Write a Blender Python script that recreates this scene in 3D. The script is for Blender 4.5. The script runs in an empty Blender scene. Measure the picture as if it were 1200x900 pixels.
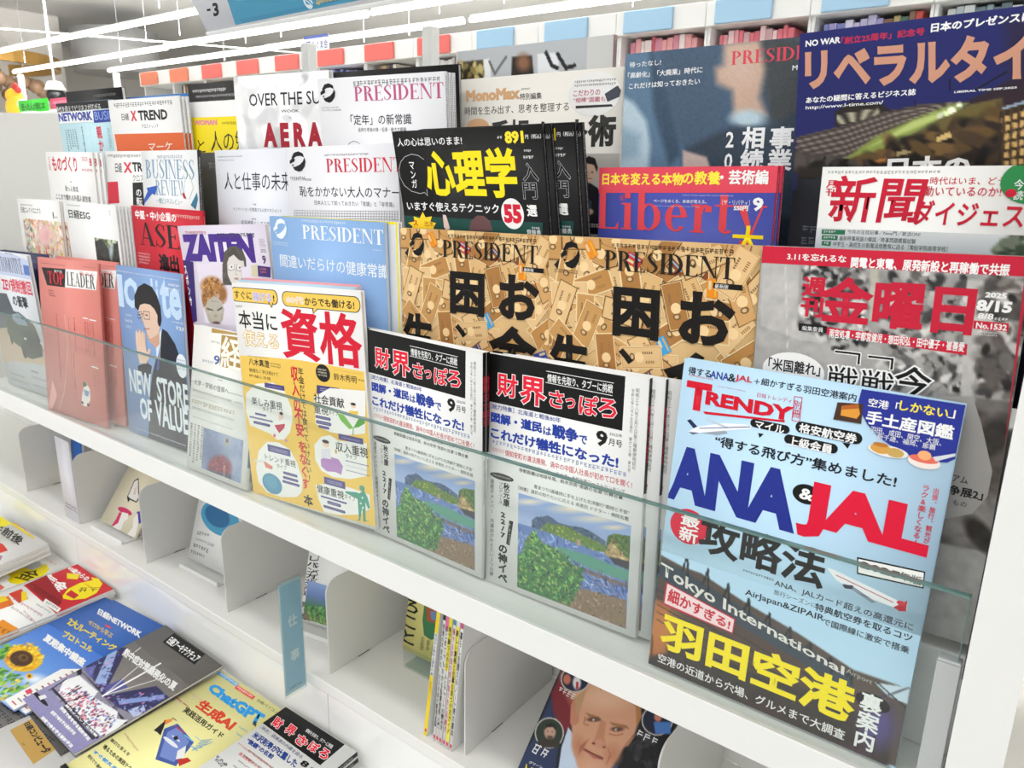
import bpy, bmesh, math, random
import numpy as np
from mathutils import Vector, Matrix
from mathutils.geometry import tessellate_polygon
PI = math.pi
SC = bpy.context.scene
COL = SC.collection
# ---------------------------------------------------------------- camera, light, exposure
# axes: x along the rack, y away from the viewer, z up; the origin is on the display shelf, beside the right end post. The floor is 0.96 m below.
cd = bpy.data.cameras.new('camera'); cam = bpy.data.objects.new('camera', cd); COL.objects.link(cam)
cd.sensor_fit = 'HORIZONTAL'; cd.sensor_width = 36; cd.lens = 889.27/1200*36; cd.clip_start = .02; cd.clip_end = 60; cd.dof.use_dof = True; cd.dof.focus_distance = .85; cd.dof.aperture_fstop = 19
_yaw, _pit, _rol = math.radians(-37.010), math.radians(-15.210), math.radians(1.1216)
_F = Vector((math.sin(_yaw)*math.cos(_pit), math.cos(_yaw)*math.cos(_pit), math.sin(_pit))); _R = _F.cross(Vector((0, 0, 1))).normalized(); _U = _R.cross(_F)
_r = math.cos(_rol)*_R+math.sin(_rol)*_U; _u = -math.sin(_rol)*_R+math.cos(_rol)*_U
cam.matrix_world = Matrix(((_r.x, _u.x, -_F.x, .0580), (_r.y, _u.y, -_F.y, -.5793), (_r.z, _u.z, -_F.z, .4319), (0, 0, 0, 1)))
SC.camera = cam
vs = SC.view_settings; vs.view_transform = 'Standard'; vs.look = 'None'; vs.gamma = 1; vs.use_curve_mapping = False; vs.exposure = -0.06
wd = bpy.data.worlds.new('shop_ambient'); SC.world = wd; wd.use_nodes = True
wd.node_tree.nodes['Background'].inputs['Color'].default_value = (.97, .985, 1, 1); wd.node_tree.nodes['Background'].inputs['Strength'].default_value = 0.92
def strip_light(name, loc, sx, sy, power, tilt=0):
    d = bpy.data.lights.new(name, 'AREA'); d.shape = 'RECTANGLE'; d.size = sx; d.size_y = sy; d.energy = power; d.color = (1, .985, .96)
    o = bpy.data.objects.new(name, d); COL.objects.link(o); o.location = loc; o.rotation_euler = (tilt, 0, 0); return o
# the shop's rows of linear lamps run along x; these are the rows over the aisle in front of the rack
strip_light('lamp_row_light', (-.8, -.75, 1.45), 4.5, .12, 19)
strip_light('lamp_row_light', (-.8, .55, 1.45), 4.5, .12, 13)
strip_light('lamp_row_light', (-.8, -2.3, 1.45), 5.5, .12, 30)

# ---------------------------------------------------------------- helpers
def lin(c):
    if isinstance(c, str):
        c = c.lstrip('#'); c = [int(c[i:i+2], 16)/255 for i in (0, 2, 4)]
    c = np.asarray(c, float)
    return np.where(c <= .04045, c/12.92, ((c+.055)/1.055)**2.4)
def srgb(c):
    c = c.lstrip('#'); return np.array([int(c[i:i+2], 16)/255 for i in (0, 2, 4)])
def link(o, parent=None):
    COL.objects.link(o)
    if parent is not None: o.parent = parent
    return o
def tag(o, label=None, cat=None, group=None, kind=None):
    if label: o['label'] = label
    if cat: o['category'] = cat
    if group: o['group'] = group
    if kind: o['kind'] = kind
    return o
def thing(name, label, cat, loc=(0, 0, 0), rotz=0, group=None):
    o = bpy.data.objects.new(name, None); o.empty_display_size = .05
    link(o); o.location = loc; o.rotation_euler = (0, 0, rotz)
    return tag(o, label, cat, group)
def mat(name, col, rough=.5, spec=.5, metal=0, emit=None, estr=0, noise=0, nscale=40, bump=0, vcol=False, alpha=1):
    m = bpy.data.materials.new(name); m.use_nodes = True; nt = m.node_tree; b = nt.nodes['Principled BSDF']
    b.inputs['Roughness'].default_value = rough; b.inputs['Specular IOR Level'].default_value = spec; b.inputs['Metallic'].default_value = metal
    b.inputs['Base Color'].default_value = (*lin(col), 1)
    if vcol:
        a = nt.nodes.new('ShaderNodeAttribute'); a.attribute_name = 'Col'
        nt.links.new(a.outputs['Color'], b.inputs['Base Color'])
    if noise or bump:
        tc = nt.nodes.new('ShaderNodeTexCoord'); n = nt.nodes.new('ShaderNodeTexNoise'); n.inputs['Scale'].default_value = nscale; n.inputs['Detail'].default_value = 4
        nt.links.new(tc.outputs['Object'], n.inputs['Vector'])
        if noise:
            r = nt.nodes.new('ShaderNodeMapRange'); r.inputs['To Min'].default_value = 1-noise; r.inputs['To Max'].default_value = 1+noise
            nt.links.new(n.outputs['Fac'], r.inputs['Value'])
            x = nt.nodes.new('ShaderNodeVectorMath'); x.operation = 'SCALE'; x.inputs[0].default_value = lin(col)
            nt.links.new(r.outputs['Result'], x.inputs['Scale']); nt.links.new(x.outputs['Vector'], b.inputs['Base Color'])
        if bump:
            bp = nt.nodes.new('ShaderNodeBump'); bp.inputs['Strength'].default_value = bump; bp.inputs['Distance'].default_value = .002
            nt.links.new(n.outputs['Fac'], bp.inputs['Height']); nt.links.new(bp.outputs['Normal'], b.inputs['Normal'])
    if emit:
        b.inputs['Emission Color'].default_value = (*lin(emit), 1); b.inputs['Emission Strength'].default_value = estr
    return m
def clear_mat(name, tint, ior=1.5, rough=0.0):
    """thin clear sheet: what lies behind shows through, Fresnel reflection on top"""
    m = bpy.data.materials.new(name); m.use_nodes = True; nt = m.node_tree; nt.nodes.clear()
    out = nt.nodes.new('ShaderNodeOutputMaterial'); t = nt.nodes.new('ShaderNodeBsdfTransparent'); g = nt.nodes.new('ShaderNodeBsdfGlossy')
    fr = nt.nodes.new('ShaderNodeFresnel'); ge = nt.nodes.new('ShaderNodeNewGeometry'); im = nt.nodes.new('ShaderNodeMix'); im.inputs[2].default_value = ior; im.inputs[3].default_value = 1/ior
    nt.links.new(ge.outputs['Backfacing'], im.inputs[0]); nt.links.new(im.outputs[0], fr.inputs['IOR']); mx = nt.nodes.new('ShaderNodeMixShader'); fr.inputs['IOR'].default_value = ior
    t.inputs['Color'].default_value = (*lin(tint), 1); g.inputs['Roughness'].default_value = rough; g.inputs['Color'].default_value = (.9, .9, .9, 1)
    nt.links.new(fr.outputs[0], mx.inputs[0]); nt.links.new(t.outputs[0], mx.inputs[1]); nt.links.new(g.outputs[0], mx.inputs[2]); nt.links.new(mx.outputs[0], out.inputs[0])
    return m
def pages_mat():
    m = mat('page_edges', '#e9e6de', .8, .2); nt = m.node_tree; b = nt.nodes['Principled BSDF']
    tc = nt.nodes.new('ShaderNodeTexCoord'); mp = nt.nodes.new('ShaderNodeMapping'); mp.inputs['Scale'].default_value = (2, 2600, 2)
    n = nt.nodes.new('ShaderNodeTexNoise'); n.inputs['Scale'].default_value = 1; n.inputs['Detail'].default_value = 3
    r = nt.nodes.new('ShaderNodeValToRGB'); r.color_ramp.elements[0].position = .3; r.color_ramp.elements[0].color = (*lin('#b4aea4'), 1); r.color_ramp.elements[1].position = .55; r.color_ramp.elements[1].color = (*lin('#f1eee8'), 1)
    nt.links.new(tc.outputs['Object'], mp.inputs['Vector']); nt.links.new(mp.outputs['Vector'], n.inputs['Vector']); nt.links.new(n.outputs['Fac'], r.inputs['Fac']); nt.links.new(r.outputs['Color'], b.inputs['Base Color'])
    return m
class MB:
    """collects shapes and links them as ONE mesh object"""
    def __init__(s): s.bm = bmesh.new()
    def box(s, x0, x1, y0, y1, z0, z1, bev=0, mi=0):
        vs = [s.bm.verts.new(p) for p in ((x0,y0,z0),(x1,y0,z0),(x1,y1,z0),(x0,y1,z0),(x0,y0,z1),(x1,y0,z1),(x1,y1,z1),(x0,y1,z1))]
        fs = [s.bm.faces.new([vs[i] for i in f]) for f in ((3,2,1,0),(4,5,6,7),(0,1,5,4),(1,2,6,5),(2,3,7,6),(3,0,4,7))]
        for f in fs: f.material_index = mi
        if bev:
            es = list({e for f in fs for e in f.edges}); bmesh.ops.bevel(s.bm, geom=es, offset=bev, segments=2, affect='EDGES', profile=.5)
        return s
    def prism(s, pts, axis, a, b, mi=0):
        """2D outline extruded along an axis ('x': pts are (y,z); 'y': (x,z); 'z': (x,y))"""
        f3 = {'x': lambda p, t: (t, p[0], p[1]), 'y': lambda p, t: (p[0], t, p[1]), 'z': lambda p, t: (p[0], p[1], t)}[axis]
        A = [s.bm.verts.new(f3(p, a)) for p in pts]; B = [s.bm.verts.new(f3(p, b)) for p in pts]; n = len(pts)
        fs = [s.bm.faces.new(A), s.bm.faces.new(B[::-1])]+[s.bm.faces.new((A[i], B[i], B[(i+1) % n], A[(i+1) % n])) for i in range(n)]
        for f in fs: f.material_index = mi
        return s
    def tube(s, p, q, r, n=10, r2=None, mi=0):
        p = Vector(p); q = Vector(q); d = (q-p).normalized(); a = d.orthogonal().normalized(); b = d.cross(a); r2 = r if r2 is None else r2
        A = [s.bm.verts.new(p+r*(a*math.cos(t)+b*math.sin(t))) for t in [2*PI*i/n for i in range(n)]]
        B = [s.bm.verts.new(q+r2*(a*math.cos(t)+b*math.sin(t))) for t in [2*PI*i/n for i in range(n)]]
        fs = [s.bm.faces.new(A[::-1]), s.bm.faces.new(B)]
        for i in range(n):
            f = s.bm.faces.new((A[i], A[(i+1) % n], B[(i+1) % n], B[i])); f.smooth = True; fs.append(f)
        for f in fs: f.material_index = mi
        return s
    def ball(s, c, r, sc=(1, 1, 1), u=14, v=8, mi=0):
        g = bmesh.ops.create_uvsphere(s.bm, u_segments=u, v_segments=v, radius=r, matrix=Matrix.Translation(c) @ Matrix.Diagonal((*sc, 1)))
        for vv in g['verts']:
            for f in vv.link_faces: f.smooth = True; f.material_index = mi
        return s
    def build(s, name, m, parent=None):
        bmesh.ops.recalc_face_normals(s.bm, faces=s.bm.faces)
        me = bpy.data.meshes.new(name); s.bm.to_mesh(me); s.bm.free()
        for k in (m if isinstance(m, (list, tuple)) else [m]): me.materials.append(k)
        return link(bpy.data.objects.new(name, me), parent)
# ---------------------------------------------------------------- printed artwork (flat print on a sheet, millimetres, y down)
_tc = {}
def text_shape(s):
    """filled outline of a line of text at size 1: points, triangles, outline edges"""
    if s in _tc: return _tc[s]
    c = bpy.data.curves.new('line', 'FONT'); c.body = s; c.size = 1; c.resolution_u = 2; c.fill_mode = 'FRONT'
    o = bpy.data.objects.new('line', c); COL.objects.link(o); bpy.context.view_layer.update()
    me = bpy.data.meshes.new_from_object(o.evaluated_get(bpy.context.evaluated_depsgraph_get()))
    n = len(me.vertices); co = np.empty(n*3); me.vertices.foreach_get('co', co); co = co.reshape(-1, 3)[:, :2]
    me.calc_loop_triangles(); t = np.empty(len(me.loop_triangles)*3, np.int32); me.loop_triangles.foreach_get('vertices', t); t = t.reshape(-1, 3)
    a, b, c3 = co[t[:, 0]], co[t[:, 1]], co[t[:, 2]]; cr = (b-a)[:, 0]*(c3-a)[:, 1]-(b-a)[:, 1]*(c3-a)[:, 0]; t = np.where((cr < 0)[:, None], t[:, ::-1], t)
    e = np.concatenate([t[:, [0, 1]], t[:, [1, 2]], t[:, [2, 0]]]).astype(np.int64); f, r = e[:, 0]*n+e[:, 1], e[:, 1]*n+e[:, 0]; k = e[~np.isin(f, r)]
    bpy.data.objects.remove(o); bpy.data.meshes.remove(me); bpy.data.curves.remove(c)
    _tc[s] = (co, t, k); return _tc[s]
def ribbon(co, e, d):
    """the edges of a line widened to strips of half-width d"""
    a, b = co[e[:, 0]], co[e[:, 1]]; t = b-a; L = np.linalg.norm(t, axis=1, keepdims=True)+1e-9; t = t/L; n = np.stack([-t[:, 1], t[:, 0]], 1)*d; x = t*d*.7
    v = np.stack([a-x+n, a-x-n, b+x-n, b+x+n], 1).reshape(-1, 2)
    i = np.arange(len(e))[:, None]*4
    return v, np.concatenate([i+[0, 1, 2], i+[0, 2, 3]], 0)
def grow(co, e, d):
    """a mitred band of width d round a filled shape; e runs with the filling on its left"""
    t = co[e[:, 1]]-co[e[:, 0]]; t = t/(np.linalg.norm(t, axis=1, keepdims=True)+1e-9); n = np.stack([t[:, 1], -t[:, 0]], 1)
    S = np.zeros_like(co); K = np.zeros(len(co)); np.add.at(S, e[:, 0], n); np.add.at(S, e[:, 1], n); np.add.at(K, e.ravel(), 1)
    q = (S*S).sum(1, keepdims=True); M = S*2/np.maximum(q, .55)*np.where(K == 2, 1, .5)[:, None]
    a, b = e[:, 0], e[:, 1]; v = np.stack([co[a], co[b], co[b]+M[b]*d, co[a]+M[a]*d], 1).reshape(-1, 2); i = np.arange(len(e))[:, None]*4
    return v, np.concatenate([i+[0, 1, 2], i+[0, 2, 3]], 0)
def arcring(cx, cy, ro, ri, a0, a1, n=10):
    """half ring with outer radii ro and inner radii ri (two-valued each): high-contrast bowl"""
    t = np.radians(np.linspace(a0, a1, n)); o = [(cx+ro[0]*math.cos(x), cy+ro[1]*math.sin(x)) for x in t]; i = [(cx+ri[0]*math.cos(x), cy+ri[1]*math.sin(x)) for x in t]
    return [[o[k], o[k+1], i[k+1], i[k]] for k in range(n-1)]
def curve_stroke(pts, ws, n=24):
    """smooth stroke through pts with changing half-width"""
    P = np.array(pts, float); k = len(P); u = np.linspace(0, k-1, n); out = []
    def cr(A, x):
        i = min(int(x), k-2); f = x-i; g = lambda j: A[min(max(j, 0), k-1)]
        return .5*((2*g(i))+(g(i+1)-g(i-1))*f+(2*g(i-1)-5*g(i)+4*g(i+1)-g(i+2))*f*f+(3*g(i)-g(i-1)-3*g(i+1)+g(i+2))*f**3)
    C = np.array([cr(P, x) for x in u]); W = np.array([cr(np.array(ws, float), x) for x in u]); T = np.gradient(C, axis=0); T /= np.linalg.norm(T, axis=1, keepdims=True)+1e-9
    N = np.stack([-T[:, 1], T[:, 0]], 1); a = C+N*W[:, None]; b = C-N*W[:, None]
    return [[a[i], a[i+1], b[i+1], b[i]] for i in range(n-1)]
def _serif_letters():
    T, t = .155, .04; R = lambda x0, y0, x1, y1: [(x0, y0), (x1, y0), (x1, y1), (x0, y1)]
    st = lambda x: [R(x, 0, x+T, 1), R(x-.07, 0, x+T+.07, t), R(x-.07, 1-t, x+T+.07, 1)]
    beak = lambda x, y, s: [(x, y), (x+.035, y), (x+.035, y-s*.2), (x-.06, y-s*.02)]
    D = {}
    D['I'] = (.32, st(.09))
    D['P'] = (.62, st(.08)+arcring(.2, .74, (.38, .26), (.38-T, .26-t), -90, 90))
    D['R'] = (.72, st(.08)+arcring(.2, .75, (.36, .25), (.36-T, .25-t), -90, 90)+[[(.3, .5), (.3+T*1.15, .52), (.66, .05), (.56-T*.3, 0)], R(.5, 0, .74, t)])
    D['E'] = (.6, st(.08)+[R(.1, 1-t, .55, 1), R(.1, 0, .57, t), R(.1, .49, .42, .49+t), beak(.52, 1, 1), beak(.54, 0, -1), R(.4, .4, .43, .63)])
    D['F'] = (.58, st(.08)+[R(.1, 1-t, .55, 1), R(.1, .49, .42, .49+t), beak(.52, 1, 1), R(.4, .4, .43, .63)])
    D['S'] = (.56, curve_stroke([(.47, .86), (.29, .985), (.11, .76), (.28, .52), (.46, .26), (.25, .015), (.06, .17)], [.018, .02, .062, .075, .062, .02, .018])+[R(.46, .72, .49, .98), R(.05, .02, .08, .28)])
    D['D'] = (.74, st(.08)+arcring(.2, .5, (.5, .5), (.5-T, .5-t), -90, 90, 14))
    D['N'] = (.8, [R(.1, 0, .1+t, 1), R(.02, 0, .2, t), R(.0, 1-t, .16, 1), R(.68, 0, .68+t, 1), R(.6, 1-t, .8, 1), [(.06, 1), (.06+T*1.25, 1), (.68+t, 0), (.68-.04, 0)]])
    D['T'] = (.66, [R(.26, 0, .26+T, 1), R(.18, 0, .34+T, t), R(.03, 1-t, .63, 1), [(.03, 1), (.03, .76), (.06, .76), (.1, 1)], [(.63, 1), (.63, .76), (.6, .76), (.56, 1)]])
    D['A'] = (.76, [[(.34, 1), (.38, 1), (.12, 0), (.08, 0)], [(.32, 1), (.42, 1), (.72, 0), (.72-T*1.15, 0)], R(.2, .3, .52, .3+t), R(0, 0, .22, t), R(.5, 0, .79, t)])
    D['V'] = (.74, [[(.04, 1), (.04+T*1.15, 1), (.42, 0), (.36, 0)], [(.62, 1), (.66, 1), (.42, 0), (.38, 0)], R(-.02, 1-t, .26, 1), R(.54, 1-t, .75, 1)])
    D['W'] = (1.05, [[(.04, 1), (.04+T, 1), (.36, 0), (.3, 0)], [(.5, 1), (.53, 1), (.36, 0), (.33, 0)], [(.44, 1), (.44+T, 1), (.74, 0), (.68, 0)], [(.94, 1), (.97, 1), (.74, 0), (.71, 0)], R(-.02, 1-t, .24, 1), R(.86, 1-t, 1.05, 1)])
    D['U'] = (.76, [R(.1, .3, .1+T, 1), R(.02, 1-t, .32, 1), R(.62, .3, .62+t, 1), R(.54, 1-t, .74, 1)]+arcring(.38, .3, (.277, .3), (.16, .3-t), 180, 360))
    D['B'] = (.66, st(.08)+arcring(.2, .755, (.34, .245), (.34-T, .245-t), -90, 90)+arcring(.2, .265, (.4, .265), (.4-T, .265-t), -90, 90))
    D['L'] = (.58, st(.08)+[R(.1, 0, .56, t), beak(.53, 0, -1)])
    D['O'] = (.78, arcring(.39, .5, (.36, .51), (.36-T, .51-t), 0, 360, 24))
    D['M'] = (.95, [R(.1, 0, .1+t, 1), R(.02, 0, .2, t), R(.72, 0, .72+T, 1), R(.64, 0, .92, t), [(.05, 1), (.05+T*1.2, 1), (.47, .1), (.42, .1)], [(.76, 1), (.8, 1), (.46, .1), (.43, .1)], R(0, 1-t, .2, 1), R(.72, 1-t, .92, 1)])
    D['2'] = (.56, curve_stroke([(.08, .76), (.16, .96), (.3, .985), (.44, .74), (.3, .42), (.06, .06)], [.03, .03, .02, .07, .05, .02])+[R(.05, 0, .5, .12)])
    D['0'] = (.6, arcring(.3, .5, (.26, .51), (.26-.1, .51-t), 0, 360, 24))
    x = .68
    D['i'] = (.32, [R(.1, 0, .1+T, x), R(.02, 0, .3, t), R(.02, x-t, .2, x), [(.1, .8), (.235, .8), (.235, .95), (.1, .95)]])
    D['b'] = (.66, [R(.08, 0, .08+T, 1), R(0, 1-t, .2, 1)]+arcring(.34, x/2, (.28, x/2), (.28-T, x/2-t), -150, 150, 16))
    D['e'] = (.56, arcring(.28, x/2, (.25, x/2), (.25-T*.95, x/2-t), 10, 320, 16)+[R(.06, .35, .52, .35+t*1.3)])
    D['r'] = (.48, [R(.1, 0, .1+T, x), R(.02, 0, .32, t), R(.02, x-t, .2, x)]+arcring(.33, x*.62, (.15, x*.38), (.06, x*.3), 60, 170, 8)+[[(.32, .5), (.46, .5), (.46, .64), (.32, .64)]])
    D['t'] = (.42, [R(.12, .08, .12+T, .92), R(.02, x-t, .4, x)]+arcring(.27, .14, (.15, .14), (.03, .1), 180, 330, 8))
    D['y'] = (.62, [[(.03, x), (.03+T*1.1, x), (.37, 0), (.3, 0)], [(.52, x), (.56, x), (.3, -.22), (.25, -.22)], R(-.01, x-t, .24, x), R(.44, x-t, .62, x), [(.12, -.26), (.28, -.26), (.3, -.16), (.12, -.14)]])
    D[' '] = (.3, []); D['.'] = (.26, [R(.06, 0, .2, .13)])
    return D
_SL = None
def serif_shape(s):
    global _SL
    if _SL is None: _SL = _serif_letters()
    V = []; Tt = []; J = []; x = 0
    for ch in s:
        w, ps = _SL.get(ch, _SL['I'])
        for pl in ps:
            b = len(V); J += [len(Tt)*.618 % 1*.6]*len(pl); V += [(px+x, py) for px, py in pl]; Tt += [(b, b+i, b+i+1) for i in range(1, len(pl)-1)]
        x += w+.03
    return np.array(V, float), np.array(Tt, np.int32), np.zeros((0, 2), int), np.array(J)
def vnoise(X, Y, sc, seed):
    r = np.random.RandomState(seed); G = r.rand(64, 64); x = X/sc; y = Y/sc; i = np.floor(x).astype(int); j = np.floor(y).astype(int); f = x-i; g = y-j
    f = f*f*(3-2*f); g = g*g*(3-2*g); q = lambda a, b: G[(j+b) % 64, (i+a) % 64]
    return (q(0, 0)*(1-f)+q(1, 0)*f)*(1-g)+(q(0, 1)*(1-f)+q(1, 1)*f)*g
def polydist(X, Y, pts):
    P = np.array(pts, float).reshape(-1, 2); d = np.full(X.shape, 1e9); ins = np.zeros(X.shape, bool)
    for k in range(len(P)):
        a = P[k]; b = P[(k+1) % len(P)]; ex, ey = b-a; wx, wy = X-a[0], Y-a[1]; t = np.clip((wx*ex+wy*ey)/(ex*ex+ey*ey+1e-12), 0, 1)
        d = np.minimum(d, (wx-ex*t)**2+(wy-ey*t)**2)
        if abs(ey) > 1e-12: ins ^= ((a[1] > Y) != (b[1] > Y)) & (X < ex*(Y-a[1])/ey+a[0])
    d = np.sqrt(d); return np.where(ins, -d, d)
def paint(rect, cell, ops):
    """a printed picture: colours on a fine grid. ops are brush strokes in sheet millimetres"""
    x0, y0, x1, y1 = rect; nx = max(2, int((x1-x0)/cell)); ny = max(2, int((y1-y0)/cell))
    X, Y = np.meshgrid(np.linspace(x0, x1, nx+1), np.linspace(y0, y1, ny+1)); I = np.zeros(X.shape+(3,))+.5
    def over(c, a): I[:] = I*(1-a[..., None])+(srgb(c) if isinstance(c, str) else c)*a[..., None]
    for k, op in enumerate(ops):
        o = op[0]
        if o == 'f': I[:] = srgb(op[1])
        elif o == 'g':
            f = ((Y-y0)/(y1-y0))[..., None]; cs = [srgb(c) for c in op[1:]]; n = len(cs)-1; J = np.zeros_like(I)
            for i in range(n): J += np.where((f >= i/n) & ((f < (i+1)/n) | (i == n-1)), cs[i]*(1-(f*n-i))+cs[i+1]*(f*n-i), 0)
            I[:] = J
        elif o == 'b':
            cx, cy, rx, ry, rot, c, soft = op[1:]; a = math.radians(rot); u = (X-cx)*math.cos(a)+(Y-cy)*math.sin(a); v = -(X-cx)*math.sin(a)+(Y-cy)*math.cos(a)
            d = np.sqrt((u/rx)**2+(v/ry)**2); over(c, np.clip((1-d)/max(soft, .02)+.5, 0, 1))
        elif o == 'y':
            over(op[2], np.clip(.5-polydist(X, Y, op[1])/max(op[3], .4), 0, 1))
        elif o == 'l':
            P = np.array(op[1]).reshape(-1, 2); w = op[2]
            for i in range(len(P)-1):
                a, b = P[i], P[i+1]; e = b-a; t = np.clip(((X-a[0])*e[0]+(Y-a[1])*e[1])/(e@e+1e-9), 0, 1); d = np.hypot(X-a[0]-e[0]*t, Y-a[1]-e[1]*t)
                over(op[3], np.clip((w-d)/.5+.5, 0, 1))
        elif o == 'n':
            amp, sc = op[1:]; I += ((vnoise(X, Y, sc, k+3)+.5*vnoise(X, Y, sc*.45, k+9))/1.5-.5)[..., None]*2*amp
        elif o == 'na':                                    # streaky noise along x inside a polygon
            pts, amp, sx, sy = op[1:]; m = np.clip(.5-polydist(X, Y, pts), 0, 1); I += ((vnoise(X/sx, Y/sy, 1, k+5)-.5)*2*amp*m)[..., None]
        elif o == 'k':                                     # dabs of the palette inside a polygon
            pts, n, s0, s1, asp, pal, seed = op[1:]; r = np.random.RandomState(seed); P = np.array(pts).reshape(-1, 2); lo, hi = P.min(0), P.max(0); q = lo+r.rand(n, 2)*(hi-lo)
            q = q[polydist(q[:, 0], q[:, 1], pts) < 0]
            for cx, cy in q:
                s = s0+(s1-s0)*r.rand(); c = srgb(pal[r.randint(len(pal))])*(.85+.3*r.rand()); an = r.rand()*PI; R = s*max(asp, 1)*1.5
                i0, i1 = np.searchsorted(X[0], [cx-R, cx+R]); j0, j1 = np.searchsorted(Y[:, 0], [cy-R, cy+R])
                if i1 <= i0 or j1 <= j0: continue
                xx = X[j0:j1, i0:i1]-cx; yy = Y[j0:j1, i0:i1]-cy; u = xx*math.cos(an)+yy*math.sin(an); v = -xx*math.sin(an)+yy*math.cos(an)
                a = np.clip((1-np.sqrt((u/(s*asp))**2+(v/s)**2))*2.5, 0, 1)[..., None]; I[j0:j1, i0:i1] = I[j0:j1, i0:i1]*(1-a)+c*a
    return X, Y, lin(np.clip(I, 0, 1).reshape(-1, 3)).reshape(I.shape)
def strokes(r, x, y, w, h):
    """one unreadable character: a few thin strokes in a cell"""
    V = []; k = .13
    for i in range(r.choice((2, 2, 3))):
        b = y+h*(.06+.36*i+.1*r.random()); a, c = x+w*r.uniform(0, .25), x+w*r.uniform(.75, 1); V += [(a, b), (c, b), (c, b+h*k), (a, b+h*k)]
    for i in range(r.choice((1, 1, 2))):
        a = x+w*(.15+.4*i+.25*r.random()); b, c = y+h*r.uniform(0, .3), y+h*r.uniform(.75, 1); V += [(a, b), (a+w*k, b), (a+w*k, c), (a, c)]
    return V
class Sheet:
    LAYER = 7e-5
    def __init__(s, W, H): s.W, s.H = W, H; s.v = []; s.f3 = []; s.f4 = []; s.c = []; s.n = 0; s.lay = []
    def add(s, uv, lay, tris=None, quads=None, col=None):
        uv = np.asarray(uv, float).reshape(-1, 2); k = len(uv)
        if k == 0: return
        uv = np.clip(uv, [0, 0], [s.W, s.H])
        s.v.append(np.stack([(uv[:, 0]-s.W/2)/1000, np.zeros(k)-lay*s.LAYER, (s.H-uv[:, 1])/1000], 1))
        if tris is not None and len(tris): s.f3.append(np.asarray(tris)+s.n)
        if quads is not None and len(quads): s.f4.append(np.asarray(quads)+s.n)
        s.c.append(np.tile(lin(col), (k, 1)) if not isinstance(col, np.ndarray) or col.ndim == 1 else col); s.n += k
    def layer(s, uv):
        a = np.asarray(uv, float).reshape(-1, 2); x0, y0 = a.min(0); x1, y1 = a.max(0)
        l = 1+max([q[4] for q in s.lay if q[0] < x1 and q[2] > x0 and q[1] < y1 and q[3] > y0], default=0)
        s.lay.append((x0, y0, x1, y1, l)); return l
    def poly(s, pts, col):
        P = np.asarray(pts, float).reshape(-1, 2); t = tessellate_polygon([[Vector((x, y, 0)) for x, y in P]]); s.add(P, s.layer(P), tris=np.array(t), col=col)
    def shape(s, sh, box, col, wt=0, ol=None):
        co, t, e = sh[:3]
        if len(co) == 0: return
        lo, hi = co.min(0), co.max(0); d = max(wt, 0); lo = lo-d; hi = hi+d
        step = lambda n: np.repeat((np.arange(n//4)*.618) % 1*.5, 4)      # neighbouring strips never share a plane
        B = np.asarray(box, float)
        Q = np.array([[B[0], B[1]], [B[2], B[1]], [B[2], B[3]], [B[0], B[3]]]) if B.size == 4 else B.reshape(4, 2)
        def mp(p):
            f = (p-lo)/np.maximum(hi-lo, 1e-6); a, b = f[:, :1], 1-f[:, 1:]
            return (Q[0]*(1-a)+Q[1]*a)*(1-b)+(Q[3]*(1-a)+Q[2]*a)*b
        l = s.layer(Q)
        if ol and len(e):
            v, q = grow(co, e, d+ol[1]); s.add(mp(v), l+step(len(v)), tris=q, col=ol[0]); l += .7
        if wt > 0 and len(e):
            v, q = grow(co, e, wt); s.add(mp(v), l+step(len(v)), tris=q, col=col)
        s.add(mp(co), l+.65+(sh[3] if len(sh) > 3 else 0), tris=t, col=col); s.lay[-1] = (*s.lay[-1][:4], l+.7)
    def text(s, st, box, col, wt=0, ol=None): s.shape(text_shape(st), box, col, wt, ol)
    def serif(s, st, box, col): s.shape(serif_shape(st), box, col)
    def vert(s, st, box, col, wt=0, ol=None):
        B = np.asarray(box, float); Q = np.array([[B[0], B[1]], [B[2], B[1]], [B[2], B[3]], [B[0], B[3]]]) if B.size == 4 else B.reshape(4, 2); n = len(st)
        for i, ch in enumerate(st):
            if ch in ' 　': continue
            a, b = i/n, (i+1)/n; l0, l1 = Q[0]+(Q[3]-Q[0])*a, Q[0]+(Q[3]-Q[0])*b; r0, r1 = Q[1]+(Q[2]-Q[1])*a, Q[1]+(Q[2]-Q[1])*b
            co, t, e = text_shape(ch)
            if len(co) == 0: continue
            co = co.copy()
            if ch in 'ー〜―':
                m = (co.min(0)+co.max(0))/2; co = np.stack([(co[:, 1]-m[1])+.5, -(co[:, 0]-m[0])+.38], 1)
            if ch in '、。': co = co+[.55, .5]
            if ch.isascii(): co = co+[(1-co[:, 0].max()-co[:, 0].min())/2, 0]
            if ch in 'っゃゅょッャュョ': co = co+[.08, .08]
            lo, hi = co.min(0)-wt, co.max(0)+wt; p = lambda q: ((l0*(1-q[0])+r0*q[0])*(1-q[1])+(l1*(1-q[0])+r1*q[0])*q[1])
            tp, bt = .9-hi[1], .9-lo[1]; Z = [p((lo[0], tp)), p((hi[0], tp)), p((hi[0], bt)), p((lo[0], bt))]
            s.shape((co, t, e), np.array(Z).ravel(), col, wt, ol)
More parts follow.
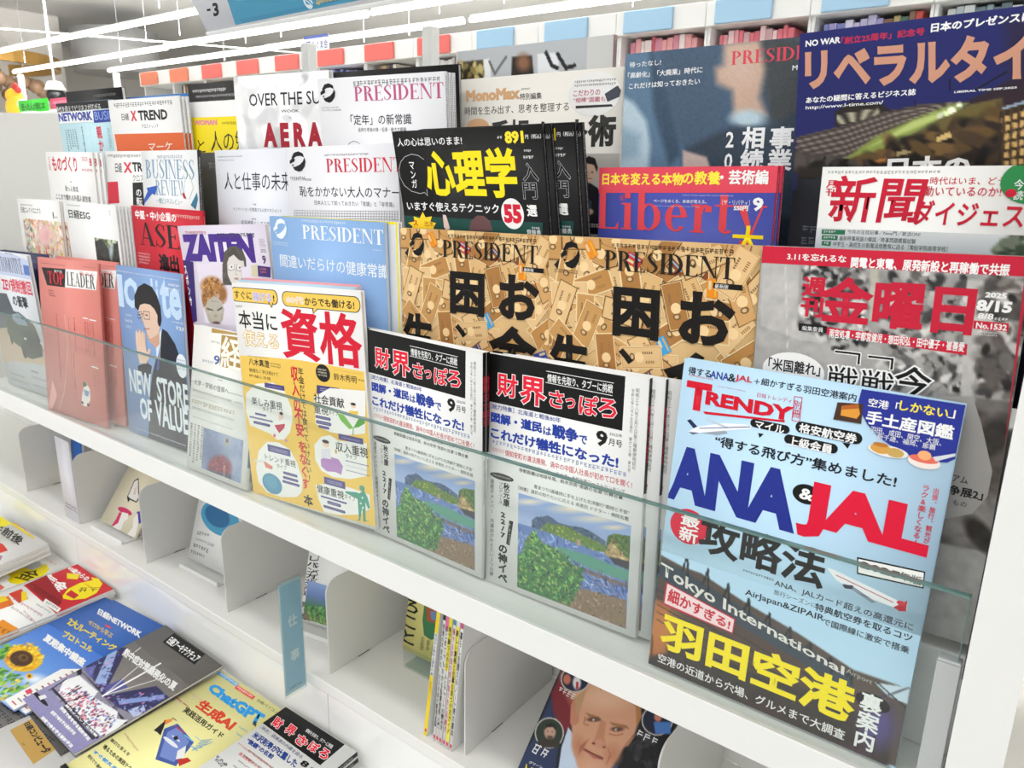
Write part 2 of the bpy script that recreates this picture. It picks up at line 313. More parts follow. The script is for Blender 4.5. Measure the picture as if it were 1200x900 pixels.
    def run(s, ops):
        for o in ops:
            k = o[0]
            if k == 't': s.text(*o[1:])
            elif k == 's': s.serif(*o[1:])
            elif k == 'v': s.vert(*o[1:])
            elif k == 'p': s.poly(o[1], o[2])
            elif k == 'e':
                x0, y0, x1, y1 = o[1]; s.poly([(x0+(x1-x0)*(.5+.5*math.cos(a)), y0+(y1-y0)*(.5+.5*math.sin(a))) for a in np.linspace(0, 2*PI, 33)[:-1]], o[2])
            elif k == 'rr':
                x0, y0, x1, y1 = o[1]; r = min(o[3], (x1-x0)/2.01, (y1-y0)/2.01); P = []
                for cx, cy, a0 in ((x1-r, y0+r, -90), (x1-r, y1-r, 0), (x0+r, y1-r, 90), (x0+r, y0+r, 180)): P += [(cx+r*math.cos(math.radians(a0+a)), cy+r*math.sin(math.radians(a0+a))) for a in (0, 22, 45, 67, 90)]
                s.poly(P, o[2])
            elif k == 'l':
                P = np.array(o[1], float).reshape(-1, 2); e = np.stack([np.arange(len(P)-1), np.arange(1, len(P))], 1); v, q = ribbon(P, e, o[2]); s.add(v, s.layer(v)+np.repeat((np.arange(len(e))*.618) % 1*.5, 4), tris=q, col=o[3])
            elif k == 'gr':                                # rows of print too small to read
                x0, y0, x1, y1 = o[1]; n, c, seed = o[2:]; r = random.Random(seed); h = (y1-y0)/n; V = []
                for i in range(n):
                    x = x0; e = x1-(x1-x0)*.3*r.random() if n > 2 else x1
                    g = h*(.92 if n == 1 else .66)
                    while x < e-g*.5:
                        y = y0+i*h; V += strokes(r, x, y, g*.92, g); x += g
                if V: q = np.arange(len(V)).reshape(-1, 4); s.add(V, s.layer([(x0, y0), (x1, y1)]), quads=q, col=c)
            elif k == 'gv':                                # columns of such print
                x0, y0, x1, y1 = o[1]; n, c, seed = o[2:]; r = random.Random(seed); w = (x1-x0)/n; V = []
                for i in range(n):
                    y = y0; e = y1-(y1-y0)*.25*r.random(); h = min(w*.8, 4)
                    while y < e-h*.5:
                        V += strokes(r, x0+i*w+w*.1, y, w*.75, h*.85); y += h
                if V: q = np.arange(len(V)).reshape(-1, 4); s.add(V, s.layer([(x0, y0), (x1, y1)]), quads=q, col=c)
            elif k == 'gq':                                # one such line, set at a slant
                Q = np.array(o[1]).reshape(4, 2); r = random.Random(o[3]); L = np.linalg.norm(Q[1]-Q[0]); h = np.linalg.norm(Q[3]-Q[0]); t = 0; V = []
                while t < L-h*.5:
                    for u, v in strokes(r, t/L, 0, h*.88/L, 1): V.append((Q[0]+(Q[1]-Q[0])*u)*(1-v)+(Q[3]+(Q[2]-Q[3])*u)*v)
                    t += h
                q = np.arange(len(V)).reshape(-1, 4); s.add(V, s.layer(Q), quads=q, col=o[2])
            elif k == 'pic':
                X, Y, C = paint(o[1], o[2], o[3]); ny, nx = X.shape; i = np.arange(nx*ny).reshape(ny, nx)
                q = np.stack([i[:-1, :-1], i[1:, :-1], i[1:, 1:], i[:-1, 1:]], -1).reshape(-1, 4)
                x0, y0, x1, y1 = o[1]; s.add(np.stack([X, Y], -1), s.layer([(x0, y0), (x1, y1)]), quads=q, col=C.reshape(-1, 3))
            elif k == 'notes':                             # a heap of banknotes and cards
                r = random.Random(o[2]); x0, y0, x1, y1 = o[1]; tan = ['#d9b178', '#c4955a', '#e2bd88', '#b9864a', '#dcb985', '#a87640', '#cfa068']; n = o[3]
                for i in range(n):
                    cx, cy, a = r.uniform(x0, x1), r.uniform(y0, y1), r.uniform(0, PI); w, h = (21, 10); base = r.choice(tan)
                    g = lambda p, q: (cx+p*math.cos(a)-q*math.sin(a), cy+p*math.sin(a)+q*math.cos(a)); L = 1+i*.08
                    def bx(p0, q0, p1, q1, c, dl): s.add([g(p0, q0), g(p1, q0), g(p1, q1), g(p0, q1)], L+dl, quads=[[0, 1, 2, 3]], col=c)
                    kind = r.random()
                    if kind < .78:
                        bx(-w-.7, -h-.7, w+.7, h+.7, r.choice(['#f1dcae', '#f1dcae', '#5a4020']), 0); bx(-w, -h, w, h, base, .02); bx(-w+.8, -h+.8, w-.8, h-.8, r.choice(tan), .04)
                        f = [g(2+5*math.cos(t)*1.0, 5*math.sin(t)) for t in np.linspace(0, 2*PI, 13)[:-1]]; s.add(f, L+.06, tris=[(0, j, j+1) for j in range(1, 11)], col='#efcf9a')
                        f = [g(9.5+3*math.cos(t), .5+4*math.sin(t)) for t in np.linspace(0, 2*PI, 11)[:-1]]; s.add(f, L+.06, tris=[(0, j, j+1) for j in range(1, 9)], col='#7a5c38')
                        f = [g(9.5+1.6*math.cos(t), .8+2.2*math.sin(t)) for t in np.linspace(0, 2*PI, 11)[:-1]]; s.add(f, L+.075, tris=[(0, j, j+1) for j in range(1, 9)], col='#d8b888')
                        for j in range(5): bx(-13+j*1.9, -6, -11.9+j*1.9, -3.2, '#9a7440', .06); bx(-12+j*2.2, 3, -10.5+j*2.2, 5.2, '#8a6a48', .06)
                    else:
                        c = r.choice(['#3b4a9c', '#3f9fd8', '#222222', '#8a4a28', '#e68a1e', '#dfe6ea', '#c23b3b', '#4a4438', '#f0e9d8'])
                        bx(-8, -5, 8, 5, c, .02); bx(-6.5, -3.4, 6.5, -2, r.choice(['#f4e8c8', '#8fb8d8', '#e0b040']), .05); bx(-6.5, 1, 1, 3.6, r.choice(['#d8c8a0', '#60788a', '#c89048']), .05)
                s.lay.append((x0, y0, x1, y1, 1+n*.08+.5))
    def build(s, name, parent, m, back):
        # the sheet itself: a thin board with the print on its front
        W, H, t = s.W/2000, s.H/1000, back
        base = np.array([(-W, 0, 0), (W, 0, 0), (W, 0, H), (-W, 0, H), (-W, t, 0), (W, t, 0), (W, t, H), (-W, t, H)]); s.v.append(base); s.c.append(np.tile(lin(s.bgc), (8, 1)))
        s.f4.append(np.array([(0, 1, 2, 3), (5, 4, 7, 6), (1, 5, 6, 2), (4, 0, 3, 7), (3, 2, 6, 7), (4, 5, 1, 0)])+s.n)
        V = np.concatenate(s.v); C = np.concatenate(s.c); f3 = np.concatenate(s.f3) if s.f3 else np.zeros((0, 3), int); f4 = np.concatenate(s.f4)
        a, b, c = (V[f3[:, i]][:, [0, 2]] for i in range(3)) if len(f3) else (np.zeros((0, 2)),)*3
        cr = (b-a)[:, 0]*(c-a)[:, 1]-(b-a)[:, 1]*(c-a)[:, 0]; f3 = np.where((cr < 0)[:, None], f3[:, ::-1], f3)
        me = bpy.data.meshes.new(name); me.vertices.add(len(V)); me.vertices.foreach_set('co', V.ravel().astype(np.float32))
        loops = np.concatenate([f3.ravel(), f4.ravel()]).astype(np.int32); me.loops.add(len(loops)); me.loops.foreach_set('vertex_index', loops)
        st = np.concatenate([np.arange(len(f3))*3, len(f3)*3+np.arange(len(f4))*4]).astype(np.int32); me.polygons.add(len(st)); me.polygons.foreach_set('loop_start', st)
        me.update(calc_edges=True)
        at = me.color_attributes.new('Col', 'FLOAT_COLOR', 'POINT'); at.data.foreach_set('color', np.concatenate([C, np.ones((len(C), 1))], 1).ravel().astype(np.float32))
        me.materials.append(m); return link(bpy.data.objects.new(name, me), parent)
def pose(o, p):
    x, y, z, le, ya, ro = p
    X = Vector((math.cos(ya), math.sin(ya), 0)); N = Vector((-math.sin(ya), math.cos(ya), 0)); U = math.cos(le)*Vector((0, 0, 1))+math.sin(le)*N
    Xr = math.cos(ro)*X+math.sin(ro)*U; Ur = -math.sin(ro)*X+math.cos(ro)*U; Y = Ur.cross(Xr)
    o.matrix_world = Matrix(((Xr.x, Y.x, Ur.x, x), (Xr.y, Y.y, Ur.y, y), (Xr.z, Y.z, Ur.z, z), (0, 0, 0, 1)))
def magazine(key, label, p, size, T, spine=None, group=None, name='magazine', cat='magazine', kinds=('front_cover', 'pages', 'back_cover', 'spine')):
    """T: thickness in mm; spine: colour(s) of the bound edge on the right side, None for open page edges there"""
    W, H = size; root = bpy.data.objects.new(name, None); root.empty_display_size = .03; link(root); tag(root, label, cat, group)
    sh = Sheet(W, H); bg, ops = ART[key]; sh.bgc = bg; sh.run(ops); sh.build('front_cover', root, PRINT, .0004)
    w, h, t = W/2000, H/1000, T/1000
    r = w-(.0006 if spine else .0012)
    MB().box(-w+.0008, r, .0004, t-.0004, .0008, h-.001).build('pages', PAGES, root)
    bs = Sheet(W, H); bs.bgc = bg; bs.build('back_cover', root, PRINT, .0004).location.y = t-.0004
    if spine:
        s2 = Sheet(T, H); s2.bgc = spine[0]; s2.run(spine[1] if len(spine) > 1 else []); so = s2.build('spine', root, PRINT, .0005); so.rotation_euler = (0, 0, PI/2); so.location = (w, t/2, 0)
    pose(root, p); return root
def copy_tree(o, parent=None):
    c = o.copy(); link(c, parent)
    for ch in o.children: d = copy_tree(ch, c); d.matrix_parent_inverse = ch.matrix_parent_inverse
    return c
def copies(root, offs, labels, group=None):
    """further copies standing behind: (dx, dn, du) along the sheet, away from its face, up"""
    if group: root['group'] = group
    for (dx, dn, du), lb in zip(offs, labels):
        c = copy_tree(root); m = root.matrix_world; c.matrix_world = Matrix.Translation(m.to_3x3() @ Vector((dx, dn, du))) @ m; c['label'] = lb
        if group: c['group'] = group

# ---------------------------------------------------------------- materials
WHITE = mat('white_steel', '#e9e9e6', .38, .4)
GREIGE = mat('grey_white_panel', '#dddcd7', .5, .4)
SHELFIN = mat('shelf_inside', '#f0efea', .5, .4)
GLOSSW = mat('gloss_white_riser', '#fafaf7', .06, .6)
PRINT = mat('coated_print', '#ffffff', .34, .2, vcol=True)
PAGES = pages_mat()
GLASS = clear_mat('clear_glass', '#fbfdfc', 1.35)
GEDGE = mat('glass_edge', '#5f7f78', .15, .6)
STEEL = mat('brushed_bracket', '#b9bcbc', .3, .5, .35)
BLACK = mat('black_plastic', '#16171c', .3, .5)
CEIL = mat('ceiling_paint', '#d2d2d0', .9, .1, noise=.03, nscale=3)
WALL = mat('wall_paint', '#d4d1cc', .9, .1)
FLOOR = mat('floor_tile', '#c9c6c0', .35, .4, noise=.04, nscale=6)
LAMP = mat('lamp_diffuser', '#ffffff', .5, .2, emit='#fffdf8', estr=10)
WIRE = mat('grey_wire', '#454548', .6, .2)
HOUSE = mat('lamp_housing', '#d9d9d7', .5, .4)
# ---------------------------------------------------------------- the shop
def struct(name, mb, m): return tag(mb.build(name, m), kind='structure')
struct('floor', MB().box(-14, 6, -4, 10, -1.06, -.96), FLOOR)
struct('ceiling', MB().box(-14, 6, -1.2, 10, 2.35, 2.45), CEIL)
struct('wall_back', MB().box(-14, 6, 9.9, 10, -.96, 2.35), WALL)
struct('wall_left', MB().box(-14, -13.9, -4, 10, -.96, 2.35), WALL)
cols = struct('trim_1', MB().box(-12.2, -11.2, 3.4, 4.4, -.96, 2.35, .02), WALL)
struct('trim_2', MB().box(-14, -8.7, 1.9, 2.3, .62, .98, .01), mat('cream_band', '#d9d0c0', .8, .2))
# linear lamps on stalks, four rows beyond the rack
def linear_lamp(x0, x1, y, z, label, post=False, power=6):
    t = thing('linear_lamp', label, 'ceiling light', ((x0+x1)/2, y, z), 0, 'rows of linear lamps')
    w = (x1-x0)/2
    MB().tube((-w, 0, 0), (w, 0, 0), .014, 14).build('diffuser', LAMP, t)
    MB().box(-w, w, -.007, .007, .012, .024, .004).build('housing', HOUSE, t)
    for s in (-.8, .8): MB().tube((w*s, 0, .06), (w*s, 0, 2.35-z), .0018, 6).build('hanger', WIRE, t)
    if post: MB().box(-w+.1, -w+.15, -.02, .02, -.62, -.03, .003).build('stalk', HOUSE, t)
    l = strip_light('lamp_row_light', ((x0+x1)/2, y, z-.045), x1-x0, .05, power); strip_light('lamp_row_uplight', ((x0+x1)/2, y, z+.04), x1-x0, .05, power*22, PI); return t
linear_lamp(-7.6, -4.25, 2.05, 1.3, 'nearest linear ceiling lamp, running out of the left edge of the photo')
linear_lamp(-4.22, -1.6, 2.05, 1.3, 'nearest linear ceiling lamp, passing behind the hanging header sign')
linear_lamp(-8.29, -5.6, 2.65, 1.3, 'second linear lamp row, left lamp with the free end above the round ring lamp', True)
linear_lamp(-5.57, -3.42, 2.62, 1.3, 'second linear lamp row, lamp crossing just under the header sign')
linear_lamp(-3.36, -.9, 2.6, 1.3, 'second linear lamp row, lamp running out of the top edge right of the header sign')
linear_lamp(-7.34, -5.0, 3.07, 1.3, 'third linear lamp row, left lamp standing on a white stalk', True)
linear_lamp(-4.97, -3.08, 3.05, 1.3, 'third linear lamp row, lamp ending above the book wall with black curves')
linear_lamp(-3.02, -.6, 3.04, 1.3, 'third linear lamp row, right lamp over the blue signed bookcases')
linear_lamp(-6.4, -4.2, 3.5, 1.3, 'farthest linear lamp row, lamp above the red signed bookcases')
linear_lamp(-4.16, -2.0, 3.48, 1.3, 'farthest linear lamp row, lamp above the blue signed bookcases')
rail = MB().tube((-7.2, .9, 1.42), (-5.8, 6.5, 1.62), .005, 8).build('ceiling_rail', HOUSE); tag(rail, 'thin white rail crossing under the ceiling at top left', 'rail')
# ring lamp with glass balls, camera dome, ceiling drum
t = thing('ring_lamp', 'round gold ring lamp hung with brown glass balls at far left', 'lamp', (-10.6, 3.05, 1.55))
gold = mat('gold_metal', '#b08a4a', .35, .5, .7); amber = mat('amber_glass', '#a58468', .15, .6)
mb = MB()
for k in range(40):
    a, b = 2*PI*k/40, 2*PI*(k+1)/40; mb.prism([(.95*math.cos(a), .95*math.sin(a)), (.95*math.cos(b), .95*math.sin(b)), (.9*math.cos(b), .9*math.sin(b)), (.9*math.cos(a), .9*math.sin(a))], 'z', 0, .13)
mb.build('ring', gold, t)
rg = random.Random(4)
for k in range(38): MB().ball((.82*math.cos(k*.7)*rg.uniform(.5, 1), .82*math.sin(k*.7)*rg.uniform(.5, 1), -.1-rg.random()*.16), .075).build('glass_ball', amber, t)
for a in (0, 2.1, 4.2): MB().tube((.92*math.cos(a), .92*math.sin(a), .1), (.3*math.cos(a), .3*math.sin(a), .8), .01, 6).build('hanger', HOUSE, t)
t = thing('dome_camera', 'small black dome camera hanging under the ceiling at left', 'camera', (-8.3, 3.0, 1.12))
MB().ball((0, 0, 0), .085).build('dome', BLACK, t); MB().tube((0, 0, .05), (0, 0, .13), .1, 16, .06).build('mount', WHITE, t); MB().tube((0, 0, .12), (0, 0, 1.23), .012, 8).build('stalk', HOUSE, t)
t = MB().tube((0, 0, 0), (0, 0, .5), .5, 32).build('ceiling_drum', mat('drum_grey', '#8f8f8e', .5, .4)); t.location = (-10.2, 4.6, 1.6); tag(t, 'grey round drum under the ceiling beside the ring lamp', 'ceiling drum')
t = MB().box(-.8, .8, 0, .05, 0, .5).build('dark_board', mat('slate', '#4a4c50', .7, .2)); t.location = (-12.4, 3.2, .98); tag(t, 'dark slate board on the far left wall under the ring lamp', 'board')
# bookcases across the aisle
PALS = {'pink': ['#e8a0a8', '#f0d0d0', '#f4ece8', '#e07884', '#d8b0b4'], 'teal': ['#3f9a90', '#5ab0a4', '#2f8078', '#7ac0b4'], 'white': ['#ece8e4', '#e4dcd8', '#f2eeee', '#d8d0cc'], 'lilac': ['#a8a0d0', '#c8c4e4', '#8890cc', '#e0dcf0'], 'mix': ['#b8a878', '#8a6a5a', '#c85a50', '#5a7a6a', '#d8c8a8', '#4a4a5a', '#e8e0d0'], 'grey': ['#9ab0b8', '#c8d4d8', '#e8ecec', '#788890'], 'rose': ['#d890a0', '#f0e0dc', '#e8a8a8', '#c86070']}
NB = {}
def book_mat(c):
    if c not in NB: NB[c] = mat('book_cloth', c, .55, .3)
    return NB[c]
_books = {}
def bookcase(x0, x1, y, ztop, label, sign, rows, seed):
    t = thing('bookcase', label, 'bookcase', (x0, y, -.96), 0, None); h = ztop+.96; w = x1-x0; short = label.split(' of the')[0]
    MB().box(0, .008, 0, .3, 0, h, .001).build('side_panel', WHITE, t); MB().box(w-.008, w, 0, .3, 0, h, .002).build('side_panel', WHITE, t)
    MB().box(.008, w-.008, .28, .3, 0, h).build('back_panel', GREIGE, t)
    for z in (0, h-.255, h-.515, h-.775, h-1.035, h-1.295): MB().box(.008, w-.008, .0, .28, z, z+.013).build('shelf_board', WHITE, t)
    MB().box(0, w, -.01, .3, h-.012, h, .001).build('top_board', WHITE, t); MB().box(0, w, -.02, -.01, h-.012, h+.05, .002).build('fascia', WHITE, t)
    sg = MB().box(w*.1, w*.66, -.03, -.021, h-.01, h+.048, .003).build('aisle_sign', sign, t)
    r = random.Random(seed)
    for zi, (pal, frac, *more) in rows.items():
        z = ztop-.255-.26*zi+.0135; x = x0+.022
        while x < x0+.022+(w-.058)*(frac if not more else 1):
            if more and x > x0+.022+(w-.058)*frac: pal = more[0]
            bw = r.uniform(.011, .022); bh = r.uniform(.212, .227); c = r.choice(PALS[pal])
            key = (round(bw, 3), c)
            if key not in _books:
                ob = MB().box(0, round(bw, 3)-.001, 0, .14, 0, .21, .001).build('book', book_mat(c)); _books[key] = ob.data; bpy.data.objects.remove(ob)
            o = bpy.data.objects.new('book', _books[key]); link(o); o.location = (x, y+.03, z); o.scale = (1, 1, bh/.21)
            tag(o, f'{dict(pink="pink and white", teal="teal", white="white", lilac="lilac", mix="many coloured", grey="grey blue", rose="rose")[pal]} book on the {short}', 'book', f'{pal} books, {short}'); x += round(bw, 3)
    return t
BLUE = mat('pale_blue_sign', '#9fc4de', .3, .5); REDS = mat('red_sign', '#dc6a62', .3, .5); ORG = mat('orange_sign', '#e0805e', .3, .5)
BAYS = [('orange signed bookcase, leftmost bay', ORG, {0: ('white', .0)}), ('orange signed bookcase, second bay', ORG, {0: ('mix', .35)}), ('red signed bookcase, third bay', REDS, {0: ('mix', .4)}), ('red signed bookcase, fourth bay', REDS, {0: ('white', .3)}), ('red signed bookcase, fifth bay', REDS, {0: ('white', .5)}), ('red signed bookcase, sixth bay', REDS, {0: ('lilac', .9)}),
        ('red signed bookcase, seventh bay', REDS, {0: ('mix', .5)}), ('red signed bookcase, eighth bay', REDS, {0: ('white', .6)}), ('blue signed bookcase, ninth bay', BLUE, {0: ('white', .8), 1: ('mix', .9)}), ('blue signed bookcase, tenth bay', BLUE, {0: ('pink', .5, 'teal'), 1: ('white', .9)}), ('blue signed bookcase, eleventh bay', BLUE, {0: ('rose', .92), 1: ('mix', .9)}), ('blue signed bookcase, twelfth bay', BLUE, {0: ('pink', .92), 1: ('teal', .9)}), ('blue signed bookcase, thirteenth bay', BLUE, {0: ('lilac', .6, 'mix')}), ('blue signed bookcase at the right edge', BLUE, {0: ('grey', .92)})]
for k, (nm, sg, rows) in enumerate(BAYS):
    x0 = -3.823+.267*k if k < 9 else -1.419+.273*(k-9); x1 = -3.823+.267*(k+1) if k < 9 else -1.419+.273*(k-8)
    bookcase(x0, x1-.001, 1.5, .842, nm+' of the far bookcase row' if 'edge' not in nm else nm, sg, rows, 20+k)
t = MB().box(-10.5, -4.1, 2.0, 2.5, -.96, .58, .01).build('low_bookcase', WHITE); tag(t, 'long low white bookcase far behind the left end of the rack', 'bookcase')
# fibre-bright cards and the toy on the fixture behind the left end
t = thing('rooster_toy', 'yellow rooster toy with a red comb on the far counter', 'toy', (-3.0, .6, .586))
yl = mat('toy_yellow', '#f2b63a', .7, .2); rd = mat('toy_red', '#c8403a', .6, .3)
MB().ball((0, 0, .045), .045, (1, .8, 1)).ball((-.015, 0, .085), .028).build('body', yl, t); MB().ball((.0, 0, .115), .014, (1.6, .6, 1)).ball((.022, 0, .104), .011).build('comb', rd, t); MB().ball((.045, 0, .055), .028, (1.2, .6, .7)).build('wing', mat('toy_white', '#eee6dc', .7, .2), t)

# ---------------------------------------------------------------- the printing on each sheet
ART = {}
ART['header'] = ('#e6e7ea', [
 ('p',[121.4,40.8,95.1,74.7,84.8,117.3,485.9,113.4,710.1,108.9,736.7,16.2,195.5,-43.9],'#4a94b4'),
 ('t','3',[50.7,80.6,66.8,80.3,55.3,99.6,38.3,100],'#26262a',0.04),
 ('p',[29.8,87.1,40,87.3,38.3,90.5,28,90.3],'#26262a'),
 ('p',[94.7,77.5,222.5,84,313.5,84.4,265.6,89.1,119.7,86.2],'#5aa2c0'),
 ('p',[99.1,110.8,251.4,109.4,382.4,108.1,293.9,114,104.9,116.8],'#4189aa'),
 ('e',[267.6,94.2,285.7,114.2],'#dfe6ea'),
 ('p',[271.4,97.9,283.9,102,284.7,110.2,271.4,107.1],'#4a94b4'),
 ('l',[272,99.6,281.2,108.8],0.8,'#f0f4f6'),
 ('l',[277.6,98.1,285.9,107.1],0.8,'#f0f4f6'),
 ('l',[293.4,108,302.3,99.9,302.2,104.1,295.6,108.7,304.5,106],0.7,'#b9a878'),
 ('l',[303.1,108,311.9,99.9,311.8,104.1,305.3,108.7,314.1,106],0.7,'#b9a878'),
 ('l',[312.8,108,321.4,100,321.3,104.2,314.9,108.8,323.6,106],0.7,'#b9a878'),
 ('l',[322.3,108,330.8,100,330.8,104.2,324.4,108.8,333,106],0.7,'#b9a878'),
 ('l',[331.8,108,340.2,100.1,340.1,104.2,333.9,108.8,342.3,106.1],0.7,'#b9a878'),
 ('l',[341.1,108,349.4,100.1,349.3,104.3,343.2,108.8,351.6,106.1],0.7,'#b9a878'),
 ('l',[350.4,108,358.5,100.2,358.5,104.3,352.4,108.8,360.7,106.1],0.7,'#b9a878'),
 ('l',[359.5,108,367.5,100.2,367.5,104.3,361.5,108.8,369.7,106.1],0.7,'#b9a878'),
 ('l',[368.6,108.1,376.5,100.3,376.5,104.4,370.6,108.8,378.7,106.2],0.7,'#b9a878'),
 ('l',[377.5,108.1,385.3,100.3,385.4,104.4,379.5,108.8,387.5,106.2],0.7,'#b9a878'),
 ('l',[299.7,98.5,313.2,98,299,110.2,293.1,108.5],0.9,'#b9a878')])
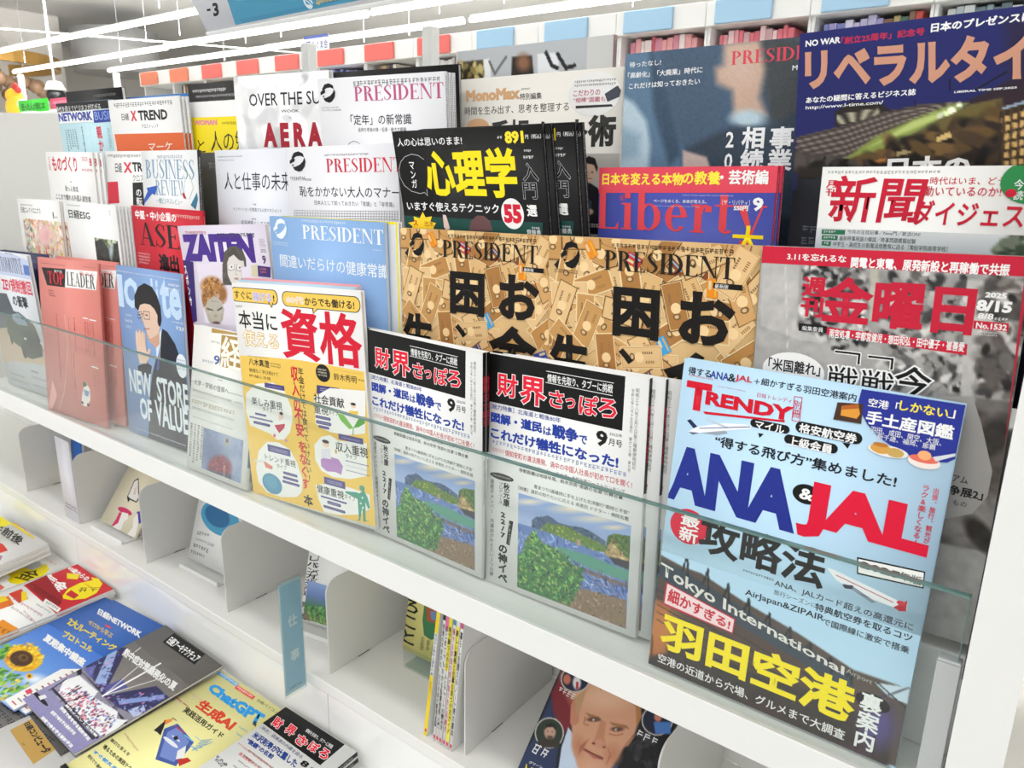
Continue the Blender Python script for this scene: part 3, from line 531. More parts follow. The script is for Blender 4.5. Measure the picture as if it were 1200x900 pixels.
ART['trendy'] = ('#bfe0f6', [
 ('pic',[0,175.5,209.8,287.2],1.1,[('f','#bfe0f6'),('y',[-4.1,179.2,21.4,183.9,39.1,184.3,77.3,196,125.1,206.9,169.7,220.4,209.5,219.4,216.2,284.3,-5.8,309.8,-4.6,282.9],'#5b4e48',1.7),('y',[-1.8,184.2,21.8,187,170.5,226,171.3,239.7,24.4,207.3,-3.4,198.9],'#3d4854',1.3),('y',[-3.4,198.9,24.4,207.3,172.5,239.1,202.6,235.5,204,259.6,-3.8,252.3],'#53423c',2.2),('y',[-1.7,255.7,70.2,255.4,202.9,252.8,205.2,290.2,-5.8,309.8],'#3c3331',3.5),('y',[-4,222.5,13.5,226.2,15.5,270.1,-2,281.8],'#b06a3c',4.5),('b',8.5,247.4,19.1,14.2,105.9,'#c27a42',1.2),('b',192.8,257.8,18.8,11.6,93.1,'#5a4f86',1),('b',156.5,306.6,34.2,9.7,150.6,'#6a3f58',1.2),('b',91.4,299,30.7,8.9,152.7,'#4c3228',1.4),('l',[21.8,187,24.7,171.5,28,197.8],0.9,'#22282e'),('l',[41.7,192.6,44.6,178.6,47.8,202.7],0.9,'#22282e'),('l',[61.1,198,63.9,185.4,66.9,207.4],0.9,'#22282e'),('l',[79.8,203.3,82.7,192.1,85.4,212],0.9,'#22282e'),('l',[98,208.4,100.9,198.6,103.4,216.5],0.9,'#22282e'),('l',[115.6,213.3,118.6,204.9,120.9,220.8],0.9,'#22282e'),('l',[132.8,218.1,135.8,211,137.8,225],0.9,'#22282e'),('l',[149.5,222.8,152.5,217,154.3,229],0.9,'#22282e'),('l',[165.6,227.4,168.8,222.7,170.3,233],0.9,'#22282e'),('l',[1.3,258.8,2.1,280.1],0.6,'#2a2422'),('l',[18.5,259.5,19.4,280.5],0.6,'#2a2422'),('l',[35.2,260.3,36.1,280.9],0.6,'#2a2422'),('l',[51.4,260.9,52.5,281.3],0.6,'#2a2422'),('l',[67.2,261.6,68.3,281.7],0.6,'#2a2422'),('l',[82.6,262.3,83.8,282.1],0.6,'#2a2422'),('l',[97.6,262.9,98.8,282.5],0.6,'#2a2422'),('l',[112.2,263.5,113.5,282.8],0.6,'#2a2422'),('l',[126.4,264.1,127.7,283.2],0.6,'#2a2422'),('l',[140.3,264.7,141.6,283.5],0.6,'#2a2422'),('l',[153.8,265.3,155.2,283.9],0.6,'#2a2422'),('l',[167,265.8,168.4,284.2],0.6,'#2a2422'),('l',[179.8,266.4,181.3,284.5],0.6,'#2a2422'),('l',[192.4,266.9,193.9,284.8],0.6,'#2a2422'),('l',[0,212.7,173.6,246.1],0.5,'#2c2624'),('l',[0.9,219.9,174.6,253.1],0.5,'#2c2624'),('l',[1.8,227.2,175.7,260.1],0.5,'#2c2624'),('l',[2.6,234.4,176.8,267.1],0.5,'#2c2624'),('l',[3.5,241.7,177.8,274.1],0.5,'#2c2624'),('y',[185.8,224.3,209.2,218.1,210.3,231.9,195.9,230.7],'#cfe2ee',0.8),('l',[187.5,223.6,209.6,235.1],0.6,'#30343c'),('l',[209.2,218.1,190.5,235.3],0.6,'#30343c')]),
 ('t','得する',[4.8,6.5,25,13.3],'#1b1b1d',0.02),
 ('t','ANA',[24.4,6.6,40.6,13],'#2d3a9a',0.02),
 ('t','&',[40.2,6.4,46.2,13],'#1b1b1d',0.02),
 ('t','JAL',[46,6.3,60.2,12.4],'#d2142d',0.02),
 ('t','＋',[61.6,7.2,66.3,11.5],'#1b1b1d',0.02),
 ('t','細かすぎる羽田空港案内',[67.4,5.5,139.6,11.6],'#1b1b1d',0.018),
 ('t','T',[4.7,18.3,27.4,43],'#d2142d',0.05),
 ('t','RENDY',[23,24.4,95,36],'#d2142d',0.05),
 ('p',[22.2,42.3,90.4,36,90.1,37.7,24.1,44.4],'#d2142d'),
 ('gr',[31.2,18.5,56.6,19.2],1,'#d2142d',1),
 ('gr',[5.3,13.3,28,14.8],1,'#d2142d',2),
 ('t','日経トレンディ',[65.7,17.9,93.3,21.6],'#d2142d'),
 ('l',[94.8,15.7,100.7,15.5,101.5,34.8,95.6,34.9,94.8,15.7],0.25,'#d2142d'),
 ('v','別冊',[94.9,18,101.4,32.3],'#d2142d'),
 ('p',[8.9,53.1,12,51.4,18.9,56.5,40.2,49,58.1,46.1,64.8,46.2,64,48.7,43.5,54.7,21.6,61.4,11.4,62.7,15.6,58.7],'#f2f4f8'),
 ('p',[8.9,53.1,12,51.4,18.9,56.5,15.6,58.7],'#20305a'),
 ('p',[25.1,48.7,28.1,48.1,46.7,51.5,43.2,52.7],'#c3ccd6'),
 ('p',[21.6,61.4,43.5,54.7,45.7,56.6,36.7,60.1],'#9aa6b4'),
 ('p',[11.4,62.7,21.6,61.4,15.3,64.3],'#5a6a80'),
 ('l',[21.1,57.5,63.3,47.2],0.3,'#34508c'),
 ('rr',[63.2,39.8,95,46.7],'#161616',6),
 ('rr',[99,34.2,148.4,43.3],'#161616',6),
 ('rr',[91.8,46.5,132.6,54.2],'#161616',6),
 ('p',[70.6,50.7,75.3,50.6,72.3,54.6],'#161616'),
 ('p',[134.6,44,140.7,43.7,139.3,48.1],'#161616'),
 ('t','マイル',[67.3,40.4,90.9,47.6],'#f6f6f4',0.02),
 ('t','格安航空券',[102,35.4,144.7,43.3],'#f6f6f4',0.025),
 ('t','上級会員',[95,47.5,128.9,55.2],'#f6f6f4',0.025),
 ('t','“得する飛び方”集めました!',[35.8,60.1,176.1,69.6],'#1b1b1d',0.022),
 ('t','ANA',[-4.3,76.1,108.6,125.8],'#26348f',0.06),
 ('e',[104.2,83.1,125.6,99.2],'#141414'),
 ('t','&',[109.7,86.6,120.2,95.8],'#f6f6f4',0.03),
 ('t','JAL',[111.2,79.1,204.1,125.6],'#e0183a',0.06),
 ('v','出張、旅行、観光が',[200,62.6,204.1,105],'#d2142d',0.012),
 ('v','ラク&楽しくなる!',[192.7,61.9,198,108.3],'#d2142d',0.012),
 ('e',[4.9,130.4,39.3,162],'#d9233f'),
 ('v','最新',[14.1,132.5,32.1,160.3],'#f6f6f4',0.02),
 ('t','攻略法',[32.8,132.4,137.7,164.6],'#1a1a1a',0.03),
 ('p',[158.5,129.7,204.9,126,205.9,139.1,160.4,143.1],'#161616'),
 ('p',[159.7,130.9,204.2,127.2,205,138.1,161.2,141.7],'#f6f6f2'),
 ('t','2025',[161.9,131.8,189.4,137.2],'#1b1b1d',0.03),
 ('t','年版',[189,130.9,203.8,137.7],'#1b1b1d'),
 ('p',[138.1,145.2,143.5,145.3,167.1,149.5,193.7,154.5,197.1,151.8,197.9,159.1,188.8,160.2,164.4,158.7,146.8,153],'#eef0f2'),
 ('p',[188.8,160.2,197.1,151.8,197.5,160.4,192.9,161.7],'#c02a3c'),
 ('p',[151.2,153.9,159.5,153.8,176.9,160.7,174.1,162.2],'#8a96a4'),
 ('p',[151.3,155,159.4,152.9,159.1,156.3,153.8,157.3],'#3a4450'),
 ('p',[163.2,157.9,172.5,158.1,168.5,158.6],'#30343c'),
 ('l',[146.2,148.9,188.2,156.5],0.3,'#c03040'),
 ('e',[190.4,153.4,196.4,157.1],'#d03a48'),
 ('gr',[74,168.2,100.7,170.6],1,'#2a2a30',3),
 ('t','ANA、JALカード超えの高還元に',[101.2,167.9,204.1,174.6],'#22242c',0.01),
 ('t','旅行シーズンに',[101.6,176.7,135.4,181.2],'#22242c'),
 ('t','特典航空券を取るコツ',[134.8,176.3,204.8,182.7],'#22242c',0.018),
 ('t','AirJapan&ZIPAIR',[78.7,184.6,142.8,191.4],'#22242c',0.015),
 ('t','で国際線に激安で搭乗',[142.3,186.6,204.4,192.4],'#22242c',0.012),
 ('t','Tokyo International',[1,186.1,163.4,220.7,163.9,229.9,2,201.4],'#e8e4dc',0.02),
 ('t','Airport',[165.1,220.7,184.2,223.1,184.1,228,165,226.1],'#b8b4ac'),
 ('p',[8.1,203.2,73.8,213.8,73.4,227.9,7.5,225.1],'#c81e3c'),
 ('p',[9.5,204.3,72.8,215,72.6,227,8.9,223.3],'#fbdde0'),
 ('t','細かすぎる!',[11.9,206.8,70.4,216.7,70.1,225.6,11.1,220.4],'#d2142d',0.03),
 ('t','羽田空港',[9.1,231.2,174.8,266.6],'#ffe81a',0.035),
 ('t','空港の近道から穴場、グルメまで大調査',[9,272.8,171.9,281.7],'#f6f4f0',0.012),
 ('e',[174.4,233.8,199.3,247.7],'#131313'),
 ('v','裏案内',[178,233.7,194.1,282],'#f6f6f4',0.025),
 ('p',[142.3,1.1,210.7,0.1,209.8,39.1,205.4,42.7,194.9,44.4,181.8,43.3,169.8,39.7,159.2,34.2,150.2,26.6,143.8,17.6,141.4,10.9],'#2a3593'),
 ('t','空港「',[148.3,6.5,169.3,12.9],'#f6f6f4',0.015),
 ('t','しかない',[169.3,4.4,200.5,11.6],'#ffe840',0.02),
 ('t','」',[200.3,4.8,204.8,10.9],'#f6f6f4'),
 ('t','手土産図鑑',[148.4,15.7,206,26.2],'#f6f6f4',0.03),
 ('t','羽田、成田、関空、大阪、',[153,27.1,199.7,31.9],'#f6f6f4'),
 ('t','新千歳、福岡、那覇',[158.2,31.8,196.6,35.8],'#f6f6f4'),
 ('p',[127,14.1,145.1,11.9,145.9,27.1,125.9,27.7],'#4a3226'),
 ('p',[130.5,16.5,141.7,13,144,20,142.2,23.9,130.7,23.6],'#e09a3c'),
 ('p',[130.8,16,141.2,12.6,142.5,15.9,130.9,19.1],'#b5602a'),
 ('e',[153.1,39.1,180.6,47.9],'#e9e7e2'),
 ('e',[154.8,38.7,168.9,46.4],'#d9a04a'),
 ('e',[156.3,38,166.6,41.3],'#c07a34'),
 ('e',[166,40.1,177.6,46.9],'#c9a65a'),
 ('e',[180.6,40.6,201.7,50.8],'#f1e4dc'),
 ('e',[181.4,40.9,200,46.6],'#e8705e'),
 ('e',[186.4,37.5,195.2,44.4],'#f4b07a'),
 ('p',[196.1,40.8,209.5,35,209.5,37.1,198.4,43.6],'#d8dce4')])
ART['zaikai_b'] = ('#f3f3f1', [
 ('p',[1.3,-1,164.4,1.4,163.6,53.3,0.9,51.4],'#121212'),
 ('l',[76.3,8.8,152.4,9.5],0.3,'#f6f6f4'),
 ('l',[75.8,20.3,151.5,21.6],0.3,'#f6f6f4'),
 ('t','情報を先取り、タブーに挑戦',[77.6,11,151.8,19.6],'#f6f6f4',0.015),
 ('t','財',[14.3,18.6,40.9,43],'#e8223c',0.025,('#f6f6f4',0.03)),
 ('t','界',[44.4,17.4,76,46.5],'#e8223c',0.025,('#f6f6f4',0.03)),
 ('t','さ',[80.5,26.5,97.7,44],'#e8223c',0.025,('#f6f6f4',0.03)),
 ('t','っ',[100.1,31.6,111,41.7],'#e8223c',0.025,('#f6f6f4',0.03)),
 ('t','ぽ',[115.3,25.4,136.9,45.3],'#e8223c',0.025,('#f6f6f4',0.03)),
 ('t','ろ',[137,25.5,156.9,43.8],'#e8223c',0.025,('#f6f6f4',0.03)),
 ('t','［総力特集］北海道と戦後80年',[5.8,53.2,94.9,58.7],'#2b3f97',0.008),
 ('t','図解・道民',[5.9,62.1,72.6,73.6],'#2440a0',0.05),
 ('t','は',[74,65.4,83.9,74.2],'#2440a0',0.03),
 ('t','戦争',[84.8,61,115.8,75.2],'#2440a0',0.05),
 ('t','で',[116.7,66,126,74.9],'#2440a0',0.03),
 ('t','これだけ犠牲になった!',[6,78.5,161.2,91.2],'#2440a0',0.04),
 ('t','9',[135.7,57.3,148.4,72.7],'#1b1b1d',0.04),
 ('t','2025年',[150.3,56.8,164,60.2],'#1b1b1d'),
 ('t','月号',[149.5,63.1,164.4,69.9],'#1b1b1d',0.01),
 ('gr',[8,92.5,171.4,97.7],1,'#7a86b0',4),
 ('gr',[8,101.2,25.2,105.9],2,'#d2142d',5),
 ('t','倶知安町の違法開発、渦中の中国人社長が初めて口を開く!',[25.6,100.2,176.6,106.9],'#c8303a',0.008),
 ('v','昭和三十八年三月三日第三種郵便物認可',[175.6,10.4,179.7,88.7],'#6a6a6a'),
 ('v','令和七年八月十五日発行\u3000第六十三巻\u3000第九号',[171.1,11.6,174.5,91.9],'#6a6a6a'),
 ('t','北海道内市町村「上・下水道」老朽化率ワーストランキング',[44.4,109.9,169.5,114.2],'#3a3a3a'),
 ('t','移動距離は地球半周、鈴木宗男“奇跡の当選”の舞台裏',[44.5,116.1,167.6,120.6],'#2e2e2e',0.01),
 ('t','雪まつり5基維持に手を上げた北洋銀行“期待と不安”',[64.1,129.7,175.4,133.9],'#2e2e2e',0.006),
 ('t','［特集］道民の知りたいに応える 疾患別 ドクター・病院名鑑',[43.9,136,175,140.2],'#3a3a3a',0.004),
 ('e',[5.4,127.8,37.5,135.3],'#3a3a3a'),
 ('gr',[8.7,130.6,34.7,132.6],2,'#f0f0f0',6),
 ('v','秋元康',[23.8,136.7,32.4,163.4],'#1b1b1d',0.03),
 ('v','プロデュース',[17.3,137.5,23.2,162.3],'#1b1b1d'),
 ('v','22/7',[17.6,169.7,29.7,201],'#1b1b1d',0.04),
 ('v','の神イベ',[17.5,207.3,30.4,253],'#1b1b1d',0.045),
 ('v','道産子メンバー 河瀬詩が叶えたい3つの夢',[5.5,136.4,11.2,250.7],'#3a3a3a'),
 ('p',[32.2,177.9,37.7,177.9,33.1,207.1,28.4,206.1],'#1a1a1a'),
 ('v','ナナニジ',[31.8,180,34,204.9],'#f6f6f4'),
 ('pic',[44,144,177.9,251.9],0.8,[('g','#8fa8d6','#a9bbe0','#b9c2dc','#6f86bc','#5a74ae'),('b',58,150.4,15.7,2.6,165.3,'#e6dccf',1.6),('b',112.8,143.6,22.4,3.9,165,'#e3d9c4',1.4),('b',140.7,147,23.4,3.1,164.6,'#d9d2c8',1.5),('b',85.8,141.4,12.9,2.1,165.4,'#cfd3e4',1.5),('b',160,150.5,11.5,2,164,'#dcd0bc',1.5),('y',[44.1,177.9,84.7,177.1,114.1,178.9,146.1,181.3,178.3,180.4,180.2,215.5,45.3,245.6],'#6d86bd',0.6),('k',[44.2,179.9,84.8,179,114.1,180.8,146.2,183.1,178.6,185.6,180.4,219,45,225.8],260,0.5,1.1,6,['#5874b4','#88a0d0','#4b66a6','#a8b9dc'],5),('y',[95.7,189,130.6,187.8,178.9,190.8,179.4,201.4,143.1,202.3,98.1,197.7],'#5f9a86',2.3),('y',[123.1,203.1,179.6,204.9,179.8,208.4,131.4,207.9],'#7a6a64',1.4),('k',[98.2,201.5,179.4,201.4,180.4,219,124.2,230.9],120,0.5,1,7,['#41568c','#3a4c7c','#6f86b8','#7b6f7a'],6),('y',[61.6,177.9,62.3,169.3,68.2,164,71.9,164.1,82.1,159.1,88.5,160.4,94.9,163.4,105.3,163.2,113.5,162.4,123.5,160.7,133.5,161.9,141.5,164.3,151.3,167.5,150.8,179,142.2,180.7,130.2,178.8,120.2,180.3,110,179.6,95.3,177.1,80.4,177.2,69.6,177.6],'#5d6f8c',0.4),('y',[72.2,176.9,80.2,169,95,165.3,109.5,164.6,121.8,168.4,139.8,170.2,150.6,172.8,150.3,179.1,140.2,180.9,124.3,179.6,110,179.2,89,177.8],'#6f8a52',1.2),('k',[72.2,176.9,80.2,168,94.9,164.5,109.5,164.6,121.8,168.4,139.8,170.2,150.6,172.8,150.3,179.1,140.2,180.9,124.3,179.6,110,179.2,89,177.8],150,0.5,1.3,1.6,['#8fa84c','#5f7d48','#b6b860','#4a6650','#77944e'],7),('k',[69.3,164.4,82.1,159.5,88.6,162.9,67.3,176.3,62.5,176.1],40,0.6,1.3,2,['#4f6080','#74869e','#3f5068'],8),('k',[109.4,163.1,133.5,161.9,149.5,169.5,141.7,170,121.7,166.6],60,0.6,1.3,2,['#4d607e','#6b7e90','#3e5570'],9),('y',[117.6,175.1,122,174.2,123.1,180,118.2,181.4],'#b99a86',0.5),('y',[150,180.5,153.3,161.3,160.3,156.8,177.3,154.4,178.7,180.3,167.2,182,155.8,181.1],'#5f7850',0.4),('k',[151.8,177.8,153.4,163,160.3,157.5,176.6,155.6,177.6,173.6,161.2,175],90,0.6,1.5,1.6,['#6e8a54','#4a6248','#88985c','#556e4a'],10),('y',[150.4,180.9,158.7,162.4,162.8,169.1,170.6,175.7,178.2,178.6,178.6,185.6,161.7,185.5],'#b59c72',1),('k',[150.4,180.9,158.7,163.2,172.5,175.1,177.4,180.7,159.7,182.6],50,0.5,1.2,2.4,['#c9b184','#8d7352','#d8c49a','#6f5a48'],11),('y',[154.9,182.3,178.3,180.4,178.8,189.4,161.8,188.2],'#4a4a52',1),('y',[124,226.8,144.1,224.5,176.8,221.7,178.4,252.6,82.6,258.8,103.9,245.5],'#8d7763',0.8),('k',[124,226.8,144.1,224.5,176.8,221.7,178.4,252.6,87,257.3,108,244.1],320,0.4,1.2,2,['#a08a72','#7b6652','#95806c','#6f5c4a','#b39c82','#7a7f4a'],12),('y',[43,218.4,50.1,208.4,56.6,190.9,65.3,180.7,69.8,185.2,76.5,190.9,87.3,191.5,102.3,196.5,115,203.8,127.2,203.7,125.6,215.4,120.1,232.3,112.4,248.3,91.2,251.9,66.9,254.3,43.6,254.3],'#4d7a50',3.1),('k',[42.9,214.5,50.6,210.2,55.5,191.2,67.4,178.2,72.6,192,87.2,189.6,106.4,195.2,115,205.6,131.2,202.4,125.8,219.1,120.3,236,116.5,246.9,91.2,253.8,67,255.3,43.6,254.3],900,0.5,1.5,2.2,['#5f9a52','#3f7048','#7fb860','#2f5a40','#9cc46c','#4a8a4c','#6ca860','#2a5048','#8a9a58'],13)])])
ART['zaikai_a'] = ART['zaikai_b']
ART['shikaku'] = ('#f6f5f2', [
 ('p',[1.2,98.5,53.4,95.2,125.8,92.4,182.2,93.6,235.1,94.8,242.4,290.8,-2,306.1],'#f2ca60'),
 ('rr',[-3.8,6,90.7,25.1],'#1c1c1c',8),
 ('rr',[-2.4,6.9,89.5,24.3],'#f4cb5c',8),
 ('p',[70.2,21.6,81.2,22.4,77.4,29.6],'#1c1c1c'),
 ('p',[72.5,20.8,80.2,21.4,77.1,28.1],'#f4cb5c'),
 ('rr',[98.7,6.4,236.1,25.7],'#1c1c1c',9),
 ('rr',[99.9,7.4,235,24.8],'#f4cb5c',9),
 ('p',[153.4,25.4,164.6,24.7,154.2,32.3],'#1c1c1c'),
 ('p',[155.6,24.2,163.2,24.1,155.4,30.8],'#f4cb5c'),
 ('t','すぐに',[3.2,10.4,39,21.4],'#1b1b1d',0.01),
 ('t','稼げる',[41.5,10.8,78.6,22.2],'#b9aee0',0.02,('#f6f6f4',0.04)),
 ('t','!',[81.4,13,84.2,20.8],'#1b1b1d',0.02),
 ('t','60代',[107,12.4,138.6,21.1],'#f2d6c0',0.02,('#f6f6f4',0.04)),
 ('t','からでも働ける!',[140.7,11.8,226.2,22.2],'#1b1b1d',0.022),
 ('gr',[3.1,30.1,17.7,33],1,'#555555',7),
 ('t','本当に',[7.1,36,84.8,59.8],'#1b1b1d',0.012),
 ('t','使える',[13.1,62.2,84.5,83.1],'#f6f2e0',0.015,('#d9a52c',0.035)),
 ('t','資格',[92.5,27.2,233.8,92.1],'#d81a35',0.025),
 ('gr',[17.9,96.4,61.6,97.7],1,'#1b1b1d',8),
 ('t','八木真澄',[19.6,99.6,61.9,109.3],'#1b1b1d',0.02),
 ('gr',[63.9,101.7,85.6,108.8],2,'#1b1b1d',9),
 ('t','無理なく学び続けて',[18.9,113.4,78,119.1],'#3a3020'),
 ('t','FP1級に合格',[18.2,121.7,62.3,125.9],'#3a3020'),
 ('e',[150.8,93.6,176.4,115.9],'#1c1a1a'),
 ('gr',[154.2,99.4,173.4,110.1],3,'#f3e9d0',10),
 ('gr',[181.7,98.1,231.5,98.6],1,'#1b1b1d',11),
 ('t','鈴木秀明',[182.6,102,221.5,111],'#1b1b1d',0.008),
 ('gr',[223.8,104.9,233.9,107.8],1,'#1b1b1d',12),
 ('v','収入の',[102.6,100.6,117.4,161.4],'#d81a35',0.03),
 ('v','年金だけでは食べていけない?',[117.2,101.5,127.8,254.5],'#1b1b1d',0.012),
 ('p',[150.8,121.2,190.9,120.5,189.3,131.1,149,132.4],'#4a4580'),
 ('gr',[155.6,123.9,186.5,129],2,'#d8d4ee',13),
 ('v','不安',[103.3,156.2,119.3,195.1],'#d81a35',0.035),
 ('v','をなくす',[105.6,199.7,121.1,267.6],'#d81a35',0.03),
 ('v','本',[107,274.1,125.2,289.9],'#1b1b1d',0.03),
 ('p',[6.3,151.3,30,134.4,66,128.1,87.4,136.9,98.6,158.4,99.6,171.6,91.4,192.3,78.5,204.2,63.7,207.4,50,200.9,29.6,198.2,8.7,195.3,3.1,175.9],'#f3f2ee'),
 ('p',[21.8,230,42.3,213.2,66.2,210.2,88.3,216.3,100.4,232,108.9,254.1,105.2,272.9,94.2,282.1,61.4,289.5,31.6,288.3,14.9,277.1,12.4,256.6],'#f3f2ee'),
 ('p',[136.8,202.1,151.6,188.6,167.7,183.7,182.5,188.7,232.1,184,228.4,226.6,198,236.4,167,239.7,146.5,235,137.1,223.2],'#f3f2ee'),
 ('p',[144.3,137.1,174.2,122.3,235.4,118.1,230.8,171.7,198.5,178.7,168.1,179.9,142.8,172.7],'#f3f2ee'),
 ('p',[133.3,257.1,160.8,249.6,196.9,247.9,231.3,250.1,230.9,268.9,208.9,281.5,172.3,290.3,145.6,292.1,136.5,276.2],'#f3f2ee'),
 ('t','楽しみ重視',[17.2,153.2,80.1,164.7],'#1b1b1d',0.008),
 ('t','タイプ',[39.7,164,60.3,170.3],'#1b1b1d'),
 ('t','トレンド重視',[34.8,231,97.3,240.5],'#1b1b1d',0.006),
 ('t','タイプ',[58.3,241.3,78.3,247.4],'#1b1b1d'),
 ('t','社会貢献',[143.4,132.7,197.6,145.2],'#1b1b1d',0.015),
 ('t','重視',[142.4,146.8,168,158.6],'#1b1b1d',0.01),
 ('t','タイプ',[168.9,151.1,185.9,156.4],'#1b1b1d'),
 ('t','収入重視',[177.3,190.2,232.8,203],'#1b1b1d',0.012),
 ('t','タイプ',[194,202.9,213.6,208.9],'#1b1b1d'),
 ('t','健康重視',[135.4,255.3,185.2,266.8],'#1b1b1d',0.012),
 ('t','タイプ',[186.1,258.1,206.1,264.3],'#1b1b1d'),
 ('p',[42.4,216.7,88.7,216.7,88.7,226.6,42.4,226.6],'#57508c'),
 ('gr',[48.5,220.1,82.7,224.9],2,'#dcd8f0',14),
 ('p',[183.5,179,226.1,179,226.1,186.5,183.5,186.5],'#57508c'),
 ('gr',[188.7,182.2,221,184.8],2,'#dcd8f0',15),
 ('p',[150.5,242,189,242,189,251.9,150.5,251.9],'#57508c'),
 ('gr',[156,245.1,183.5,250.3],2,'#dcd8f0',16),
 ('p',[48.3,130.3,88,130.3,88,136.9,48.3,136.9],'#57508c'),
 ('gr',[54.2,133.8,82.1,135],2,'#dcd8f0',17),
 ('rr',[22.1,175.1,45.6,178.1],'#57508c',3),
 ('gr',[25.5,176.6,42.2,177.1],1,'#dcd8f0',18),
 ('rr',[9.5,181.8,58.2,184.1],'#57508c',3),
 ('gr',[12.9,182.6,54.9,183.7],1,'#dcd8f0',19),
 ('rr',[16.6,187.6,51.9,191.4],'#57508c',3),
 ('gr',[20,189.6,48.6,190],1,'#dcd8f0',20),
 ('rr',[70.2,250.1,98.8,254.1],'#57508c',3),
 ('gr',[73.4,251.9,95.6,252.8],1,'#dcd8f0',21),
 ('rr',[68.7,256.9,99.7,260.8],'#57508c',3),
 ('gr',[72,258.7,96.5,259.4],1,'#dcd8f0',22),
 ('rr',[66.7,263,101.8,266.8],'#57508c',3),
 ('gr',[70,264.7,98.5,265.4],1,'#dcd8f0',23),
 ('rr',[143.6,160.9,171.7,164.9],'#57508c',3),
 ('gr',[146.6,162.7,168.8,163.5],1,'#dcd8f0',24),
 ('rr',[144,167.3,172,171.9],'#57508c',3),
 ('gr',[146.9,169.1,169.1,170.5],1,'#dcd8f0',25),
 ('rr',[148,173.4,167.9,177],'#57508c',3),
 ('gr',[151,175.2,165,175.6],1,'#dcd8f0',26),
 ('rr',[192.8,212.2,232.5,213.4],'#57508c',3),
 ('gr',[195.6,212.1,229.7,214],1,'#dcd8f0',27),
 ('rr',[192.6,218.8,232.5,219],'#57508c',3),
 ('gr',[195.5,217.5,229.7,220.7],1,'#dcd8f0',28),
 ('rr',[193.1,224.9,232.4,225.8],'#57508c',3),
 ('gr',[195.9,224.6,229.6,226.6],1,'#dcd8f0',29),
 ('rr',[141.6,269.6,189.6,272.1],'#57508c',3),
 ('gr',[144.6,270.8,186.6,271.3],1,'#dcd8f0',30),
 ('rr',[152.9,274.3,178.6,278.7],'#57508c',3),
 ('gr',[155.9,276,175.7,277.5],1,'#dcd8f0',31),
 ('rr',[145.1,281.9,185.7,285.7],'#57508c',3),
 ('gr',[148.1,283.6,182.7,284.4],1,'#dcd8f0',32),
 ('e',[23.7,258.6,65.1,288.3],'#4f93b4'),
 ('e',[27.5,262,56.7,281],'#5a9fbe'),
 ('p',[10.5,244.4,32.3,241.7,31.7,245.9,10.7,247.3],'#e8e4de'),
 ('p',[30.9,242.8,49.4,247.5,47.5,252.4,33.9,251.7],'#e0806a'),
 ('p',[147.1,219.5,159.5,212.7,180,213.5,187.4,221.5,183.1,233.7,173,231.8,157.2,233.9,147.1,229.1],'#b98ac6'),
 ('e',[152.9,191.4,165.3,201.4],'#f0d0b8'),
 ('e',[152.3,191.5,165.4,196.1],'#2a2630'),
 ('p',[149.7,205.6,165.8,201.9,166.9,215.9,148.4,217.3],'#e6e2ea'),
 ('e',[175,200.5,178.6,206.9],'#d8b040'),
 ('p',[183.6,152.7,196,153.6,210.9,167.6,204.2,170.5,190.2,161.8],'#7fbf5a'),
 ('p',[210.9,167.6,220.2,155.4,232.6,150,230.9,159.1,219.3,165.6],'#5fa648'),
 ('e',[208.9,136.3,217.6,142.3],'#f0d0b8'),
 ('e',[209,135.6,217.9,139],'#26242c'),
 ('p',[205.5,146.8,221.1,145.3,218.1,152.9,205.8,153.6],'#f0c84a'),
 ('l',[210.9,167.6,209.5,176.9],0.6,'#6aa84f'),
 ('p',[212.8,252.2,221.9,246.5,227.5,254.7,230.8,267.1,227.2,269.8,223,261.3,221.4,286.3,227.8,285.9,216.9,288.9,217,268.3,211.7,288.5,204.3,290.7,209.6,287.1,209.8,260.4,188.5,256.5,188.7,254.2,209.1,251.5],'#4fa08a'),
 ('e',[214.1,240.3,223.2,248.1],'#4fa08a'),
 ('e',[216.9,255.3,220.1,258],'#e8f0d8'),
 ('e',[213.2,263.6,216.4,266.3],'#e8f0d8'),
 ('e',[217,268.5,220.2,271.2],'#e8f0d8'),
 ('p',[72,167.9,80.8,165.5,81.3,174.4,70.9,179.8],'#f0d0c0'),
 ('p',[60.7,187.3,82.9,181.9,80.7,188.1,69.5,197,65.6,193.4],'#c8405a'),
 ('e',[73.6,166.5,80.7,171],'#2a2630'),
 ('e',[56.1,199.5,61.8,204.6],'#e07080'),
 ('e',[78.7,203.4,85,207],'#c890c8'),
 ('gr',[14.2,292.4,27.3,293.5],1,'#8a7a40',33)])
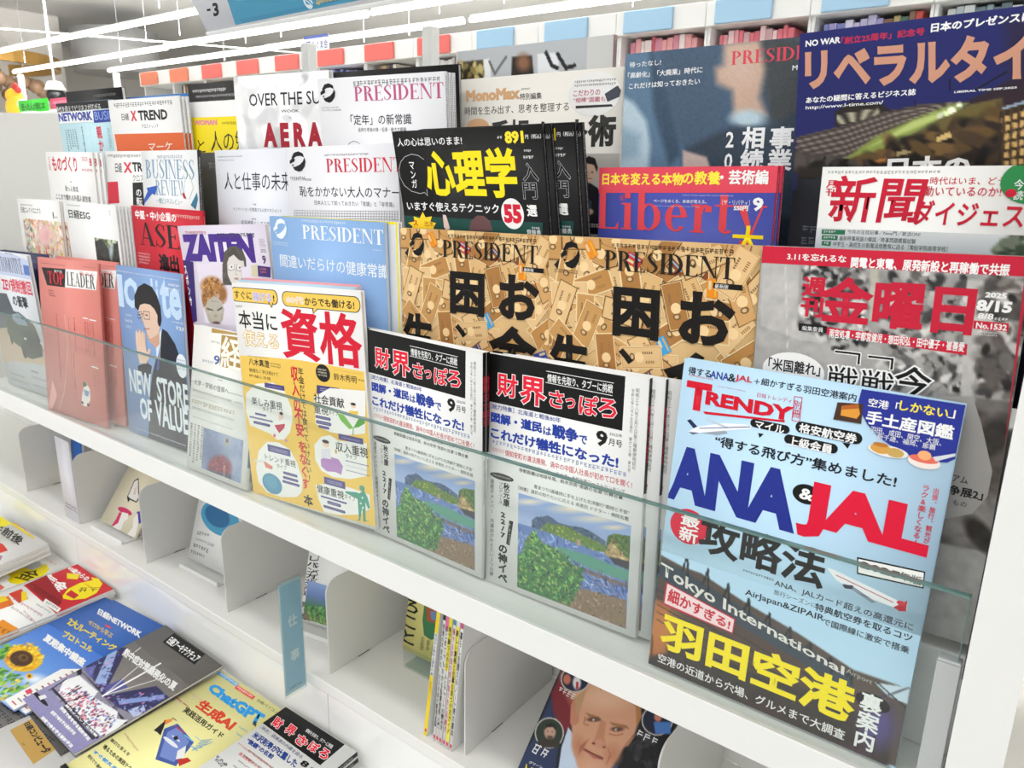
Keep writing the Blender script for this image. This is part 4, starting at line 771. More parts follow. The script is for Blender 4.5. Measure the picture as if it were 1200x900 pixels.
ART['keizai'] = ('#f5f4ef', [
 ('p',[44.1,0.3,187.1,-6.4,187.8,-0.5,44.7,6.6],'#b3924a'),
 ('p',[69.2,6.9,117.9,5.2,119,51.1,68.9,52.4],'#b3924a'),
 ('t','経済',[69.8,7.6,170.6,54],'#f7f5ea',0.02),
 ('t','9',[53.8,37.8,68.8,51.3],'#4c62a4',0.02),
 ('gr',[25.7,47.7,52.3,52.6],1,'#8a94b0',34),
 ('gr',[44.9,18.1,66.8,21],1,'#999999',35),
 ('gr',[67.9,71.2,78.8,73.5],1,'#1b1b1d',36),
 ('t','大学・学術の復興へ',[7.4,80.5,93.8,89.3],'#4a4a48'),
 ('l',[-0.6,85.2,6.7,84.9],0.3,'#555555'),
 ('gr',[95.4,85.1,127.4,87.6],1,'#777777',37),
 ('gr',[5.7,95.6,102,99.5],1,'#b0a080',38),
 ('gr',[6.7,105,71.3,106.3],1,'#b5a27a',39),
 ('gr',[4.7,110.4,114.9,118.2],1,'#b0a080',40),
 ('gr',[5.4,121.9,111.4,125.9],2,'#5f7a70',41),
 ('gr',[6.4,136.1,108.4,138.7],2,'#707068',42),
 ('gr',[107.8,96.2,128.5,97.6],1,'#1b1b1d',43),
 ('gv',[3.3,147.1,40.2,205.6],4,'#4a4a48',44),
 ('pic',[38.6,148,135.5,209.8],0.8,[('f','#8290b0'),('n',0.1,9),('n',0.1,4),('b',96,157,28.5,11.4,167,'#a9b4cc',1.6),('b',59,179.7,25,17.5,161.2,'#66759a',1.6),('b',117.9,184.3,18.9,14.1,158.2,'#a4b0c8',1.5),('b',82.8,199.7,28.3,17.9,162,'#7a3040',0.5),('k',[56.4,204.3,62.6,190.9,83.8,180.2,108.6,186.4,112.2,203.2,87.4,216.5,62.2,212],260,0.5,1.3,2.5,['#b84858','#d06a76','#7a2838','#963848','#542030'],3),('y',[53.7,208,112.2,203.2,113.1,211.8,54.3,213.9],'#3a4058',3.3),('b',97.9,157.2,6.4,4.3,89.2,'#b8a888',0.5),('b',97.8,156,3.4,2.8,153.9,'#6a5a48',0.5),('l',[98.5,162.3,95.1,195.4],0.4,'#9aa088'),('l',[94,194.2,95.9,213],0.9,'#d0b8a8')])])
ART['iolite'] = ('#86a6d6', [
 ('gr',[-1,8.3,174.5,10.5],1,'#f2f4f8',45),
 ('t','I',[0.7,14.5,16.6,67.5],'#c3daf2',0.05),
 ('t','O',[18.9,17.2,63.6,67],'#c3daf2',0.05),
 ('t','l',[99.7,13.1,105.3,64.1],'#c3daf2',0.05),
 ('t','i',[112.9,14,119.6,66.6],'#c3daf2',0.03),
 ('t','te',[123.7,14.4,179.2,71.3],'#c3daf2',0.035),
 ('gr',[148.4,16.2,176.7,21.5],1,'#f4f4f4',46),
 ('gr',[139.3,23,177.3,26.8],1,'#f4f4f4',47),
 ('gr',[152.2,73.8,182.1,76.3],1,'#f4f4f4',48),
 ('t','テスタ',[161.9,80.6,183.3,87.2],'#f6f6f4',0.03),
 ('t','Vol.15',[15.1,86.5,36.9,91.1],'#f6f6f4'),
 ('gr',[17.7,78.2,35.7,81.2],1,'#f6f6f4',49),
 ('gr',[14.9,96.7,34,102.4],2,'#f6f6f4',50),
 ('p',[99,142.5,110.4,116,124.1,89.7,137.5,93.2,156.3,109.7,168.5,132.2,181.1,161.5,179.7,218.2,170.3,296.4,58.7,294.9,73.3,208.7,84.8,170],'#232733'),
 ('p',[43.9,161.8,71.2,151.7,86,155.3,77.3,178.5,42.3,173.1],'#232733'),
 ('p',[102.2,117.1,115.8,97.7,121.6,90,110.4,140.8,101.5,142.1],'#dfe6f0'),
 ('p',[104.1,141.7,114.8,115.4,109.6,137.4,105.6,159.5,99.2,160.5],'#3f5fa8'),
 ('p',[56.1,66,72.7,46.7,110,46.3,120.6,59,118.8,83.4,114.5,97.8,105.4,106.8,85.8,113.6,78.6,106,76.2,95.6,67.8,82.4],'#e4c3ae'),
 ('p',[82.6,114,114.5,97.8,113.5,115.5,101.3,124.3],'#d2a58c'),
 ('p',[76.2,95.6,83.2,109.7,92.4,111.3,80,114.4],'#c8a08a'),
 ('p',[48.7,63.3,50,45.5,62.4,30.2,82.4,22.1,103.4,26.4,115.8,38.9,123.5,55.2,123.9,75.8,119.6,86,114.6,87.3,111.8,80.7,113.1,70.1,105.1,60.6,93.5,55,77.9,54.9,64.7,58.7,58.3,68.6],'#221e20'),
 ('l',[56.5,71.7,67.1,69.1,68.5,77.4,57.7,81.5,54.9,74],0.5,'#5a4a44'),
 ('l',[73.7,67.6,91.3,67.1,89.7,79.1,74.5,80.2,73.7,67.6],0.5,'#5a4a44'),
 ('l',[66.6,72.6,73.1,71.9],0.5,'#5a4a44'),
 ('e',[58.9,73.5,64.3,75.7],'#2a2220'),
 ('e',[78.1,72,86,74],'#2a2220'),
 ('l',[70.5,72.2,66.1,86.2,72.4,86.1],0.5,'#b98e78'),
 ('l',[71,97,87.7,94.2],0.8,'#b0685e'),
 ('p',[45,107.5,50.1,98.9,53,106.5,54.9,101.9,59.3,97.7,61.5,105.4,66.9,98.9,70,104.3,73.9,103,72.8,121.1,74.7,135.3,80.9,127.2,87.1,127.7,78.4,145.6,69.6,154.1,51.2,156.2,46.5,143,43.8,125.1],'#e8c8b2'),
 ('l',[53,106.5,52,127.6],0.35,'#c49c84'),
 ('l',[61.5,105.4,60.5,126.4],0.35,'#c49c84'),
 ('l',[70,104.3,69,125.2],0.35,'#c49c84'),
 ('e',[155.9,123.6,184.5,161.6],'#e9eef6'),
 ('gr',[159.7,132.1,182.2,150.9],4,'#8a9ab4',51),
 ('t','NEW',[14.8,170,80.2,209.7],'#e6eef2',0.03),
 ('t','STORE',[95.4,170.5,182.7,212.6],'#e6eef2',0.03),
 ('t','OF',[40.5,214.6,76,252.4],'#e6eef2',0.03),
 ('t','VALUE',[86.4,211.6,178.3,254.4],'#e6eef2',0.03),
 ('gr',[21.7,271.8,167.8,274.9],1,'#dfe6ee',52)])
ART['topleader'] = ('#e08a80', [
 ('p',[12.7,18,97.1,15.7,91.4,47.7,28.6,48.7],'#171515'),
 ('p',[97.1,15.7,200.8,13.3,193.2,44.9,91.4,47.7],'#f5f3f0'),
 ('s','TOP',[33.9,22.8,88.8,44.9],'#e0202c'),
 ('s','LEADER',[99.5,20,191.9,43.5],'#1c1a1a'),
 ('gr',[57.6,19,84.1,24.1],1,'#f6f6f4',53),
 ('t','日経トップリーダー',[143.5,16.4,191.5,23.3],'#d2142d'),
 ('gr',[12.3,9.5,97.7,11.1],1,'#3a1a18',54),
 ('gr',[155.9,7.5,197.2,8.5],1,'#7a2a20',55),
 ('gr',[32.3,56.2,55.3,69.1],3,'#4a1a18',56),
 ('l',[82.1,96,88.9,147.2,76.5,196.1,64.8,238,37.3,279.3],0.5,'#f3d8d0'),
 ('v','その仕事、やめますか',[113.1,97.5,117.2,159.3],'#4a1a1a',0.015),
 ('gv',[95,99.8,98,217.3],1,'#4a1a1a',57),
 ('v','生成AI時代の経営',[102.1,91.7,102.6,145.6],'#4a1a1a'),
 ('gv',[53,96.5,57.4,235.1],2,'#4a1a1a',58),
 ('v','生き残りの条件',[103.6,161,107.3,227.4],'#4a1a1a',0.01),
 ('gv',[147.4,102.4,180.5,158.9],4,'#b05a50',59),
 ('l',[145.3,95.8,160.9,95.7],0.9,'#f6f6f4'),
 ('l',[166.5,96.7,187.4,96.8],0.9,'#f6f6f4'),
 ('l',[164.2,177.8,185.2,178.7],0.9,'#f6f6f4'),
 ('gv',[166.4,183.6,185,219.3],3,'#b05a50',60),
 ('p',[125.5,236.4,139.3,206.8,153.6,220.3,152.8,239.9,138.1,254.1,122,252.8],'#e9e4e0'),
 ('p',[132.9,223.4,151.7,224.4,146.1,235.1,134.7,233],'#7a9ac0'),
 ('p',[131.4,211.9,139.2,207.6,145.6,214.5,133.4,219.4],'#3a6a50'),
 ('e',[121.4,245.8,129.5,251.6],'#2a2a30'),
 ('e',[140.4,246.6,149.9,252.1],'#2a2a30'),
 ('p',[23.2,219.9,36.5,250.6,14.9,278.9,-4.8,280.6],'#e8a49a')])
ART['auto'] = ('#dfe3e8', [
 ('p',[35.7,-5.3,151.4,1.3,230.5,8.9,242.9,41.7,223.7,45.1,10.7,43.3],'#c6d0e8'),
 ('s','AUTOMOTIVE',[59.4,8.7,179.6,37.7],'#3a4254'),
 ('p',[186.4,18.7,209.7,19.6,208.8,38.1,183.5,37.5],'#5a7ac0'),
 ('gr',[114,-0.8,150.3,3.8],1,'#333333',61),
 ('t','ZEV規制撤回',[72.1,48.6,203.1,75.9],'#d83a4c',0.03),
 ('t','の衝撃',[106.4,80.8,172.6,103.5],'#26282c',0.03),
 ('p',[-10.4,84.5,84.5,81,100.7,113.9,127.3,115.6,79.3,155.5,-59.7,180.6],'#5a6068'),
 ('p',[-49.6,160.9,177,131.7,196.8,184.6,202.9,209.6,48,222.4,-85.8,231.4],'#c9b49c'),
 ('p',[127.2,137.1,178.2,129,202.6,179.6,193,193.7,171.3,166.4],'#a5764e'),
 ('p',[56.1,140.4,86.1,119.7,122.5,113.5,151,122.6,184.8,135.1,198.6,163.1,193,193.7,144.8,205.5,114.4,204.3,104.2,187.9,68.3,179,51.4,163.1],'#4c5a48'),
 ('p',[86.9,122.2,119.6,115.5,145,123.2,153.4,138.5,110.4,139.8,91.8,133.1],'#8fa2b4'),
 ('p',[121,150.8,188.8,147.3,198.6,163.1,193,193.7,145.7,203.6,118.6,199.3],'#39443a'),
 ('e',[104.3,179.1,122.3,208.6],'#20242a'),
 ('e',[57.8,166.9,69.1,186.1],'#20242a'),
 ('p',[145.3,161,191.6,158,187,177.3,141.2,183.2],'#262c28'),
 ('e',[194.7,163.6,203.3,169.3],'#e8ecf0'),
 ('e',[125,163.4,136.4,168.1],'#e8ecf0'),
 ('gr',[27.4,235.5,102.5,235.6],1,'#6a6a6a',62),
 ('gr',[125.1,228.7,160.6,235],1,'#6a6a6a',63),
 ('gr',[23.1,249.1,90.8,252.8],1,'#6a6a6a',64),
 ('gr',[121.3,241.8,187.5,246.8],2,'#6a6a6a',65),
 ('gr',[19.6,260.9,98.8,266.2],2,'#6a6a6a',66),
 ('gr',[121.6,258.9,201.4,262.1],1,'#6a6a6a',67)])
ART['navy'] = ('#1d2150', [
 ('gr',[115.5,11.2,189,19.6],1,'#8088b8',68)])
ART['mono'] = ('#f0efec', [
 ('t','日経エレクトロニクス',[13.2,15.1,107.7,26.4],'#6a6a6a',0.015),
 ('gr',[12.2,9.7,73.3,13.3],1,'#8a8a8a',69),
 ('t','8',[159.6,20.5,166,32.6],'#1b1b1d',0.03),
 ('gr',[168.5,28.4,180,31.5],1,'#1b1b1d',70),
 ('pic',[17.1,37.2,194,103.2],1.2,[('f','#e8d6c4'),('k',[10.2,36.4,225.5,33.3,204.9,108,-2.8,117.4],420,2,5,1.8,['#e8c8a0','#d88a78','#f0e4d4','#c8b060','#e0a898','#f4ece0','#b8c890','#d07868'],4),('k',[16.5,38.8,58.8,37.2,42.5,108.7,3,100.2],140,1,3,2,['#6a7a8a','#a8b4b0','#4a5a62','#d8d0c0'],5),('b',117.1,63.8,33.7,18,168.1,'#f0d0cc',1.2),('b',115,66.6,25.6,12.9,169.5,'#e8b0b0',1.2),('n',0.05,8)])])
ART['esg'] = ('#f3f3f2', [
 ('gr',[9.1,4.9,63.1,7.3],1,'#8a8a8a',71),
 ('t','日経ESG',[11,13.2,95.1,28.4],'#1e1e1e',0.02),
 ('gr',[168.6,9.1,173.2,18.1],3,'#999999',72),
 ('gr',[169.8,23.3,170.2,36.7],3,'#aaaaaa',73),
 ('pic',[100.7,57.4,186.4,101.1],1.2,[('f','#9ba58a'),('g','#c9ccb0','#aab79a','#5a6a58','#3c4438'),('k',[96.8,57.6,198.7,53.5,195,67.6,94.5,74.8],120,2,4,1.5,['#5a7048','#8a9a60','#3a4a34','#c8ccb0'],6),('y',[97.4,64.9,131.4,57.8,152.6,75.4,149.9,104.3,84.2,110],'#3a3c38',2.2),('y',[164.3,69.8,188,56.5,207.5,57.5,196.6,100.2,155.2,103.8],'#33352f',2),('b',158.9,74.9,12.9,6.7,113.1,'#b8c8d0',1.3),('n',0.08,5)])])
ART['asean'] = ('#cf1f33', [
 ('t','中堅・中小企業の',[11,6.3,134.4,20.4],'#f6f6f4',0.03),
 ('s','ASEAN',[18.4,25.2,236,61.5],'#16100f'),
 ('gr',[128.2,7.6,201.6,14.2],1,'#f0c8c0',74),
 ('t','進出',[72.2,71.2,131.1,98.2],'#1a0f0f',0.05),
 ('gr',[8.5,74.3,48.9,94.1],4,'#f4dcd8',75)])
ART['zaiten'] = ('#e4dcea', [
 ('t','ZAITEN',[8.5,11.9,180.1,51.2],'#4a2a8c',0.075),
 ('gr',[18.3,7.4,73.4,12.7],1,'#c04050',76),
 ('gr',[98.2,10.7,188.3,18],1,'#4a4a5a',77),
 ('gr',[192.6,19.4,207.8,31.2],5,'#6a6a78',78),
 ('t','2025',[193.7,32.7,205.3,37.2],'#4a4a58'),
 ('t','9',[194.7,41.1,202.6,52.3],'#4a2a5a',0.03),
 ('p',[182.2,54.8,210.8,56.4,207.7,70.6,180,69.5],'#43307a'),
 ('gr',[186.2,57.9,201.7,66.5],2,'#f08a50',79),
 ('p',[168,54.6,182.5,53.3,180.3,70.6,165.7,69.5],'#d8d0b0'),
 ('p',[-11.5,49.8,27,52,12,141.2,-12.1,144.7,-11.1,67.6],'#35226a'),
 ('v','スポンサ',[-0.2,55.5,6.9,119.2],'#f6f6f4',0.03),
 ('l',[70.6,68.1,91.9,68.8],0.3,'#6a6078'),
 ('p',[100,57.7,102.6,50.2,109.8,37.1,124.4,29.7,140.2,28.6,153.9,35,158,45.8,156.6,56.7],'#5a5650'),
 ('p',[111,57.5,113.1,51.9,121.1,42.5,131.2,39.7,152.3,49.5,152.4,56.7],'#ded8d2'),
 ('p',[115.5,39.8,133.3,31.5,150.4,49.5,141.6,47.8,131,40.6,120.7,44.4],'#504c46'),
 ('pic',[34.1,53.8,143.6,142.7],0.8,[('f','#e4dcea'),('y',[96.1,72.8,102,50.2,109.8,37.1,124.4,29.7,140.2,28.6,153.9,35,158,45.8,155.7,78.6,133,83,94.4,84.2],'#5a5650',0.8),('k',[95.4,80.4,103.6,46.4,117.4,32.5,140,29.3,156.1,38.6,155.1,78.6],160,0.4,0.8,9,['#4a4640','#6e6a62','#7a766c','#3e3a36'],5),('y',[111.9,53.7,121.1,42.5,131.2,39.7,152.3,49.5,151.6,62.2,145.1,71.5,133.9,79.2,114.9,79.8,110,68.7],'#ded8d2',0.8),('b',121.9,58.4,6.4,3.3,173.2,'#f2efec',0.4),('b',140.8,58.8,6.3,3.3,173.1,'#f2efec',0.4),('b',121.9,58,2.3,1.3,171.3,'#5a5450',0.5),('b',140.9,58.4,2.2,1.3,171.3,'#5a5450',0.5),('l',[113.9,53.7,110,61.2,119.1,62.9,128.5,60.8,129.5,51.6],0.4,'#7a746c'),('l',[135.6,53.4,133.4,62.6,142.5,63.1,150.2,60.4],0.4,'#7a746c'),('b',129.6,74.1,5.7,1.5,177.3,'#b08a84',0.6),('l',[133.2,57.1,128.5,68.2,134.1,68.5],0.3,'#9a928a'),('y',[115.5,39.8,133.3,31.5,150.4,49.5,141.6,47.8,131,40.6,120.7,44.4],'#504c46',0.8),('b',63.8,87.2,27.9,13.8,172.2,'#a8743e',0.5),('b',51.6,107.1,24.3,11.6,171.8,'#9a6838',0.6),('k',[30.6,98.1,49.4,77.9,71.3,71.9,92.1,80.5,94.7,95.6,87.4,111.3,38.4,117.6,30,110.1],260,1,2.6,1.3,['#b87f42','#8a5a30','#c89458','#6e4626','#d0a468'],7),('b',90.9,97.7,12.8,8.9,124.7,'#9a6838',0.8),('y',[37.3,121.6,47.6,109.3,66.9,100.6,82.2,105.8,88.7,119,81.2,135,68.4,145.7,54.6,146.6,42.8,139.3],'#b9b2a4',0.9),('y',[44.2,118.9,61.2,122,57.9,124.1,42.8,121.8],'#5a5248',0.7),('y',[83.6,115.8,68.7,121.6,70.9,123.4,84.2,118.5],'#5a5248',0.7),('b',53.7,124.4,4.2,1.2,175.3,'#e8e2d6',0.4),('b',75,123.2,3.7,1.2,175,'#e8e2d6',0.4),('b',54.4,124.3,1.4,0.8,168.6,'#302a26',0.5),('b',74.6,123.2,1.4,0.8,168.5,'#302a26',0.5),('b',63.6,130.5,4.9,2.3,171,'#a49c8e',0.6),('b',62,141.7,9.7,2.8,174.7,'#6e4a46',0.5),('l',[45.6,129.2,48.6,137,48.7,142.9],0.5,'#8e8678'),('l',[79.9,127.3,75.6,137.3],0.5,'#8e8678'),('l',[57.9,108.8,74.7,109.2],0.5,'#8e8678')])])
ART['pblue'] = ('#8fb6e6', [
 ('s','PRESIDENT',[65.8,8.4,210.2,25.5],'#f4f8fc'),
 ('p',[10.2,11.3,15.3,4.6,23.3,2.3,30.7,4.6,32.2,9.7,26.1,8,19,8.9,14.4,11.7],'#eaf2fb'),
 ('p',[6.8,15.3,12.3,11.2,16.5,12.3,15.3,15.6,11.6,17.1,7,19.2],'#eaf2fb'),
 ('p',[32.9,9.7,34.4,14.7,32.3,21.3,26.7,26.8,21.6,28.3,14.7,26.7,11.6,23,16.7,22,24.1,19.1,29.5,15],'#eaf2fb'),
 ('p',[9.8,19.8,14.1,19.6,12.4,22.3],'#eaf2fb'),
 ('gr',[65.4,1.5,149.6,5.6],1,'#e8f0fa',80),
 ('gr',[4,32.2,35.3,37.7],2,'#e8f0fa',81),
 ('gr',[191.9,31.1,207.9,32.7],1,'#e8f0fa',82),
 ('t','間違いだらけの健康常識',[15.9,47.5,216.7,64.2],'#f6fafd',0.006)])
ART['pmoneya'] = ('#d8b37c', [
 ('notes',[0,0,210,281.1],7,190),
 ('s','PRESIDENT',[64.3,10.3,189.7,28.4],'#1f1a14'),
 ('p',[17.3,12.8,20.9,6.1,27.2,3.9,33.4,6.2,35,11.3,29.9,9.6,24.2,10.5,20.7,13.3],'#141110'),
 ('p',[14.9,16.8,19,12.7,22.4,13.8,21.8,17.1,18.9,18.6,15.4,20.8],'#141110'),
 ('p',[35.5,11.2,37.1,16.3,35.9,22.9,31.9,28.4,27.9,29.9,22.2,28.3,19.4,24.5,23.4,23.6,29.2,20.7,33.2,16.5],'#141110'),
 ('p',[17.7,21.3,21.1,21.1,19.9,23.8],'#141110'),
 ('gr',[71.5,3.6,188,8.3],1,'#2a2010',83),
 ('gr',[7.2,31.2,34.5,35.4],2,'#2a2010',84),
 ('p',[171.9,32.1,197.5,32.1,197.5,36.8,171.9,36.8],'#14110e'),
 ('t','最新版',[173.4,32.9,185.4,36.4],'#f6f6f4'),
 ('t','困',[74.4,42.9,122.6,89.1],'#14110e',0.045),
 ('t','お',[141.9,40.7,192.2,86.9],'#17130f',0.04),
 ('t','生',[2.7,94.8,48.7,143.8],'#14110e',0.045),
 ('t','、',[82.4,100.5,97.1,114.1],'#14110e',0.03),
 ('t','金',[130.3,94.4,190.1,149.5],'#14110e',0.045)])
ART['pmoneyb'] = ART['pmoneya']
ART['kinyobi'] = ('#a9a7a4', [
 ('pic',[0,0,181.5,289.7],1.3,[('f','#a8a6a3'),('y',[1,13.7,37,13.5,52.9,73.1,33.3,71.8,3,63.9],'#b9b7b4',0.7),('y',[19.3,12.7,26.7,80.1,26,80.2,18.6,12.7],'#d0cecb',0.5),('y',[30.1,13.9,149.4,14.9,154.7,100.7,94.5,103.6,97,67.8,58,72.5,32.5,62.6],'#9a9896',1.4),('k',[31.8,13.8,78.4,11.1,84.7,72.8,65.4,78.9,54.2,69.3,36.2,64],260,1.5,4,1.6,['#3a3a3a','#d8d6d2','#6a6866','#8a8886','#1e1e1e','#c2c0bc'],4),('k',[91.4,15.4,149.4,14.9,154.7,100.7,97.2,99.6],420,1.5,4.5,1.6,['#4a4a4a','#c8c6c2','#6a6866','#8a8886','#2e2e2e','#a2a09c'],5),('y',[144.2,16.8,160.5,17.3,162.1,102.8,150.6,101.4],'#bdbbb8',0.5),('y',[81.7,12.6,87.2,12.3,88.9,51.3,84.2,51.8],'#b5b2a4',0.4),('k',[157.8,17.4,181.2,17.3,190.6,94.6,161.4,97.9],300,2,6,1.8,['#4a4846','#b8b4b0','#6e6a66','#8e8a86','#2e2c2a','#d0ccc8','#5a5450'],6),('y',[160.3,99.7,193.6,97.3,202.7,211.1,129.2,215.1],'#6e6a66',2.2),('k',[155.5,117.6,182.5,112.5,189.8,197.1,159.1,206.2],80,4,12,2,['#4a4440','#8a8682','#5e5650','#3a3632'],7),('n',0.06,6)]),
 ('p',[-0.9,-1.9,181.3,-0.1,181.9,13.1,-0.5,13.4],'#c9233c'),
 ('t','3.11を忘れるな',[20,4.4,64,9.9],'#f6f6f4',0.02),
 ('t','関電と東電、原発新設と再稼働で共振',[67.5,5.3,167.9,13.4],'#f6f6f4',0.03),
 ('v','週刊',[33.5,21.1,51.7,52.9],'#c5203a',0.035),
 ('t','金曜日',[49,20.5,151.4,56.3],'#c5203a',0.035),
 ('t','2025',[156.1,24.8,168.6,28.5],'#f4f4f2',0.04),
 ('t','8/15',[151.9,30.2,172.7,38.1],'#f4f4f2',0.05),
 ('t','8/8',[153.6,39.3,162.9,43.4],'#f4f4f2',0.02),
 ('gr',[163.4,41.5,171.7,43.8],1,'#f6f6f4',85),
 ('p',[151.6,44.9,172.4,45,172.6,50.7,151.8,50.7],'#c9233c'),
 ('t','No.1532',[153.4,46,171.5,50.1],'#f6f6f4',0.03),
 ('gr',[151.7,52,166.8,55.5],2,'#e8e8e6',86),
 ('p',[33.3,58.8,55,59.1,55.2,64.5,33.8,65],'#171717'),
 ('t','編集委員',[36.3,60.5,52.4,64.3],'#f6f6f4'),
 ('p',[55.1,59.8,149.9,62,150.3,69.9,55.3,65.6],'#c9233c'),
 ('t','雨宮処凛・宇都宮健児・想田和弘・田中優子・崔善愛',[57.2,60.7,148.4,67.8],'#f6f6f4',0.02),
 ('e',[7.5,82.9,56.6,113.5],'#f1f0ee'),
 ('t','「米国離れ」',[12.1,89.2,53.2,99.7],'#1b1b1d',0.02),
 ('l',[63.3,78,80.4,78,80.5,85.5],1.6,'#efeeec'),
 ('l',[63.3,78,80.4,78,80.5,85.5],0.8,'#161616'),
 ('l',[87.3,78.9,103.6,78.8,103.7,86.2],1.6,'#efeeec'),
 ('l',[87.3,78.9,103.6,78.8,103.7,86.2],0.8,'#161616'),
 ('t','戦',[59.2,89.2,81.4,111.2],'#161616',0.005,('#f6f6f4',0.05)),
 ('t','戦',[83.5,89.1,106.7,110.6],'#161616',0.005,('#f6f6f4',0.05)),
 ('t','今',[106.8,82.6,131,104.7],'#161616',0.02,('#f6f6f4',0.05)),
 ('p',[137,102.1,157.6,98.6,164.9,115.8,176.5,150.9,176,170.1,168.5,185.2,153.5,193.3,137.3,197.9,128.5,122.7],'#a9a6a2'),
 ('t','アム',[153,158.4,162.7,163.8],'#1b1b1d',0.01),
 ('t','争展2」',[151.8,166.5,173.4,174.1],'#1b1b1d',0.03),
 ('t','もの',[155.4,177.5,164.3,181.6],'#1b1b1d'),
 ('l',[177.6,1.1,183.2,136.8,183.4,149.3],1.3,'#b8283c')])
ART['dezukuri'] = ('#f2f1ef', [
 ('t','ものづくり',[26,7.2,136,35.2],'#d02a38',0.03),
 ('v','日経',[10,7.3,17.2,34.2],'#d02a38'),
 ('t','2025',[157.8,8.4,181.6,15],'#d2142d'),
 ('t','8',[187.6,10.1,197.7,23.5],'#d2142d',0.02),
 ('gr',[152.3,28,197.1,34.1],1,'#d2142d',87),
 ('t','助っ人育成',[71.7,59.9,128.3,70.4],'#1b1b1d',0.01),
 ('t','ここまで頼れる外国人就労者',[24.5,75.9,176.7,86.7],'#1b1b1d',0.015),
 ('gr',[97.1,51,108,55.8],1,'#1b1b1d',88)])
ART['xtrend_b'] = ('#f3f2f0', [
 ('t','日経',[34.7,19.1,57.7,34.8],'#1b1b1d',0.01),
 ('t','X',[64.2,18,90.3,35.2],'#d8324a',0.04),
 ('t','TREND',[92.8,17.8,177.6,33],'#1b1b1d',0.04),
 ('t','クロストレンド',[91.5,37.5,176,48.7],'#1b1b1d'),
 ('gr',[10.9,5.1,137.9,11.2],1,'#555555',89),
 ('p',[3.2,51.9,39.7,50.1,40,86.3,1.2,88.7],'#d0243c'),
 ('p',[89.9,50.9,131,49.1,131.5,86.6,86.4,88.3],'#191919'),
 ('v','の転',[98.2,59,118.4,88],'#f6f6f4',0.02)])
ART['bizrev'] = ('#f1f3f2', [
 ('s','BUSINESS',[12.2,13.8,162.5,43.1],'#7f9cb8'),
 ('s','REVIEW',[41.8,44.8,136.6,68.2],'#8aa6be'),
 ('gr',[52.3,6.8,132.2,13.9],1,'#a0b0bc',90),
 ('t','一橋ビジネスレビュー',[42,72.5,123.2,81.5],'#4a90a4'),
 ('p',[-14.1,76.9,14.9,63.3,11.8,57.9,48.1,53.6,38.7,69,29.6,66.5,2.7,81.9,-11.6,87],'#2a58b8'),
 ('p',[123.4,64.2,130.4,62.3,136.1,72.5,127.8,71],'#b82a38'),
 ('p',[147.1,80.7,167.2,61.4,169.5,71.5,161.4,87],'#2f7a98'),
 ('l',[119.5,21.5,151.4,38.2,158,54.9,144.6,72.2],0.5,'#9ab0a0')])
ART['hito'] = ('#e9ebf2', [
 ('gr',[6.8,8.3,70.7,10.6],1,'#777777',91),
 ('gr',[6.2,13.5,50.7,15.4],1,'#8a8a8a',92),
 ('t','人と仕事の未来',[20.2,31.6,178.9,56.4],'#1e1e22'),
 ('t','イノベーションを推進する人材マネジメント',[39.3,80.9,155.4,86.3],'#55555c'),
 ('gr',[89.1,74.8,97,77.8],1,'#1b1b1d',93),
 ('t','成長戦略としての労働移動',[57.2,99.3,150.1,106.4],'#55555c'),
 ('gr',[84.4,95.6,95.1,98.5],1,'#1b1b1d',94)])
